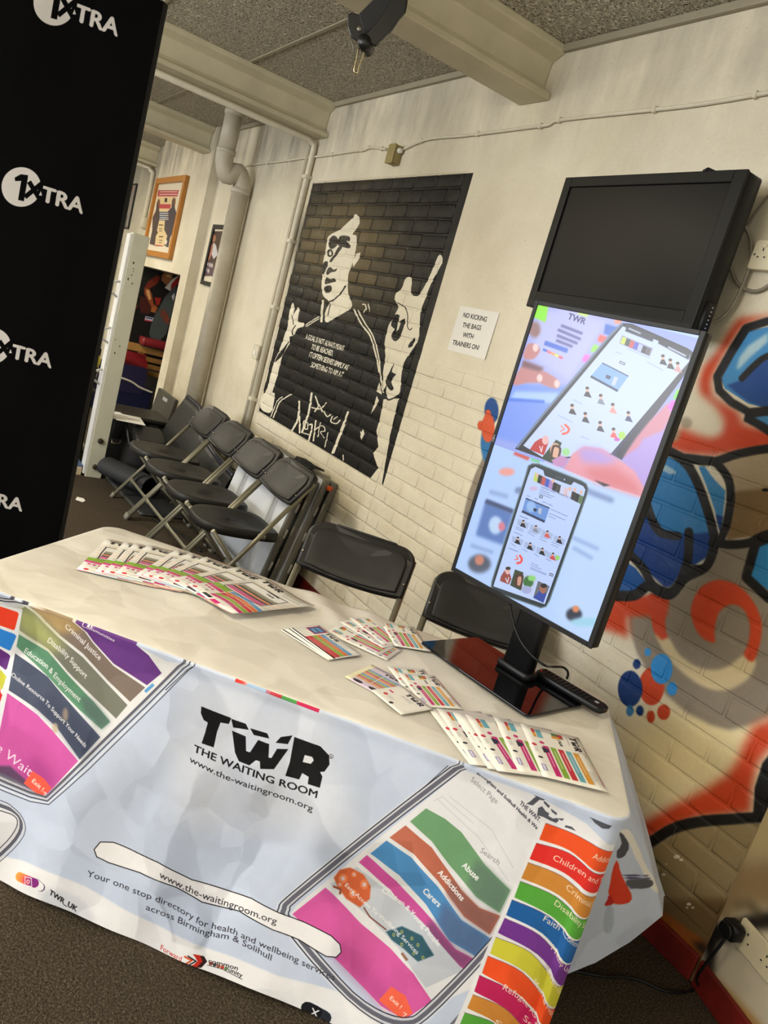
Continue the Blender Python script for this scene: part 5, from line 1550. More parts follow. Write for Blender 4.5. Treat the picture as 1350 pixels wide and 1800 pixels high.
def socket(name, x0, z0, w, h, d, label, fr=None, gangs=2, holes=None):
    e = empty(name, (0, 0, 0), 0, label, 'socket')
    if fr is not None:
        e.matrix_world = fr
    m = MB(); m.rbox((x0, -d, z0), (x0 + w, -.001, z0 + h), .008, axis=1); m.build('faceplate', M_SOCKET, e)
    for k in range(gangs):
        cx, cz = x0 + w * ((k + .5) / gangs), z0 + h * .42
        for dx, dz, a, b in ((0, .022, .004, .008), (-.011, 0, .0055, .0045), (.011, 0, .0055, .0045)):
            m = MB(); m.box((cx + dx - a / 2 - .003, -d - .0012, cz + dz - b / 2 - .003), (cx + dx + a / 2 + .003, -d, cz + dz + b / 2 + .003)); su_ = m.build('slot_surround', M_SOCKET, e)
            m = MB(); m.box((cx + dx - a / 2, -d - .0016, cz + dz - b / 2), (cx + dx + a / 2, -d, cz + dz + b / 2)); m.build('pin_slot', M_HOLE, su_)
        m = MB(); m.rbox((cx - .008, -d - .004, z0 + h * .74), (cx + .008, -d, z0 + h * .88), .002, axis=1); m.build('switch', M_SOCKET, e)
    m = MB(); m.lathe([(0.0001, 0), (.004, 0), (.0035, .0012), (.0001, .0012)], seg=10, M=Matrix.Translation((x0 + .012, -d, z0 + h / 2)) @ Matrix.Rotation(PI / 2, 4, 'X')); m.build('screw', M_STEEL, e)
    return e


socket('wall_socket', sx, sz0_, .146, .088, .03, 'cream double wall socket on the wall right of the television')
wr = Matrix(((ER[0], -ER[1], 0, X_COR), (ER[1], ER[0], 0, 0), (0, 0, 1, 0), (0, 0, 0, 1)))
socket('wall_socket', .075, .215, .146, .086, .012, 'cream double socket low on the right wall with a black plug', wr)
socket('wall_socket', .155, .325, .146, .086, .012, 'cream socket low on the right wall just above the plugged one', wr)
# plug and its lead
pg = empty('power_plug', (0, 0, 0), 0, 'black plug in the low right wall socket with a lead on the carpet', 'plug'); pg.matrix_world = wr
m = MB(); m.rbox((.055, -.055, .235), (.110, -.0165, .285), .014, axis=1); m.rbox((.06, -.066, .24), (.105, -.055, .28), .016, axis=1); m.build('body', M_BLKPLASTIC, pg)
pl = [tuple(P(.085, -.05, .236)), tuple(P(.08, -.06, .18)), tuple(P(.06, -.06, .08))]
pl += [on_z(*p, .006) for p in crop(1000, 1250, .3057, [(740, 1590), (650, 1616), (540, 1605), (430, 1555), (330, 1530), (200, 1525), (60, 1500), (-60, 1480)])]
inv = wr.inverted()
m = MB(); m.tube([inv @ Vector(p) for p in spline(pl, 5)], .0045, 8); m.build('lead', M_BLKPLASTIC, pg)

# ================================================================ things fixed to the wall
M_PAPER = plain('white_paper', (232, 230, 224), 0.7, var=.02)
# paper notice
c = [on_y(*p, -.002) for p in ((808, 541), (880, 546), (852, 633), (787, 614))]
nx0, nx1, nz0, nz1 = (c[0][0] + c[3][0]) / 2, (c[1][0] + c[2][0]) / 2, (c[2][2] + c[3][2]) / 2, (c[0][2] + c[1][2]) / 2
np_ = Paint((nx0, 0, nz0), (1, 0, 0), (0, 0, 1), nx1 - nx0, nz1 - nz0, .0005, (226, 223, 216), 1.0)
Mx = lambda p: crop(420, 270, 0.35556, p)
for s, a, b in (('NO KICKING', (1108, 808), (1224, 832)), ('THE BAGS', (1105, 858), (1196, 874)), ('WITH', (1106, 906), (1158, 917)), ('TRAINERS ON!', (1056, 944), (1186, 972))):
    np_.text(s, Mx([a, b]), (2.4, -8.6), (26, 24, 24), .022)
m = MB()
m.grid(lambda u, v: (nx0 + (nx1 - nx0) * u, -.002 - .010 * max(0, u - .85) * 2 * (1 - v) - .008 * max(0, .2 - u) * (1 - v), nz0 + (nz1 - nz0) * v), 12, 10, uvfn=lambda u, v: (u, v))
tag(m.build('paper_notice', print_mat('notice_print', np_.image('notice_print'), .7)), 'white paper notice about kicking bags taped beside the mural', 'notice')

# junction box and clipped cable
c = [on_y(*p, -.05) for p in crop(430, 180, .21481, [(1185, 345), (1245, 335), (1225, 490), (1155, 475)])]
jx0, jx1, jz0, jz1 = c[3][0], c[1][0] + .0, c[2][2], c[0][2]
jb = empty('junction_box', (0, 0, 0), 0, 'small olive junction box on the wall above the mural', 'junction box')
M_OLIVE = plain('olive_plastic', (150, 136, 88), 0.5, var=.06)
m = MB(); m.rbox((jx0, -.045, jz0), (jx1, -.001, jz1), .006, axis=1); m.build('body', M_OLIVE, jb)
m = MB(); m.rbox((jx0 - .002, -.055, jz0 - .002), (jx1 + .002, -.045, jz1 + .002), .006, axis=1); m.build('cover', M_OLIVE, jb)
m = MB(); m.lathe([(.0001, 0), (.014, 0), (.014, .02), (.0001, .02)], seg=12, M=Matrix.Translation((jx1, -.025, (jz0 + jz1) / 2 + .02)) @ Matrix.Rotation(PI / 2, 4, 'Y')); m.build('gland', M_PAPER, jb)
R8 = lambda p: crop(430, 180, .21481, p)
R2 = lambda p: crop(400, 0, .7037, p)
for k, (pts, lab) in enumerate(((R8([(-20, 525), (0, 522), (160, 498), (300, 484), (420, 465), (520, 452), (640, 438), (840, 408), (980, 388), (1010, 372), (1060, 370), (1160, 384)]), 'painted cable clipped along the wall left of the junction box'),
                                (R2([(440, 373), (500, 348), (600, 338), (740, 320), (800, 312), (830, 300), (1000, 281), (1170, 262), (1350, 232), (1420, 222)]), 'painted cable clipped along the wall right of the junction box'))):
    p = [on_y(x, y, -.008) for x, y in pts]
    sp_ = spline(p, 5)
    wc = empty('clipped_cable', (0, 0, 0), 0, lab, 'cable')
    m = MB(); m.tube(sp_, .0075, 8); m.build('sheath', M_GREYPAINT, wc)
    for i in range(4, len(sp_) - 2, 7):
        x, y, z = sp_[i]
        m = MB(); m.rbox((x - .006, -.018, z - .012), (x + .006, -.001, z + .012), .003, axis=1); m.build('clip', M_GREYPAINT, wc)

# conduits: down the wall and along the lower flange of the beam
cxa = on_y(545, 285, -.02)[0]
ce = empty('conduit_pipe', (0, 0, 0), 0, 'painted conduit running down the wall beside the mural', 'pipe')
zt = ZC - .225
m = MB(); m.tube([(cxa + .02, -3.2, zt - .016), (cxa + .02, -.08, zt - .016), (cxa + .02, -.03, zt - .03), (cxa + .02, -.024, zt - .07), (cxa + .02, -.024, .50)], .02, 10); m.build('pipe', M_GREYPAINT, ce)
m = MB(); m.tube([(cxa - .075, -.016, zt - .02), (cxa - .075, -.016, .55)], .013, 10); m.build('thin_pipe', M_GREYPAINT, ce)
for z in (2.42, 2.0, 1.55, .9):
    m = MB(); m.rbox((cxa - .01, -.05, z - .012), (cxa + .05, -.001, z + .012), .004, axis=1); m.build('saddle', M_GREYPAINT, ce)
sw = empty('light_switch', (0, 0, 0), 0, 'small cream switch box on the thin pipe left of the mural', 'switch')
c = [on_y(*p, -.03) for p in ((455, 607), (473, 612), (452, 630))]
m = MB(); m.rbox((c[0][0] - .03, -.055, c[2][2] - .01), (c[0][0] + .065, -.031, c[0][2]), .006, axis=1); m.build('body', M_GREYPAINT, sw)
m = MB(); m.rbox((c[0][0] + .008, -.060, c[2][2] + .02), (c[0][0] + .035, -.055, c[2][2] + .05), .003, axis=1); m.build('rocker', M_PAPER, sw)

# soil pipe with a swan neck
M_PIPE = plain('pipe_paint', (186, 178, 160), 0.5, var=.12, scale=9, bump=.2)
px_ = on_y(352, 650, -.085)[0]


def ydepth(p):
    d = ray(*p); t_ = (px_ - CAM[0]) / d[0]
    return CAM + d * t_


up1, up2 = ydepth((412, 195)), ydepth((400, 262))
yu = (up1[1] + up2[1]) / 2
dp_ = empty('drain_pipe', (0, 0, 0), 0, 'fat painted drain pipe with a bend near the ceiling', 'pipe')
za, zb = up2[2] - .02, ydepth((422, 330))[2]
m = MB(); m.tube([(px_, yu, ZC), (px_, yu, za)], .066, 18); m.build('upper_pipe', M_PIPE, dp_)
m = MB(); m.tube(spline([(px_, yu, za + .01), (px_, yu, za - .06), (px_, yu * .75 - .085 * .25, za - .16), (px_, yu * .3 - .085 * .7, zb + .10), (px_, -.085, zb + .02), (px_, -.085, zb - .03)], 5), .068, 18); m.build('bend', M_PIPE, dp_)
m = MB(); m.tube([(px_, -.085, zb), (px_, -.085, 0)], .066, 18); m.build('lower_pipe', M_PIPE, dp_)
for z, y in ((za, yu), (zb - .03, -.085), (ZC - .05, yu)):
    m = MB(); m.lathe([(.064, -.018), (.073, -.016), (.074, 0), (.073, .016), (.064, .018)], (px_, y, z), 18); m.build('collar', M_PIPE, dp_)

# framed pictures
M_OAK = plain('oak_frame', (176, 116, 44), 0.4, var=.15, scale=14)
M_BLKFRAME = plain('black_frame', (20, 19, 18), 0.4)


def picture(label, x0, x1, z0, z1, y, fw, fmat, paint, d=.03, mount=0.0, name='framed_poster'):
    e = empty(name, (0, y, 0), 0, label, 'picture')
    pp = Paint((x0, y, z0), (1, 0, 0), (0, 0, 1), x1 - x0, z1 - z0, .002, (222, 212, 190), 1.0)
    paint(pp)
    for lo, hi in (((x0, -d, z0), (x0 + fw, 0, z1)), ((x1 - fw, -d, z0), (x1, 0, z1)), ((x0 + fw, -d, z0), (x1 - fw, 0, z0 + fw)), ((x0 + fw, -d, z1 - fw), (x1 - fw, 0, z1))):
        m = MB(); m.box(lo, hi); m.build('frame_rail', fmat, e, None, .004)
    m = MB(); m.grid(lambda u, v: (x0 + (x1 - x0) * u, -.012, z0 + (z1 - z0) * v), 1, 1, uvfn=lambda u, v: (u, v)); m.build('print', print_mat('poster_print', pp.image('poster_print'), .35), e)
    return e


P4 = lambda p: crop(200, 160, .18519, p)


def paint_fight(W):
    for p in ([(432, 945), (632, 945), (615, 1005), (425, 1005)], [(440, 1075), (555, 1075), (550, 1118), (432, 1118)], [(405, 1455), (480, 1460), (478, 1480), (400, 1475)]):
        W.fill(P4(p), (178, 70, 76))
    W.fill(P4([(425, 1010), (610, 1010), (540, 1480), (390, 1460)]), (222, 196, 148))
    W.fill(P4([(440, 1150), (540, 1150), (520, 1235), (430, 1230)]), (70, 84, 110)); W.fill(P4([(440, 1078), (555, 1078), (550, 1120), (432, 1118)]), (184, 70, 74))
    W.fill(P4([(435, 1030), (448, 1040), (440, 1110), (448, 1200), (420, 1330), (432, 1345), (410, 1380), (400, 1470), (350, 1455), (375, 1330), (380, 1200), (410, 1140), (420, 1060)]), (74, 62, 62), 1)
    W.fill(P4([(580, 1015), (598, 1030), (590, 1110), (605, 1160), (590, 1300), (545, 1400), (530, 1490), (490, 1470), (520, 1380), (490, 1320), (500, 1200), (530, 1140), (560, 1110), (565, 1040)]), (72, 62, 70), 1)
    W.ell(*P4([(439, 1060)])[0], 2, 6, (120, 84, 60)); W.ell(*P4([(585, 1055)])[0], 2.4, 7, (110, 76, 56)); W.fill(P4([(500, 1400), (520, 1430), (505, 1470), (490, 1440)]), (226, 216, 196))
    for z in (960, 985, 1165, 1185, 1205, 1222):
        W.stroke(P4([(445, z), (530 if z > 1100 else 615, z)]), 1.6, (232, 222, 206), 0, .8)
    for z, w in ((1275, 40), (1310, 34), (1330, 30), (1385, 40), (1420, 34), (1442, 26)):
        W.stroke(P4([(440, z), (440 + w, z + 2)]), 2 if w == 40 else 1.2, (60, 44, 40), 0, .8)
    W.fill(P4([(495, 1020), (520, 1020), (516, 1060), (492, 1060)]), (70, 50, 50))


c = [on_y(*p, -.10) for p in ((276, 314), (329, 310), (301, 459), (254, 446))]
picture('oak framed boxing poster on the white pier beyond the drain pipe', (c[0][0] + c[3][0]) / 2, (c[1][0] + c[2][0]) / 2, (c[2][2] + c[3][2]) / 2, (c[0][2] + c[1][2]) / 2, -.084, .055, M_OAK, paint_fight, .04)


def paint_black(W):
    W.fill(P4([(960, 1335), (1080, 1335), (960, 1760), (860, 1760)]), (74, 54, 46)); W.fill(P4([(960, 1440), (985, 1470), (1000, 1560), (960, 1600), (935, 1540)]), (206, 204, 206), 1); W.ell(*P4([(962, 1400)])[0], 3.5, 7, (176, 120, 90), 1)
    W.fill(P4([(935, 1460), (960, 1450), (940, 1560), (915, 1620), (905, 1580)]), (180, 120, 100), 1); W.fill(P4([(880, 1640), (960, 1620), (960, 1760), (870, 1760)]), (92, 74, 84), 1)
    for x, y in ((900, 1640), (925, 1655), (885, 1690), (910, 1710), (945, 1660)):
        W.ell(*P4([(x, y)])[0], 2, 4, (190, 176, 176), 1)


c = [on_y(*p, -.03) for p in ((374, 394), (352, 499))]
picture('small black framed photo partly behind the drain pipe', c[0][0] - .0, c[0][0] + .50, c[1][2], c[0][2], -.001, .035, M_BLKFRAME, paint_black, .028, name='framed_photo')


def paint_third(W):
    K = lambda p: crop(200, 160, .18519, p)
    W.fill(K([(0, 880), (220, 880), (150, 1310), (0, 1310)]), (170, 160, 150)); W.fill(K([(100, 905), (192, 905), (186, 950), (90, 950)]), (178, 66, 70)); W.fill(K([(80, 980), (160, 980), (150, 1120), (130, 1180), (60, 1180)]), (128, 114, 108), 2)
    W.ell(*K([(140, 1000)])[0], 4, 9, (150, 120, 100), 1); W.fill(K([(70, 1180), (140, 1180), (120, 1300), (40, 1300)]), (84, 92, 96), 3)


c = [on_y(*p, -.02) for p in ((240, 322), (222, 402))]
picture('grey framed poster at the far left edge beside the backdrop', c[0][0] - 1.0, c[0][0], c[1][2], c[0][2], -.001, .02, M_BLKFRAME, paint_third, .02)
# thin conduit dropping from the far beam
m = MB(); x_ = on_y(270, 300, -.03)[0]
m.tube(spline([(x_ - .1, -2.4, ZC - .24), (x_ - .1, -.3, ZC - .24), (x_ - .02, -.06, ZC - .27), (x_, -.03, ZC - .36), (x_, -.03, 2.1)], 5), .022, 8)
o = tag(m.build('conduit_pipe', M_GREYPAINT), 'thin painted conduit bending down left of the oak framed poster', 'pipe')
m = MB(); m.rbox((x_ - .05, -.06, 2.0), (x_ + .05, -.001, 2.12), .01, axis=1); m.build('switch_box', M_GREYPAINT, o)

# boxing poster on the dark end wall of the alcove
bx = -9.585
pa, pb = on_x(228, 455, bx), on_x(330, 650, bx)
y0_, y1_ = .02, 1.5
ap = Paint((bx, y0_, .5), (0, 1, 0), (0, 0, 1), y1_ - y0_, 1.2, .002, (22, 19, 17), 1.0)
Kp = lambda p: crop(150, 380, .14815, p)


def paint_boxer(W):
    f = lambda p, c, s=1, o=1.0: W.fill(Kp(p), c, s, o)
    f([(640, 590), (900, 640), (700, 860), (560, 1000), (600, 700)], (34, 32, 28), 3)
    f([(940, 660), (1040, 690), (1030, 760), (960, 820), (900, 760), (910, 700)], (150, 96, 54)); f([(960, 690), (1020, 700), (1010, 730), (960, 720)], (206, 170, 110), 1)
    f([(840, 700), (890, 720), (860, 800), (760, 860), (700, 850), (740, 780)], (122, 44, 26)); f([(700, 850), (760, 860), (790, 920), (810, 1040), (860, 1080), (840, 1130), (790, 1100), (740, 1000), (700, 920)], (150, 74, 40))
    f([(720, 870), (760, 880), (780, 980), (760, 1000), (730, 930)], (226, 170, 110), 1); f([(820, 960), (900, 970), (880, 1050), (840, 1060)], (150, 34, 24), 1); f([(790, 1070), (850, 1090), (830, 1150), (770, 1130)], (170, 100, 50), 1)
    f([(650, 950), (720, 960), (780, 1080), (760, 1160), (660, 1150), (640, 1050)], (74, 30, 22), 3); f([(560, 1110), (640, 1040), (620, 1080), (530, 1180), (510, 1320), (500, 1300)], (112, 44, 28), 1)
    f([(1040, 740), (1115, 700), (1100, 800), (1010, 890), (940, 850)], (216, 206, 190), 1); f([(1060, 760), (1120, 705), (1105, 800), (1010, 880), (1020, 810)], (160, 40, 34), 1)
    f([(1060, 830), (1090, 850), (1060, 980), (1020, 1180), (960, 1400), (880, 1480), (800, 1490), (755, 1400), (780, 1280), (830, 1160), (880, 1080), (950, 950)], (74, 80, 78), 1); f([(1020, 950), (1060, 905), (1062, 960), (1045, 1010)], (200, 200, 196), 0)
    W.text('NEW', Kp([(880, 1130), (930, 1270)]), (10, -5), (130, 58, 40), .05); W.text('W', Kp([(940, 1180), (965, 1300)]), (7, -3), (150, 60, 44), .03)
    f([(715, 1185), (810, 1205), (795, 1250), (700, 1235)], (200, 190, 200), 0); f([(720, 1195), (800, 1210), (795, 1225), (715, 1210)], (60, 70, 120), 0); f([(705, 1225), (795, 1245), (790, 1255), (700, 1240)], (190, 50, 70), 0)


paint_boxer(ap)
m = MB(); m.grid(lambda u, v: (bx, y0_ + (y1_ - y0_) * u, .5 + 1.2 * v), 1, 1, uvfn=lambda u, v: (u, v)); b_ = m.box((bx - .012, y0_, .5), (bx - .001, y1_, 1.7))
tag(m.build('wall_banner', print_mat('boxing_print', ap.image('boxing_print'), .5)), 'dark boxing poster on the alcove wall above the wooden slats', 'poster')

# chain hoist clip hanging under the beam
hp = on_z(668, 60, 2.52)
M_HOIST = plain('black_rubber', (13, 13, 13), 0.4, var=.15)
h = empty('hanging_pulley', (0, 0, 0), 0, 'black pulley with a steel clip hanging from the ceiling beam', 'pulley')


def hpt(x, y, d=0.0):
    """point of the pulley: its own upright plane facing the room, through hp"""
    r_ = ray(560 + x * .14815, y * .14815)
    n = np.array([0.8, -0.6, 0.0])
    t_ = ((hp - CAM) @ n) / (r_ @ n)
    return CAM + r_ * t_ + n * d


def plate(pts, d0, d1, name, mat, par, bevel=.004):
    m = MB(); m.prism(pts, d0, d1, lambda a, b, d: tuple(hpt(a, b, d))); return m.build(name, mat, par, None, bevel)


plate([(335, 150), (380, 120), (470, 150), (560, 60), (640, 10), (720, -60), (900, -140), (880, 60), (700, 280), (600, 400), (520, 470), (440, 460), (370, 410), (335, 300)], -.03, -.012, 'side_plate', M_HOIST, h)
plate([(560, 460), (700, 300), (860, 60), (900, -140), (1080, -140), (1060, 60), (1040, 180), (960, 270), (880, 390), (740, 520), (690, 580), (640, 570)], .012, .03, 'side_plate', M_HOIST, h)
plate([(480, 180), (640, 20), (880, -60), (1000, 0), (900, 200), (760, 340), (640, 420), (540, 420)], -.012, .012, 'wheel', plain('dark_rope', (24, 23, 22), .7), h)
m = MB(); m.lathe([(.0001, -.04), (.022, -.04), (.024, 0), (.022, .04), (.0001, .04)], seg=14, M=Matrix.Translation(Vector(hpt(560, 540))) @ Matrix.Rotation(RAD(50), 4, 'Z') @ Matrix.Rotation(PI / 2, 4, 'X')); m.build('swivel', M_HOIST, h)
M_CHROME = plain('bright_steel', (190, 180, 150), 0.25, metal=1.0, var=.05)
m = MB(); m.tube([hpt(*p) for p in spline([(475, 570), (455, 680), (425, 830), (440, 865), (465, 855), (490, 760), (535, 640), (545, 560)], 4)], .0035, 8); m.build('clip', M_CHROME, h)
m = MB(); m.tube([hpt(380, 420), hpt(405, 540), hpt(435, 720)], .0022, 6); m.build('wire', M_STEEL, h)
m = MB(); m.tube([hpt(740, 140), hpt(780, 20), hpt(820, -60)], .012, 8); m.tube([hpt(820, -60), np.array([hpt(820, -60)[0], hpt(820, -60)[1], ZC])], .010, 8); m.build('strap', M_HOIST, h)
for p in ((500, 390), (590, 500)):
    m = MB(); m.lathe([(.0001, 0), (.010, 0), (.008, .006), (.0001, .006)], seg=12, M=Matrix.Translation(Vector(hpt(*p, .03))) @ Matrix.Rotation(RAD(53), 4, 'Z') @ Matrix.Rotation(PI / 2, 4, 'X')); m.build('bolt', M_STEEL, h)

# ================================================================ leaflets and cards on the cloth
CLS = {'blue': (96, 156, 206), 'orange': (224, 120, 60), 'red': (206, 54, 66), 'green': (140, 178, 62), 'pink': (206, 44, 120), 'olive': (120, 116, 70), 'black': (34, 32, 34), 'grey': (150, 148, 146), 'ochre': (226, 160, 60), 'teal': (110, 178, 196)}
INK = (22, 20, 22)


def logo(W, x, y, s, d=(1, 0)):
    """the three-letter mark with its slanting cut; x, y is the lower left corner, s the letter height"""
    u = np.array(d, float); v = np.array([-d[1], d[0]], float)
    g = lambda p: [tuple(np.array((x, y)) + u * a * s + v * b * s) for a, b in p]
    for p in ([(0, 1), (.95, 1), (.95, .76), (.66, .76), (.60, 0), (.20, 0), (.26, .76), (0, .76)], [(1.0, .78), (1.46, .78), (1.46, 1), (.98, 1)], [(1.0, .70), (1.40, .70), (1.48, .34), (1.62, .62), (1.92, .62), (1.94, .34), (2.1, .70), (2.42, .70), (2.1, 0), (1.72, 0), (1.66, .2), (1.56, 0), (1.2, 0)],
              [(1.62, .78), (2.1, .78), (2.1, 1), (1.62, 1)], [(2.5, .95), (2.55, 1), (3.2, 1), (3.42, .85), (3.42, .55), (3.25, .42), (3.48, 0), (3.08, 0), (2.9, .36), (2.86, .36), (2.86, 0), (2.46, 0)]):
        W.fill(g(p), INK, q=True)
    W.fill(g([(2.88, .82), (3.06, .82), (3.06, .6), (2.88, .6)]), (244, 242, 236), q=True)


def rect(W, x0, y0, x1, y1, c, op=1.0):
    W.fill([(x0, y0), (x1, y0), (x1, y1), (x0, y1)], c, 0, op, q=True)


def lines(W, x0, y0, x1, n, dy, c=(120, 118, 120), wd=.0009, rnd=random.Random(5)):
    for i in range(n):
        W.stroke([(x0, y0 - i * dy), (x0 + (x1 - x0) * rnd.uniform(.6, 1), y0 - i * dy)], wd, c, q=True, op=.8)


def sheet(w, h):
    return Paint((0, 0, 0), (1, 0, 0), (0, 1, 0), w, h, .0006, (243, 240, 232), 1.0)


def bars(W, x0, y0, w, h, cols, bend=.0, gap=.12):
    n = len(cols)
    for i, c in enumerate(cols):
        ya, yb = y0 + h * (n - i - 1 + gap / 2) / n, y0 + h * (n - i - gap / 2) / n
        top = [(x0 + w * t, yb + bend * math.sin(t * PI * 1.2)) for t in np.linspace(0, 1, 9)]
        bot = [(x0 + w * t, ya + bend * math.sin(t * PI * 1.2)) for t in np.linspace(1, 0, 9)]
        W.fill(top + bot, CLS[c], q=True)
        W.stroke([(x0 + w * .12, (ya + yb) / 2 + bend * .3), (x0 + w * .7, (ya + yb) / 2 + bend)], h / n * .14, (244, 236, 232), q=True, op=.7)


def design_a4():
    w, h = .21, .297
    W = sheet(w, h)
    rr = random.Random(2)
    for i in range(70):                                  # fine coloured stripes across the middle of the sheet
        y = .05 + i * .0029
        W.stroke([(0, y), (w, y + .002)], .0016, CLS[rr.choice(list(CLS))], q=True, op=.28)
    rect(W, 0, .236, w, .297, (244, 241, 233))
    for i, c in enumerate(('red', 'red', 'green', 'orange', 'pink')):
        rect(W, .012 + i * .037, .288, .049 + i * .037, .2905, CLS[c])
    logo(W, .016, .256, .024)
    lines(W, .115, .276, .19, 4, .005)
    W.stroke([(.12, .252), (.196, .252)], .0022, (70, 68, 70), q=True)
    ph = spline([(.030, .222), (.150, .232), (.166, .224), (.172, .140), (.160, .128), (.036, .114), (.024, .126), (.020, .210)], 4, True)
    W.fill(ph, (246, 245, 242), q=True)
    W.fill([(.03, .185), (.168, .195), (.17, .17), (.028, .160)], (226, 224, 222), q=True)
    for i, c in enumerate(('grey', 'olive', 'black', 'orange', 'black', 'pink', 'pink')):
        y = .186 - i * .0095
        W.fill([(.026, y), (.169, y + .010), (.169, y + .0015), (.026, y - .008)], CLS[c], q=True, op=.92)
    W.stroke(ph, .0038, (46, 44, 56), q=True, closed=True)
    rect(W, .085, .224, .135, .231, (30, 30, 36)); logo(W, .10, .205, .009)
    bars(W, .070, .030, .14, .082, ('blue', 'orange', 'red', 'green', 'pink'), .012)
    rect(W, 0, .040, .066, .112, (240, 236, 230)); rect(W, 0, .086, .066, .112, CLS['green'])
    rect(W, 0, .070, .066, .085, CLS['pink']); lines(W, .006, .080, .05, 2, .005, (246, 226, 236))
    for k in range(3):
        W.ell(.016 + k * .014, .060, .005, .005, CLS['pink'], q=True)
    rect(W, .060, .012, .094, .026, INK); lines(W, .064, .022, .088, 2, .005, (240, 238, 236))
    rect(W, .104, .004, .150, .024, CLS['pink']); rect(W, .134, .006, .150, .022, (238, 236, 230))
    W.ell(.020, .018, .007, .007, CLS['red'], q=True); lines(W, .030, .021, .052, 3, .004); W.ell(.045, .040, .005, .005, CLS['grey'], q=True)
    for i, c in enumerate(('pink', 'blue', 'blue', 'green', 'orange', 'red')):
        rect(W, i * w / 6, 0, (i + 1) * w / 6, .0028, CLS[c])
    return W.image('leaflet_print')


def design_a5(w=.225, h=.148, light=False):
    """landscape card: mark and coloured bars on the left half, pictures and small marks below"""
    W = sheet(w, h)
    k = w / .225
    for i, c in enumerate(('red', 'green', 'orange', 'pink')):
        rect(W, .05 * k + i * .04 * k, h - .0045, .09 * k + i * .04 * k, h - .003, CLS[c])
    logo(W, .012 * k, h - .030 * k, .018 * k)
    lines(W, .016 * k, h - .036 * k, .066 * k, 2, .003 * k)
    bars(W, .085 * k, .032 * k, .125 * k, .092 * k, ('ochre', 'teal', 'red', 'green', 'pink'), 0, .25)
    W.stroke([(.080 * k, h - .026 * k), (.080 * k, h - .010 * k), (.098 * k, h - .010 * k)], .001, INK, q=True)
    rect(W, .012 * k, .072 * k, .034 * k, .10 * k, (90, 140, 90)); rect(W, .014 * k, .086 * k, .030 * k, .10 * k, CLS['red']); rect(W, .026 * k, .07 * k, .038 * k, .09 * k, CLS['ochre'])
    logo(W, .040 * k, .082 * k, .008 * k)
    rect(W, .012 * k, .032 * k, .050 * k, .046 * k, CLS['teal']); rect(W, .012 * k, .022 * k, .03 * k, .030 * k, CLS['red']); rect(W, .03 * k, .022 * k, .05 * k, .030 * k, CLS['ochre'])
    W.ell(.072 * k, .036 * k, .006 * k, .006 * k, CLS['pink'], q=True)
    W.fill([(.092 * k, .030 * k), (.118 * k, .030 * k), (.112 * k, .044 * k), (.098 * k, .046 * k)], (50, 44, 60), q=True)
    W.ell(.088 * k, .014 * k, .006 * k, .006 * k, CLS['red'], q=True); lines(W, .098 * k, .017 * k, .124 * k, 3, .003 * k); W.ell(.142 * k, .016 * k, .004 * k, .006 * k, INK, q=True)
    rect(W, .170 * k, .010 * k, .196 * k, .020 * k, (110, 96, 170)); rect(W, .172 * k, .012 * k, .194 * k, .018 * k, (226, 222, 240))
    lines(W, .155 * k, h - .012 * k, .21 * k, 5, .0035 * k)
    return W.image('card_print')


def design_dark():
    w, h = .175, .105
    W = sheet(w, h)
    rect(W, 0, .060, w, h, (240, 238, 232)); logo(W, .050, .082, .014)
    rect(W, .006, .050, .046, .098, CLS['red']); rect(W, .009, .053, .043, .095, (90, 60, 130)); rect(W, .013, .058, .039, .090, CLS['blue']); logo(W, .016, .070, .006); lines(W, .018, .066, .034, 2, .003, (240, 240, 244))
    lines(W, .10, .096, .165, 5, .004)
    bars(W, .052, .006, .118, .070, ('blue', 'orange', 'green', 'red', 'red'), 0, .05)
    rect(W, 0, .0, .05, .045, (238, 236, 230)); rect(W, 0, .006, w, .011, INK)
    return W.image('card_print')


def design_grid():
    w, h = .11, .13
    W = sheet(w, h)
    rect(W, 0, .0, w, h, (222, 206, 226)); rect(W, 0, 0, .014, h, (240, 232, 196)); logo(W, .05, .108, .012); lines(W, .02, .124, .05, 2, .004)
    for c in range(2):
        bars(W, .012 + c * .045, .030, .042, .070, ('blue', 'green', 'red', 'ochre', 'blue', 'green', 'red', 'ochre'), 0, .2)
    for c in range(2):
        W.ell(.030 + c * .045, .014, .014, .007, (44, 40, 44), q=True)
    return W.image('card_print')


def design_white():
    w, h = .11, .105
    W = sheet(w, h)
    logo(W, .038, .078, .016); lines(W, .04, .070, .09, 3, .004)
    W.ell(.022, .030, .006, .006, CLS['red'], q=True); lines(W, .032, .034, .06, 3, .004); W.ell(.06, .014, .005, .006, INK, q=True); rect(W, .01, .05, .024, .056, CLS['pink'])
    return W.image('card_print')


PAPER_EDGE = plain('paper_edge', (236, 232, 222), 0.6, var=.02)


def paper_mesh(w, h, img, curl=0.0, name='leaflet'):
    m = MB()
    nx, ny = 8, 8
    z = lambda u, v: .0004 + curl * (max(0, u - .55) ** 2 * 3 + max(0, .25 - v) ** 2 * 3)
    m.grid(lambda u, v: (u * w, v * h - h, z(u, v) + .0004), nx, ny, 0, True, lambda u, v: (u, v))
    b = m.grid(lambda u, v: (u * w, v * h - h, z(u, v)), nx, ny, 1, True)
    rim = [(i, 0) for i in range(nx)] + [(nx, j) for j in range(ny)] + [(nx - i, ny) for i in range(nx)] + [(0, ny - j) for j in range(ny)]
    n = len(rim)
    idx = [j * (nx + 1) + i for i, j in rim]
    for k in range(n):
        m.f.append([idx[k], b + idx[k], b + idx[(k + 1) % n], idx[(k + 1) % n]]); m.s.append(False); m.m.append(1)
    return m.mesh(name, [print_mat(name + '_paper', img, .38), PAPER_EDGE])


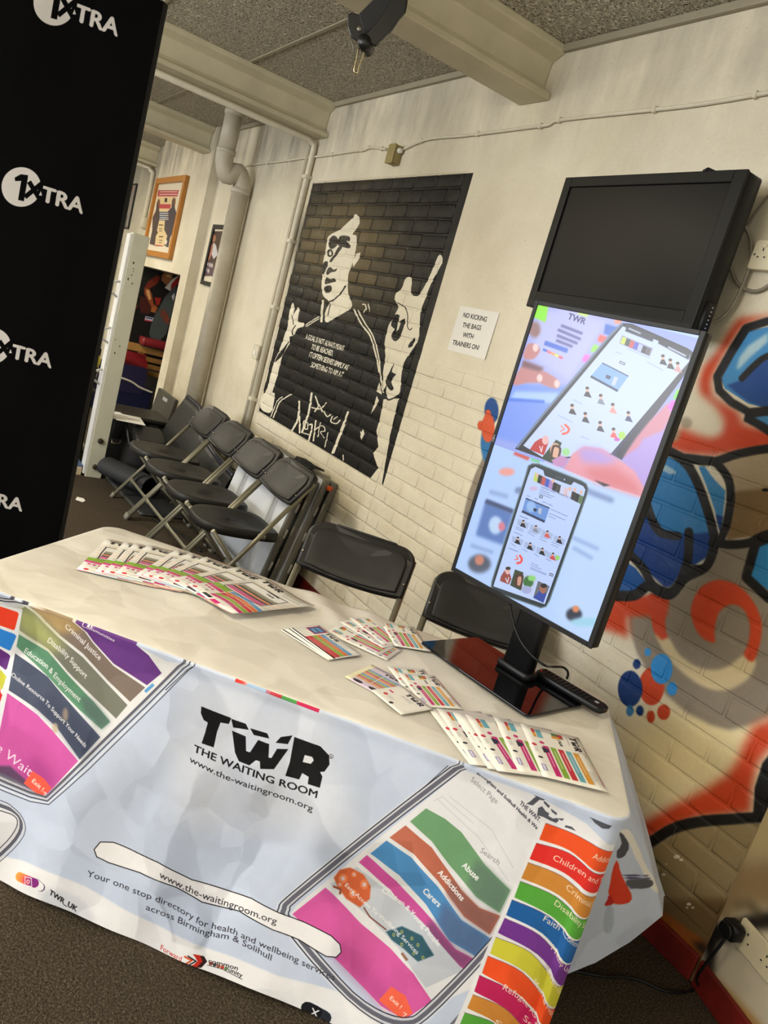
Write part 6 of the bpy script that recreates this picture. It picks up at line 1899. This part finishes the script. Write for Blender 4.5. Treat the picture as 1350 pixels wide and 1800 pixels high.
ORD = ['first', 'second', 'third', 'fourth', 'fifth', 'sixth', 'seventh', 'eighth', 'ninth', 'tenth']


def lay(me, name, x, y, ang, z, label, cat, group):
    o = bpy.data.objects.new(name, me); COL.objects.link(o)
    o.location = (x, y, ZT + z); o.rotation_euler = (0, 0, ang)
    return tag(o, label, cat, group)


A4 = paper_mesh(.21, .297, design_a4(), .0); A4C = paper_mesh(.21, .297, bpy.data.images['leaflet_print'], .012)
# origin of a sheet is its upper left corner; x along the top edge
fan = [(-2.215, -1.565, 64), (-2.20, -1.515, 62.5), (-2.193, -1.487, 61), (-2.186, -1.448, 59), (-2.160, -1.368, 52), (-2.140, -1.330, 47), (-2.113, -1.288, 42), (-2.045, -1.205, 28), (-1.961, -1.142, 17)]
for i, (x, y, a) in enumerate(fan):
    last = i == len(fan) - 1
    lab = 'open-faced leaflet with coloured bars lying fully exposed on top of the long fan' if last else 'printed leaflet, %s from the far end of the long leaflet fan' % ORD[i]
    lay(A4C if last else A4, 'leaflet', x, y, RAD(a), .004 + i * .0011, lab, 'leaflet', 'leaflets fanned out at the far end of the table')
A5 = paper_mesh(.225, .148, design_a5(), .0, 'leaflet_card')
s3 = 360 / 1350
D = lambda p: (740 + p[0] * s3, 1080 + p[1] * s3)
fan2 = [((40, 615), (320, 990)), ((100, 620), (350, 1000)), ((205, 645), (432, 1002)), ((228, 655), (480, 1002)), ((290, 662), (520, 1035)), ((480, 680), (640, 1035)), ((655, 720), (800, 1065))]
for i, (a, b) in enumerate(fan2):
    # the lower long edge of the card runs from a to b; its upper edge lies one width away
    z = ZT + .004 + i * .0011
    pa, pb = on_z(*D(a), z), on_z(*D(b), z)
    d = (pb - pa) / np.linalg.norm(pb - pa); n = np.array([-d[1], d[0], 0])
    o_ = pa + n * .148
    lab = 'upright printed card lying fully exposed at the near end of the right fan' if i == 6 else 'printed card, %s from the left in the fan before the display' % ORD[i]
    lay(A5, 'leaflet_card', o_[0], o_[1], math.atan2(d[1], d[0]), .004 + i * .0011, lab, 'card', 'cards fanned out in front of the display')
s2 = 300 / 1350
Bp = lambda p: (480 + p[0] * s2, 1060 + p[1] * s2)
DK = paper_mesh(.175, .105, design_dark(), 0, 'leaflet_card'); SM = paper_mesh(.165, .108, design_a5(.165, .108), 0, 'leaflet_card')
GR = paper_mesh(.11, .13, design_grid(), 0, 'leaflet_card'); WH = paper_mesh(.11, .105, design_white(), 0, 'leaflet_card')


def edge_card(me, h, a, b, i, label, group, dz=.004):
    z = ZT + dz + i * .0011
    pa, pb = on_z(*Bp(a), z), on_z(*Bp(b), z)
    d = (pb - pa) / np.linalg.norm(pb - pa); n = np.array([-d[1], d[0], 0])
    o_ = pa + n * h
    return lay(me, 'leaflet_card', o_[0], o_[1], math.atan2(d[1], d[0]), dz + i * .0011, label, 'card', group)


g = 'cards in the small stack beside the long fan'
for i, (a, b) in enumerate((((60, 215), (400, 432)), ((85, 205), (450, 455)), ((105, 205), (420, 425)), ((130, 200), (440, 425)))):
    edge_card(DK, .105, a, b, i, 'card with blue picture box, top of the small stack next to the long fan' if i == 3 else 'card under the blue picture card, %s from the bottom of that stack' % ORD[i], g)
g = 'cards in the fan behind the small stack'
for i, (a, b) in enumerate((((470, 260), (790, 405)), ((420, 222), (780, 395)), ((525, 150), (845, 345)), ((600, 118), (870, 330)), ((845, 145), (960, 335)))):
    edge_card(SM, .108, a, b, i, 'striped card at the right end of the five-card fan near the chair' if i == 4 else 'striped card, %s from the left in the five-card fan near the chair' % ORD[i], g)
g = 'cards in the loose group at the middle of the table'
edge_card(GR, .13, (565, 585), (760, 690), 0, 'lilac card with a colour grid, left of the loose middle group', g)
edge_card(SM, .108, (900, 500), (1120, 790), 1, 'striped card half hidden behind the lilac and white cards', g)
edge_card(SM, .108, (985, 550), (1180, 800), 2, 'card with one orange bar at the right of the loose middle group', g)
edge_card(WH, .105, (770, 690), (940, 828), 3, 'plain white card with black lettering before the lilac grid card', g)

# ================================================================ folding chairs
M_CHAIR = plain('charcoal_plastic', (37, 36, 35), 0.48, var=.08, scale=120, bump=.12, spec=.35)
M_CHAIRIN = plain('charcoal_rim', (29, 28, 28), 0.45, var=.08, scale=90, bump=.06)
M_TUBE = plain('olive_grey_steel', (128, 124, 106), 0.38, metal=.35, var=.05)
M_FOOT = plain('grey_rubber', (120, 116, 104), 0.6)


def back_outline(wd, h, top_r, low):
    pts = []
    hw = wd / 2
    for k in range(9):
        t = PI / 2 * k / 8
        pts.append((hw - top_r + top_r * math.cos(t), h - top_r * .85 + top_r * .85 * math.sin(t)))
    for k in range(9):
        t = PI / 2 + PI / 2 * k / 8
        pts.append((-hw + top_r + top_r * math.cos(t), h - top_r * .85 + top_r * .85 * math.sin(t)))
    n = 10
    for k in range(n + 1):
        x = -hw + wd * k / n
        pts.append((x * .985, low * (1 - (2 * k / n - 1) ** 2) - .0))
    return pts


def make_chair(label, group):
    """folding chair; local front is -y, origin on the floor under the middle of the seat"""
    c = empty('folding_chair', (0, 0, 0), 0, label, 'chair', group)
    lean = Vector((0, .545, .77)).normalized()             # line of the long front-leg tubes
    base = Vector((0, -.24, 0))
    X = .215
    for s in (-1, 1):
        m = MB(); m.tube([base + Vector((s * X, 0, .012)) + lean * (.004), base + Vector((s * X, 0, 0)) + lean * .90], .0125, 10); leg = m.build('leg', M_TUBE, c)
        m = MB(); m.tube([base + Vector((s * X, -.004, .0)), base + Vector((s * X, .012, .035))], [.016, .0165], 10); m.build('rubber_foot', M_FOOT, leg)
        m = MB(); m.tube([(s * .185, -.19, .415), (s * .185, .175, .012)], .0115, 10); leg = m.build('leg', M_TUBE, c)
        m = MB(); m.tube([(s * .185, .160, .03), (s * .185, .178, .0)], .0155, 10); m.build('rubber_foot', M_FOOT, leg)
        m = MB(); m.rbox((s * X - .012 - s * .004, .045, .405), (s * X + .012 - s * .004, .085, .43), .005); m.build('hinge', M_STEEL, c)
    for y, z, w in ((base.y + .103, .145, X), (.072, .13, .185)):
        m = MB(); m.tube([(-w, y, z), (-w + .03, y, z), (-w + .06, y, z), (w - .06, y, z), (w - .03, y, z), (w, y, z)], [.012, .010, .0075, .0075, .010, .012], 8, flat=1.6); m.build('crossbar', M_TUBE, c)
    # seat: rounded at the front, a dropped rim all round
    out = []
    for k in range(41):
        t = 2 * PI * k / 40
        cx, cy = math.cos(t), math.sin(t)
        e = 2.6 if cy < 0 else 4.5
        out.append((.198 * math.copysign(abs(cx) ** (2 / e), cx), (-.02 + .22 * math.copysign(abs(cy) ** (2 / e), cy) if cy > 0 else -.02 + .22 * math.copysign(abs(cy) ** (2 / e), cy))))
    out = out[:-1]
    zf = lambda x, y: .442 - .02 * (y + .28) / .48 + (.006 * (abs(x) / .198) ** 2)
    rings = []
    for f, dz in ((1.0, -.045), (1.005, -.02), (1.0, -.006), (.975, 0), (.8, -.002), (.5, -.005), (.02, -.006)):
        rings.append([(x * f, -.03 + (y + .03) * f, zf(x * f, y) + dz) for x, y in out])
    m = MB(); m.loft(rings, True, True); m.build('seat', M_CHAIR, c)
    # backrest: shell round the tubes with a raised front panel
    Uz = lean; Ny = Vector((0, -lean.z, lean.y))           # towards the sitter
    o = base + lean * .735

    def bp_(x, v, d):
        return o + Vector((x, 0, 0)) + Uz * v + Ny * (d - .05 * (1 - (x / .225) ** 2) * .55 + .012)
    shell = back_outline(.452, .212, .085, -.008)
    rings = []
    for f, d in ((.93, -.022), (1.0, -.016), (1.0, .010), (.955, .016)):
        rings.append([bp_(x * f, .105 + (v - .105) * f, d) for x, v in shell])
    m = MB(); m.loft(rings, True, True); bk_ = m.build('backrest', M_CHAIRIN, c)
    pan = back_outline(.392, .168, .06, -.012)
    rings = [[bp_(x * f, .012 + .09 + (v - .09) * f, d) for x, v in pan] for f, d in ((1.0, .012), (1.0, .0225), (.985, .0265), (.95, .028), (.7, .028), (.35, .028), (.03, .028))]
    m = MB(); m.loft(rings, True, True); m.build('front_panel', M_CHAIR, bk_)
    rings = [[bp_(x * f, .012 + .09 + (v - .09) * f, d) for x, v in pan] for f, d in ((1.0, -.014), (1.0, -.026), (.97, -.030), (.7, -.030), (.35, -.030), (.03, -.030))]
    m = MB(); m.loft([list(reversed(r_)) for r_ in rings], True, True); m.build('rear_panel', M_CHAIR, bk_)
    m = MB(); m.rbox((-.13, -.018, 0), (.13, .014, .008), .006, M=Matrix(((1, 0, 0, o.x), (0, Ny.y, Uz.y, (o + Uz * .206).y), (0, Ny.z, Uz.z, (o + Uz * .206).z), (0, 0, 0, 1)))); m.build('top_rib', M_CHAIRIN, bk_)
    for s in (-1, 1):
        for side in (-.0225, .0165):
            m = MB(); m.ball(tuple(bp_(s * .212, .055, side)), .0055, 8); m.build('screw', M_CHROME, bk_)
    return c


grp = 'folding chairs standing in a row along the mural wall'
labs = ['folding chair at the far end of the row, next to the black leaning mat', 'second folding chair from the leaning mat in the row along the wall', 'third folding chair from the leaning mat in the row along the wall',
        'folding chair at the near end of the row, before the folded tables']
c0 = make_chair(labs[0], grp)
for i, (x, y, a) in enumerate(((-5.03, -.547, 0), (-4.563, -.552, 0), (-4.097, -.55, 0), (-3.63, -.554, 0))):
    c = c0 if i == 0 else copy_tree(c0)
    c['label'] = labs[i]
    c.location = (x, y, 0); c.rotation_euler = (0, 0, RAD(a))
for x, y, a, lab in ((-2.265, -.70, 46.4, 'folding chair behind the middle of the table, backrest fully in view'), (-1.805, -.385, 45.5, 'folding chair behind the lit display, half hidden by it')):
    c = copy_tree(c0)
    c['label'] = lab; c['group'] = 'folding chairs behind the long table'
    c.location = (x, y, 0); c.rotation_euler = (0, 0, RAD(a))

# ================================================================ folded trestle tables leaning on the wall
M_TTOP = plain('pale_blue_grey_plastic', (206, 210, 216), 0.4, var=.03, scale=8)
M_TUNDER = plain('grey_moulded_plastic', (112, 110, 102), 0.5, var=.08)
M_TLATCH = plain('light_grey_latch', (160, 158, 150), 0.45)
M_ORANGE = plain('orange_tab', (214, 88, 32), 0.4)


def folded_table(label, x1, yb, yt, hgt, handle):
    """folded in half, standing on its long edge; x1 is its right end, yb / yt the front face at floor and top"""
    e = empty('folded_table', (x1, 0, 0), 0, label, 'table', 'folded tables leaning on the wall')
    th, L = .046, .86
    ln = math.atan2(yt - yb, hgt)
    F = Matrix.Translation((0, yb, 0)) @ Matrix.Rotation(-ln, 4, 'X')
    for k in range(2):
        y0 = k * (th + .006)
        m = MB(); m.rbox((-L, y0, 0), (0, y0 + th, hgt), .012, M=F, axis=1)
        half = m.build('table_half', M_TUNDER, e, None, 0)
        m = MB(); yy = y0 - .004 if k == 0 else y0 + th
        m.rbox((-L + .008, yy, .008), (-.008, yy + .004, hgt - .008), .015, M=F, axis=1); m.build('top_skin', M_TTOP, half)
        for z in (.16, .36, .52):
            m = MB(); m.rbox((-.004, y0 + (.028 if k == 0 else .004), z + k * .03), (.007, y0 + (.040 if k == 0 else .016), z + .055 + k * .03), .003, M=F); m.build('latch', M_TLATCH, half)
    y0 = th
    m = MB(); m.tube([F @ Vector((.002, y0 + .003, .02)), F @ Vector((.002, y0 + .003, hgt - .05))], .008, 8); m.build('folded_leg', M_DARKPLASTIC, e)
    for z, hh in ((.03, .05), (.29, .03), (.42, .03), (hgt - .10, .06)):
        m = MB(); m.rbox((-.02, y0 - .008, z), (.0045, y0 + .014, z + hh), .004, M=F); m.build('slot', M_HOLE, e)
    if handle:
        m = MB(); m.tube([F @ Vector((.004, y0 - .012, hgt - .045)), F @ Vector((.012, y0 - .012, hgt - .03)), F @ Vector((.012, y0 + .016, hgt - .03)), F @ Vector((.004, y0 + .016, hgt - .045))], .006, 8); m.rbox((.004, y0 - .012, hgt - .052), (.016, y0 + .016, hgt - .026), .005, M=F); m.build('handle', M_ORANGE, e)
    return e


folded_table('folded grey plastic table nearest the wall with an orange catch', -3.63, -.235, -.098, .735, True)
folded_table('folded grey plastic table leaning in front of the orange-catch one', -3.65, -.348, -.205, .725, False)
# black cloth lying on top of the folded tables
m = MB(); tp = on_y(540, 812, -.10)
m.grid(lambda u, v: (tp[0] - .12 + .24 * u + .03 * math.sin(v * 7), -.17 + .11 * v + .02 * math.sin(u * 9), .742 + .022 * math.sin(u * PI) * math.sin(v * PI) + .012 * MN.noise(Vector((u * 4, v * 4, 1)))), 14, 8)
m.grid(lambda u, v: (tp[0] - .12 + .24 * u + .03 * math.sin(v * 7), -.17 + .11 * v + .02 * math.sin(u * 9), .738), 14, 8)
tag(m.build('black_rag', M_BLACKCLOTH), 'small crumpled black cloth on top of the folded tables', 'cloth')

# small fittings on the wall behind the chairs
q = on_y(414, 838, -.05)
sb = empty('socket_box', (0, 0, 0), 0, 'grey metal socket box with a black plug behind the chairs', 'socket')
m = MB(); m.rbox((q[0] - .09, -.05, q[2] - .05), (q[0] + .09, -.001, q[2] + .05), .01, axis=1); m.build('box', M_STEEL, sb)
for dx in (-.04, .04):
    m = MB(); m.rbox((q[0] + dx - .025, -.053, q[2] - .03), (q[0] + dx + .025, -.05, q[2] + .03), .004, axis=1); m.build('socket_face', M_CHROME, sb)
m = MB(); m.rbox((q[0] - .065, -.10, q[2] - .035), (q[0] - .02, -.053, q[2] + .03), .012, axis=1); pg2 = m.build('plug', M_BLKPLASTIC, sb)
m = MB(); m.tube(spline([(q[0] - .045, -.09, q[2] - .03), (q[0] - .06, -.12, q[2] - .12), (q[0] - .10, -.16, .06), (q[0] - .2, -.35, .008), (q[0] + .1, -.6, .008), (q[0] + .35, -.5, .008), (q[0] + .7, -.45, .008)], 6), .006, 8); m.build('lead', M_BLKPLASTIC, pg2)
q = on_y(428, 815, -.03)
m = MB(); q[0] += .10
m.tube([(q[0], -.035, q[2] + .16), (q[0], -.035, q[2] - .12)], .032, 12)
tag(m.build('purple_tube', plain('purple_plastic', (58, 34, 120), .4)), 'purple tube standing by the wall behind the chairs', 'tube')
o = bpy.data.objects['purple_tube']
m = MB(); m.tube([(q[0], -.035, q[2] - .12), (q[0], -.035, .0)], .02, 10); m.build('stand', M_GREYPAINT, o)
q2 = on_y(405, 862, -.12)
m = MB(); m.rbox((q2[0] - .28, -.24, 0), (q2[0] + .25, -.06, .14), .02); o = tag(m.build('floor_box', M_TTOP), 'low white box on the floor under the metal socket box', 'box')
m = MB(); m.rbox((q2[0] - .29, -.25, .14), (q2[0] + .26, -.05, .155), .02); m.build('lid', M_TTOP, o)

# ================================================================ the far left corner
M_POST = plain('post_cream_paint', (198, 196, 176), 0.45, var=.05, scale=10, bump=.05)
M_POSTW = plain('post_white_paint', (224, 224, 222), 0.4, var=.03)
M_SCUFF = plain('black_scuff', (24, 23, 20), 0.6)
rk = empty('gym_rack', (-5.7, -.83, 0), 0, 'cream steel gym rack post with white hooks beside the backdrop', 'rack')
m = MB(); m.box((-.10, -.060, 0), (0, .054, 1.772)); m.build('upright', M_POST, rk, None, .004)
m = MB(); m.box((-.11, -.078, .02), (-.004, -.0605, 1.76)); m.build('side_plate', M_POSTW, rk, None, .003)
m = MB(); m.box((-.95, -.052, 0), (-.85, .060, 1.70)); m.build('rear_upright', M_POST, rk, None, .004)
m = MB(); m.box((-.85, -.03, .02), (-.10, .03, .10)); m.build('foot_rail', M_POST, rk, None, .004)
for z in (.085, .285):
    m = MB(); m.lathe([(.0001, 0), (.021, 0), (.021, .012), (.012, .016), (.0001, .016)], seg=6, M=Matrix.Translation((0, -.004, z)) @ Matrix.Rotation(PI / 2, 4, 'Y')); m.build('bolt', plain('rusty_bolt', (66, 52, 40), .6, metal=.4), rk)
for za, zb in ((1.41, 1.347), (1.081, 1.022), (.80, .70)):
    m = MB(); zc = (za + zb) / 2
    m.tube([(-.02, -.079, zc + .05), (-.02, -.17, zc + .012), (-.02, -.175, zc), (-.02, -.17, zc - .012), (-.02, -.079, zc - .06)], .008, 8); m.build('hook', M_POSTW, rk)
rnd = random.Random(9)
for k in range(9):
    z = 1.57 - k * .028 + rnd.uniform(-.008, .008) if k < 6 else rnd.uniform(.9, 1.2)
    y = -.045 + rnd.uniform(0, .05)
    w_, h_ = rnd.uniform(.004, .012) * (2 if k == 0 else 1), rnd.uniform(.004, .016)
    m = MB(); m.prism([(y, z), (y + w_, z - h_ * .3), (y + w_ * .7, z + h_), (y + w_ * .1, z + h_ * .8)], .0002, .0008, lambda a, b, d: (d, a, b)); m.build('scuff', M_SCUFF, rk)

M_BLACK = plain('matt_black', (18, 18, 18), 0.55, var=.15)
M_WOOD = plain('pine', (176, 128, 66), 0.5, var=.18, scale=16)
M_BLUE = plain('blue_plastic', (36, 84, 150), 0.4)
M_NAVY = plain('navy_vinyl', (22, 26, 58), 0.4, var=.1)
M_REDV = plain('red_vinyl', (124, 28, 32), 0.42, var=.08)
M_CASE = plain('black_case', (30, 30, 29), 0.45, var=.1, bump=.05)

# low platform, cabinet and crate behind the post
m = MB(); m.box((-7.6, -1.6, 0), (-5.72, -.915, .06)); o = tag(m.build('platform', plain('pale_wood', (200, 180, 150), .5), None, None, .004), 'low pale wooden platform with blue top left of the rack post', 'platform')
m = MB(); m.box((-7.58, -1.58, .06), (-5.73, -.91, .075)); m.build('top_mat', plain('blue_grey_mat', (78, 98, 130), .6), o)
cb = empty('storage_cabinet', (-6.0, -1.06, .075), 0, 'black cabinet with wooden top behind the white rack post', 'cabinet')
m = MB(); m.box((-.5, -.35, 0), (.1, .10, .36)); m.build('body', M_BLACK, cb, None, .004)
m = MB(); m.box((-.52, -.36, .36), (.12, .11, .385)); m.build('top', M_WOOD, cb, None, .003)
for z in (.09, .27):
    m = MB(); m.ball((.108, .03, z), .014, 10); m.build('knob', M_CHROME, cb)
cr = empty('plastic_crate', (-6.05, -1.10, .46), 0, 'blue plastic crate on the black cabinet beside the backdrop', 'crate')
m = MB()
for lo, hi in (((-.2, -.2, 0), (.15, -.18, .42)), ((-.2, .08, 0), (.15, .10, .42)), ((-.2, -.18, 0), (-.18, .08, .42)), ((.13, -.18, 0), (.15, .08, .42)), ((-.2, -.2, 0), (.15, .10, .02))):
    m.box(lo, hi)
m.build('body', M_BLUE, cr, None, .004)
m = MB(); m.box((-.21, -.21, .42), (.16, .11, .445)); m.build('rim', M_BLUE, cr, None, .004)
for x, y, z, r, nm, mt, lab in ((-6.02, -.93, .815, .062, 'ball', plain('yellow_rubber', (204, 186, 40), .4), 'yellow ball wedged behind the white rack post'), (-6.08, -.93, .935, .05, 'ball', M_REDV, 'red ball above the yellow ball behind the rack post'),
                                (-6.02, -.92, .665, .055, 'kettlebell', M_DARKPLASTIC, 'dark grey weight under the yellow ball')):
    m = MB(); m.ball((x, y, z), r, 14, sc=(1, 1, 1.05)); o = tag(m.build(nm, mt), lab, 'ball' if nm == 'ball' else 'weight')
    if nm == 'kettlebell':
        m = MB(); m.tube(spline([(x - .03, y, z + .04), (x - .03, y, z + .075), (x + .03, y, z + .075), (x + .03, y, z + .04)], 3), .010, 8); m.build('handle', mt, o)
    else:
        m = MB(); m.lathe([(.0001, 0), (.008, 0), (.006, .004), (.0001, .004)], (x, y, z + r * 1.04), 8); m.build('valve', M_HOLE, o)
sh = empty('weights_shelf', (-6.02, -.93, 0), 0, 'dark shelf holding the balls behind the rack post', 'shelf')
m = MB(); m.box((-.12, -.06, .575), (.08, .07, .60)); m.box((-.12, -.06, .70), (.08, .07, .735)) if False else None; m.build('board', M_BLACK, sh, None, .003)
m = MB(); m.box((-.12, .05, .075), (-.09, .07, .9)); m.build('side_panel', M_BLACK, sh)

# wooden slatted stand in the alcove
st = empty('slatted_rack', (-9.35, .22, 0), 0, 'pine slatted rack in the dark alcove under the boxing poster', 'rack')
pz = [on_x(*p, -9.35)[2] for p in crop(110, 580, .16296, [(860, 200), (960, 325), (950, 400), (920, 465)])]
for i, z in enumerate(pz):
    m = MB(); m.box((0, -.2, z - (.045 if i == 0 else .028)), (.03, 1.1, z + (.045 if i == 0 else .028))); m.build('slat', M_WOOD, st, None, .003)
for y in (.02, .55, 1.05):
    m = MB(); m.box((-.05, y, 0), (0, y + .07, pz[0] + .04)); m.build('upright', M_WOOD, st, None, .003)
p_ = on_x(262, 606, -9.25)
m = MB(); m.rbox((-9.36, p_[1] - .10, p_[2] - .015), (-9.16, p_[1] + .55, p_[2] + .075), .02); o = tag(m.build('bench_pad', M_REDV), 'dark red padded cushion on top of the slatted rack', 'cushion')
m = MB(); m.rbox((-9.355, p_[1] - .095, p_[2] - .027), (-9.165, p_[1] + .545, p_[2] - .015), .02); m.build('backing', M_BLACK, o)
# red kick pad hanging on the rack
p_ = on_x(232, 634, -9.2)
kp = empty('kick_pad', (-9.2, p_[1] - .08, p_[2]), 0, 'red curved kick pad hanging on the slatted rack', 'pad')
m = MB(); m.grid(lambda u, v: (.05 + .05 * math.sin(PI * v), -.22 + .46 * u, .10 - .22 * v - .06 * u * (1 - v) + .04 * math.sin(u * PI)), 14, 8); m.grid(lambda u, v: (-.04, -.22 + .46 * (1 - u), .10 - .22 * v), 14, 8)
m.build('body', M_REDV, kp)
m = MB(); m.rbox((.05, -.02, -.16), (.12, .16, -.05), .04, axis=0); m.build('grip', M_BLACK, kp)
# navy folded mat standing in front
pa, pb = on_x(205, 660, -8.6), on_x(268, 690, -8.6)
nm = empty('crash_mat', (-8.6, 0, 0), 0, 'navy blue folded crash mat standing in the alcove', 'mat')
m = MB(); m.rbox((-.12, pa[1] - .5, .02), (.0, pb[1], (pa[2] + pb[2]) / 2 - .02), .03, axis=0); m.build('body', M_NAVY, nm)
m = MB(); m.tube(spline([(.005, pa[1] - .4, pa[2] + .02), (.01, pa[1] + .1, pa[2] - .02), (.012, pb[1] - .15, pb[2] + .03), (.01, pb[1], pb[2])], 6), .012, 6); m.build('rope', M_GREYPAINT, nm)
m = MB(); m.rbox((.0, pa[1] - .2, .25), (.004, pb[1] - .1, .55), .04, axis=0); m.build('patch', plain('navy_patch', (34, 28, 62), .5), nm)

# black tool case, bag, papers
tc = empty('tool_case', (-6.27, -.50, 0), 0, 'open black hard case with clips behind the folding chairs', 'case')
m = MB(); m.rbox((-.22, -.26, .02), (.24, .26, .40), .03); m.build('body', M_CASE, tc)
LM = Matrix.Translation((.22, 0, .40)) @ Matrix.Rotation(RAD(28), 4, 'Y')
m = MB(); m.rbox((-.22, -.265, .405), (.245, .265, .45), .03); m.build('lid', M_CASE, tc)
for y in (-.15, .12):
    m = MB(); m.rbox((.236, y - .04, .26), (.262, y + .04, .41), .01); lt = m.build('latch', M_BLACK, tc)
    m = MB(); m.tube([(.268, y - .03, .25), (.28, y - .03, .22), (.28, y + .03, .22), (.268, y + .03, .25)], .007, 8); m.build('catch', M_CHROME, lt)
pap = MB(); pp0 = on_z(226, 737, .457)
for k in range(2):
    pass
for k, (dx, dy, a) in enumerate(((-.06, -.10, 8), (0, 0, -6))):
    MM = Matrix.Translation((pp0[0] + dx, pp0[1] + dy, .4575 + k * .003)) @ Matrix.Rotation(RAD(a), 4, 'Z')
    m = MB(); m.box((-.148, -.105, 0), (.148, .105, .0015), M=MM)
    o = tag(m.build('paper_sheet', M_PAPER), ('printed white sheet on top of the papers lying on the black case' if k else 'white sheet under the printed one on the black case'), 'paper', 'papers on the black case')
    if k:
        for r_, y_ in ((-.06, -.04), (-.02, .04), (0, .05), (.02, .04)):
            m = MB(); m.box((r_, y_ - .05, .0016), (r_ + .004, y_ + .04, .0019), M=MM); m.build('printed_line', M_DARKPLASTIC, o)
bg = empty('sports_bag', (-5.80, -.51, 0), 0, 'black fabric bag with white lettering behind the first chair', 'bag')
m = MB()
rings = []
for f, z, s in ((.0, .03, .9), (.25, .12, 1.0), (.5, .22, .98), (.75, .33, .85), (1, .40, .5)):
    rings.append([(.145 * s * math.copysign(abs(math.cos(t)) ** .7, math.cos(t)) + .02 * math.sin(3 * t + z * 9), .13 * s * math.copysign(abs(math.sin(t)) ** .7, math.sin(t)), z + .04 * math.cos(t) + .02 * MN.noise(Vector((math.cos(t) * 2, math.sin(t) * 2, z * 5)))) for t in np.linspace(0, 2 * PI, 24, endpoint=False)])
m.loft(rings); m.build('body', M_BLACKCLOTH, bg)
m = MB(); m.rbox((-.10, -.11, .37), (.12, .11, .44), .03, M=Matrix.Rotation(RAD(20), 4, 'Y')); m.build('flap', M_CASE, bg)
m = MB(); m.tube(spline([(-.1, -.10, .36), (-.05, -.14, .44), (.05, -.14, .4), (.12, -.11, .28)], 4), .012, 8); m.build('strap', M_BLACK, bg)
lettering('phase', .06, lambda x, y, d: (.02 + y * .93, -.085 + x, .435 - y * .36 - .012 + d), M_PAPER, bg, 'lettering', .03, .004)
# grey board leaning behind
m = MB(); BM_ = Matrix.Translation((-6.60, -.22, 0)) @ Matrix.Rotation(RAD(-7), 4, 'X')
m.rbox((-.32, 0, .01), (.22, .035, .60), .012, M=BM_, axis=1); o = tag(m.build('grey_panel', plain('dark_grey_board', (70, 68, 62), .5)), 'dark grey board leaning on the pier behind the bag', 'board')
m = MB(); m.box((-.1, -.002, .53), (.04, 0, .56), M=BM_); m.build('marking', M_MARK, o)
# black moulded mat leaning against the wall behind the chairs
mat_ = MB()


def mat_pt(u, v):
    # u along its long side (far to near), v up its face
    top = .69 - .10 * u - .14 * max(0, min(1, (u - .22) / .22)) ** 1.5 - .10 * max(0, u - .5)
    x = -5.97 + 1.26 * u
    z = .03 + (top - .03) * v
    y = -.40 + .16 * u + (.20 - .16 * u) * v - .03 * math.sin(v * PI) + .02 * math.sin(u * 7)
    return (x, y, z)


mat_.grid(mat_pt, 36, 14)
mat_.grid(lambda u, v: tuple(np.array(mat_pt(1 - u, v)) + (0, .035, 0)), 36, 14)
n_, k_ = 36, 14
o1 = 0; o2 = (n_ + 1) * (k_ + 1)
for i in range(n_):
    a, b = o1 + k_ * (n_ + 1) + i, o1 + k_ * (n_ + 1) + i + 1
    c, d = o2 + k_ * (n_ + 1) + (n_ - i), o2 + k_ * (n_ + 1) + (n_ - i - 1)
    mat_.f.append([a, b, d, c]); mat_.s.append(False); mat_.m.append(0)
lm = mat_.build('leaning_mat', plain('black_moulded_mat', (27, 27, 26), 0.5, var=.1, bump=.08))
tag(lm, 'large black moulded mat leaning on the wall behind the chairs', 'mat')
m = MB(); m.tube([tuple(np.array(mat_pt(u, 1)) + (0, .017, .004)) for u in np.linspace(0, 1, 30)], .019, 8); m.build('rim', plain('blue_black_rim', (30, 32, 46), .4), lm)
# rolled mat and flat board by the post
rm = empty('rolled_mat', (-5.44, -.655, 0), RAD(-62), 'rolled grey exercise mat with blue lining beside the rack post', 'mat')
m = MB()
prof = []
for k in range(40):
    t = k / 39 * 3.4 * PI
    r_ = .040 + .046 * k / 39
    prof.append((r_ * 1.25 * math.cos(t), .086 + r_ * math.sin(t)))
outl = prof + [(a * .93 + .0, .086 + (b - .086) * .93) for a, b in reversed(prof)]
for (p0, p1), mt in (((0, 40), 0),):
    rings = [[(x, yy, z) for x, z in outl] for yy in (-.24, .24)]
    m.loft(rings, True, False)
m.build('body', plain('grey_foam', (38, 40, 43), .7, var=.15), rm)
m = MB()
inn = [(a * .92, .086 + (b - .086) * .92) for a, b in prof[20:]]
m.loft([[(x, yy, z) for x, z in inn] for yy in (-.242, .24)], False, False); m.build('lining', plain('blue_lining', (30, 52, 96), .7), rm)
m = MB(); MMb = Matrix.Translation((-5.45, -.42, .0)) @ Matrix.Rotation(RAD(4), 4, 'Z')
m.rbox((-.36, -.30, .002), (.55, .26, .022), .02, M=MMb); o = tag(m.build('floor_board', plain('worn_board', (60, 60, 58), .5)), 'thin dark board lying on the carpet under the rolled mat', 'board')
m = MB(); m.rbox((-.35, -.29, .022), (.54, .25, .026), .02, M=MMb); m.build('rubber_top', plain('dark_rubber', (32, 33, 36), .7), o)
rm.location.z = .026
# scrap of paper on the carpet
q = on_z(143, 878, .002)
m = MB(); m.prism([(-.05, -.012), (.02, -.025), (.055, .0), (.02, .014), (-.03, .012)], .001, .003, lambda a, b, d: (q[0] + a, q[1] + b * 1.6, d)); tag(m.build('paper_scrap', M_PAPER), 'small torn scrap of paper on the carpet beside the backdrop', 'paper')
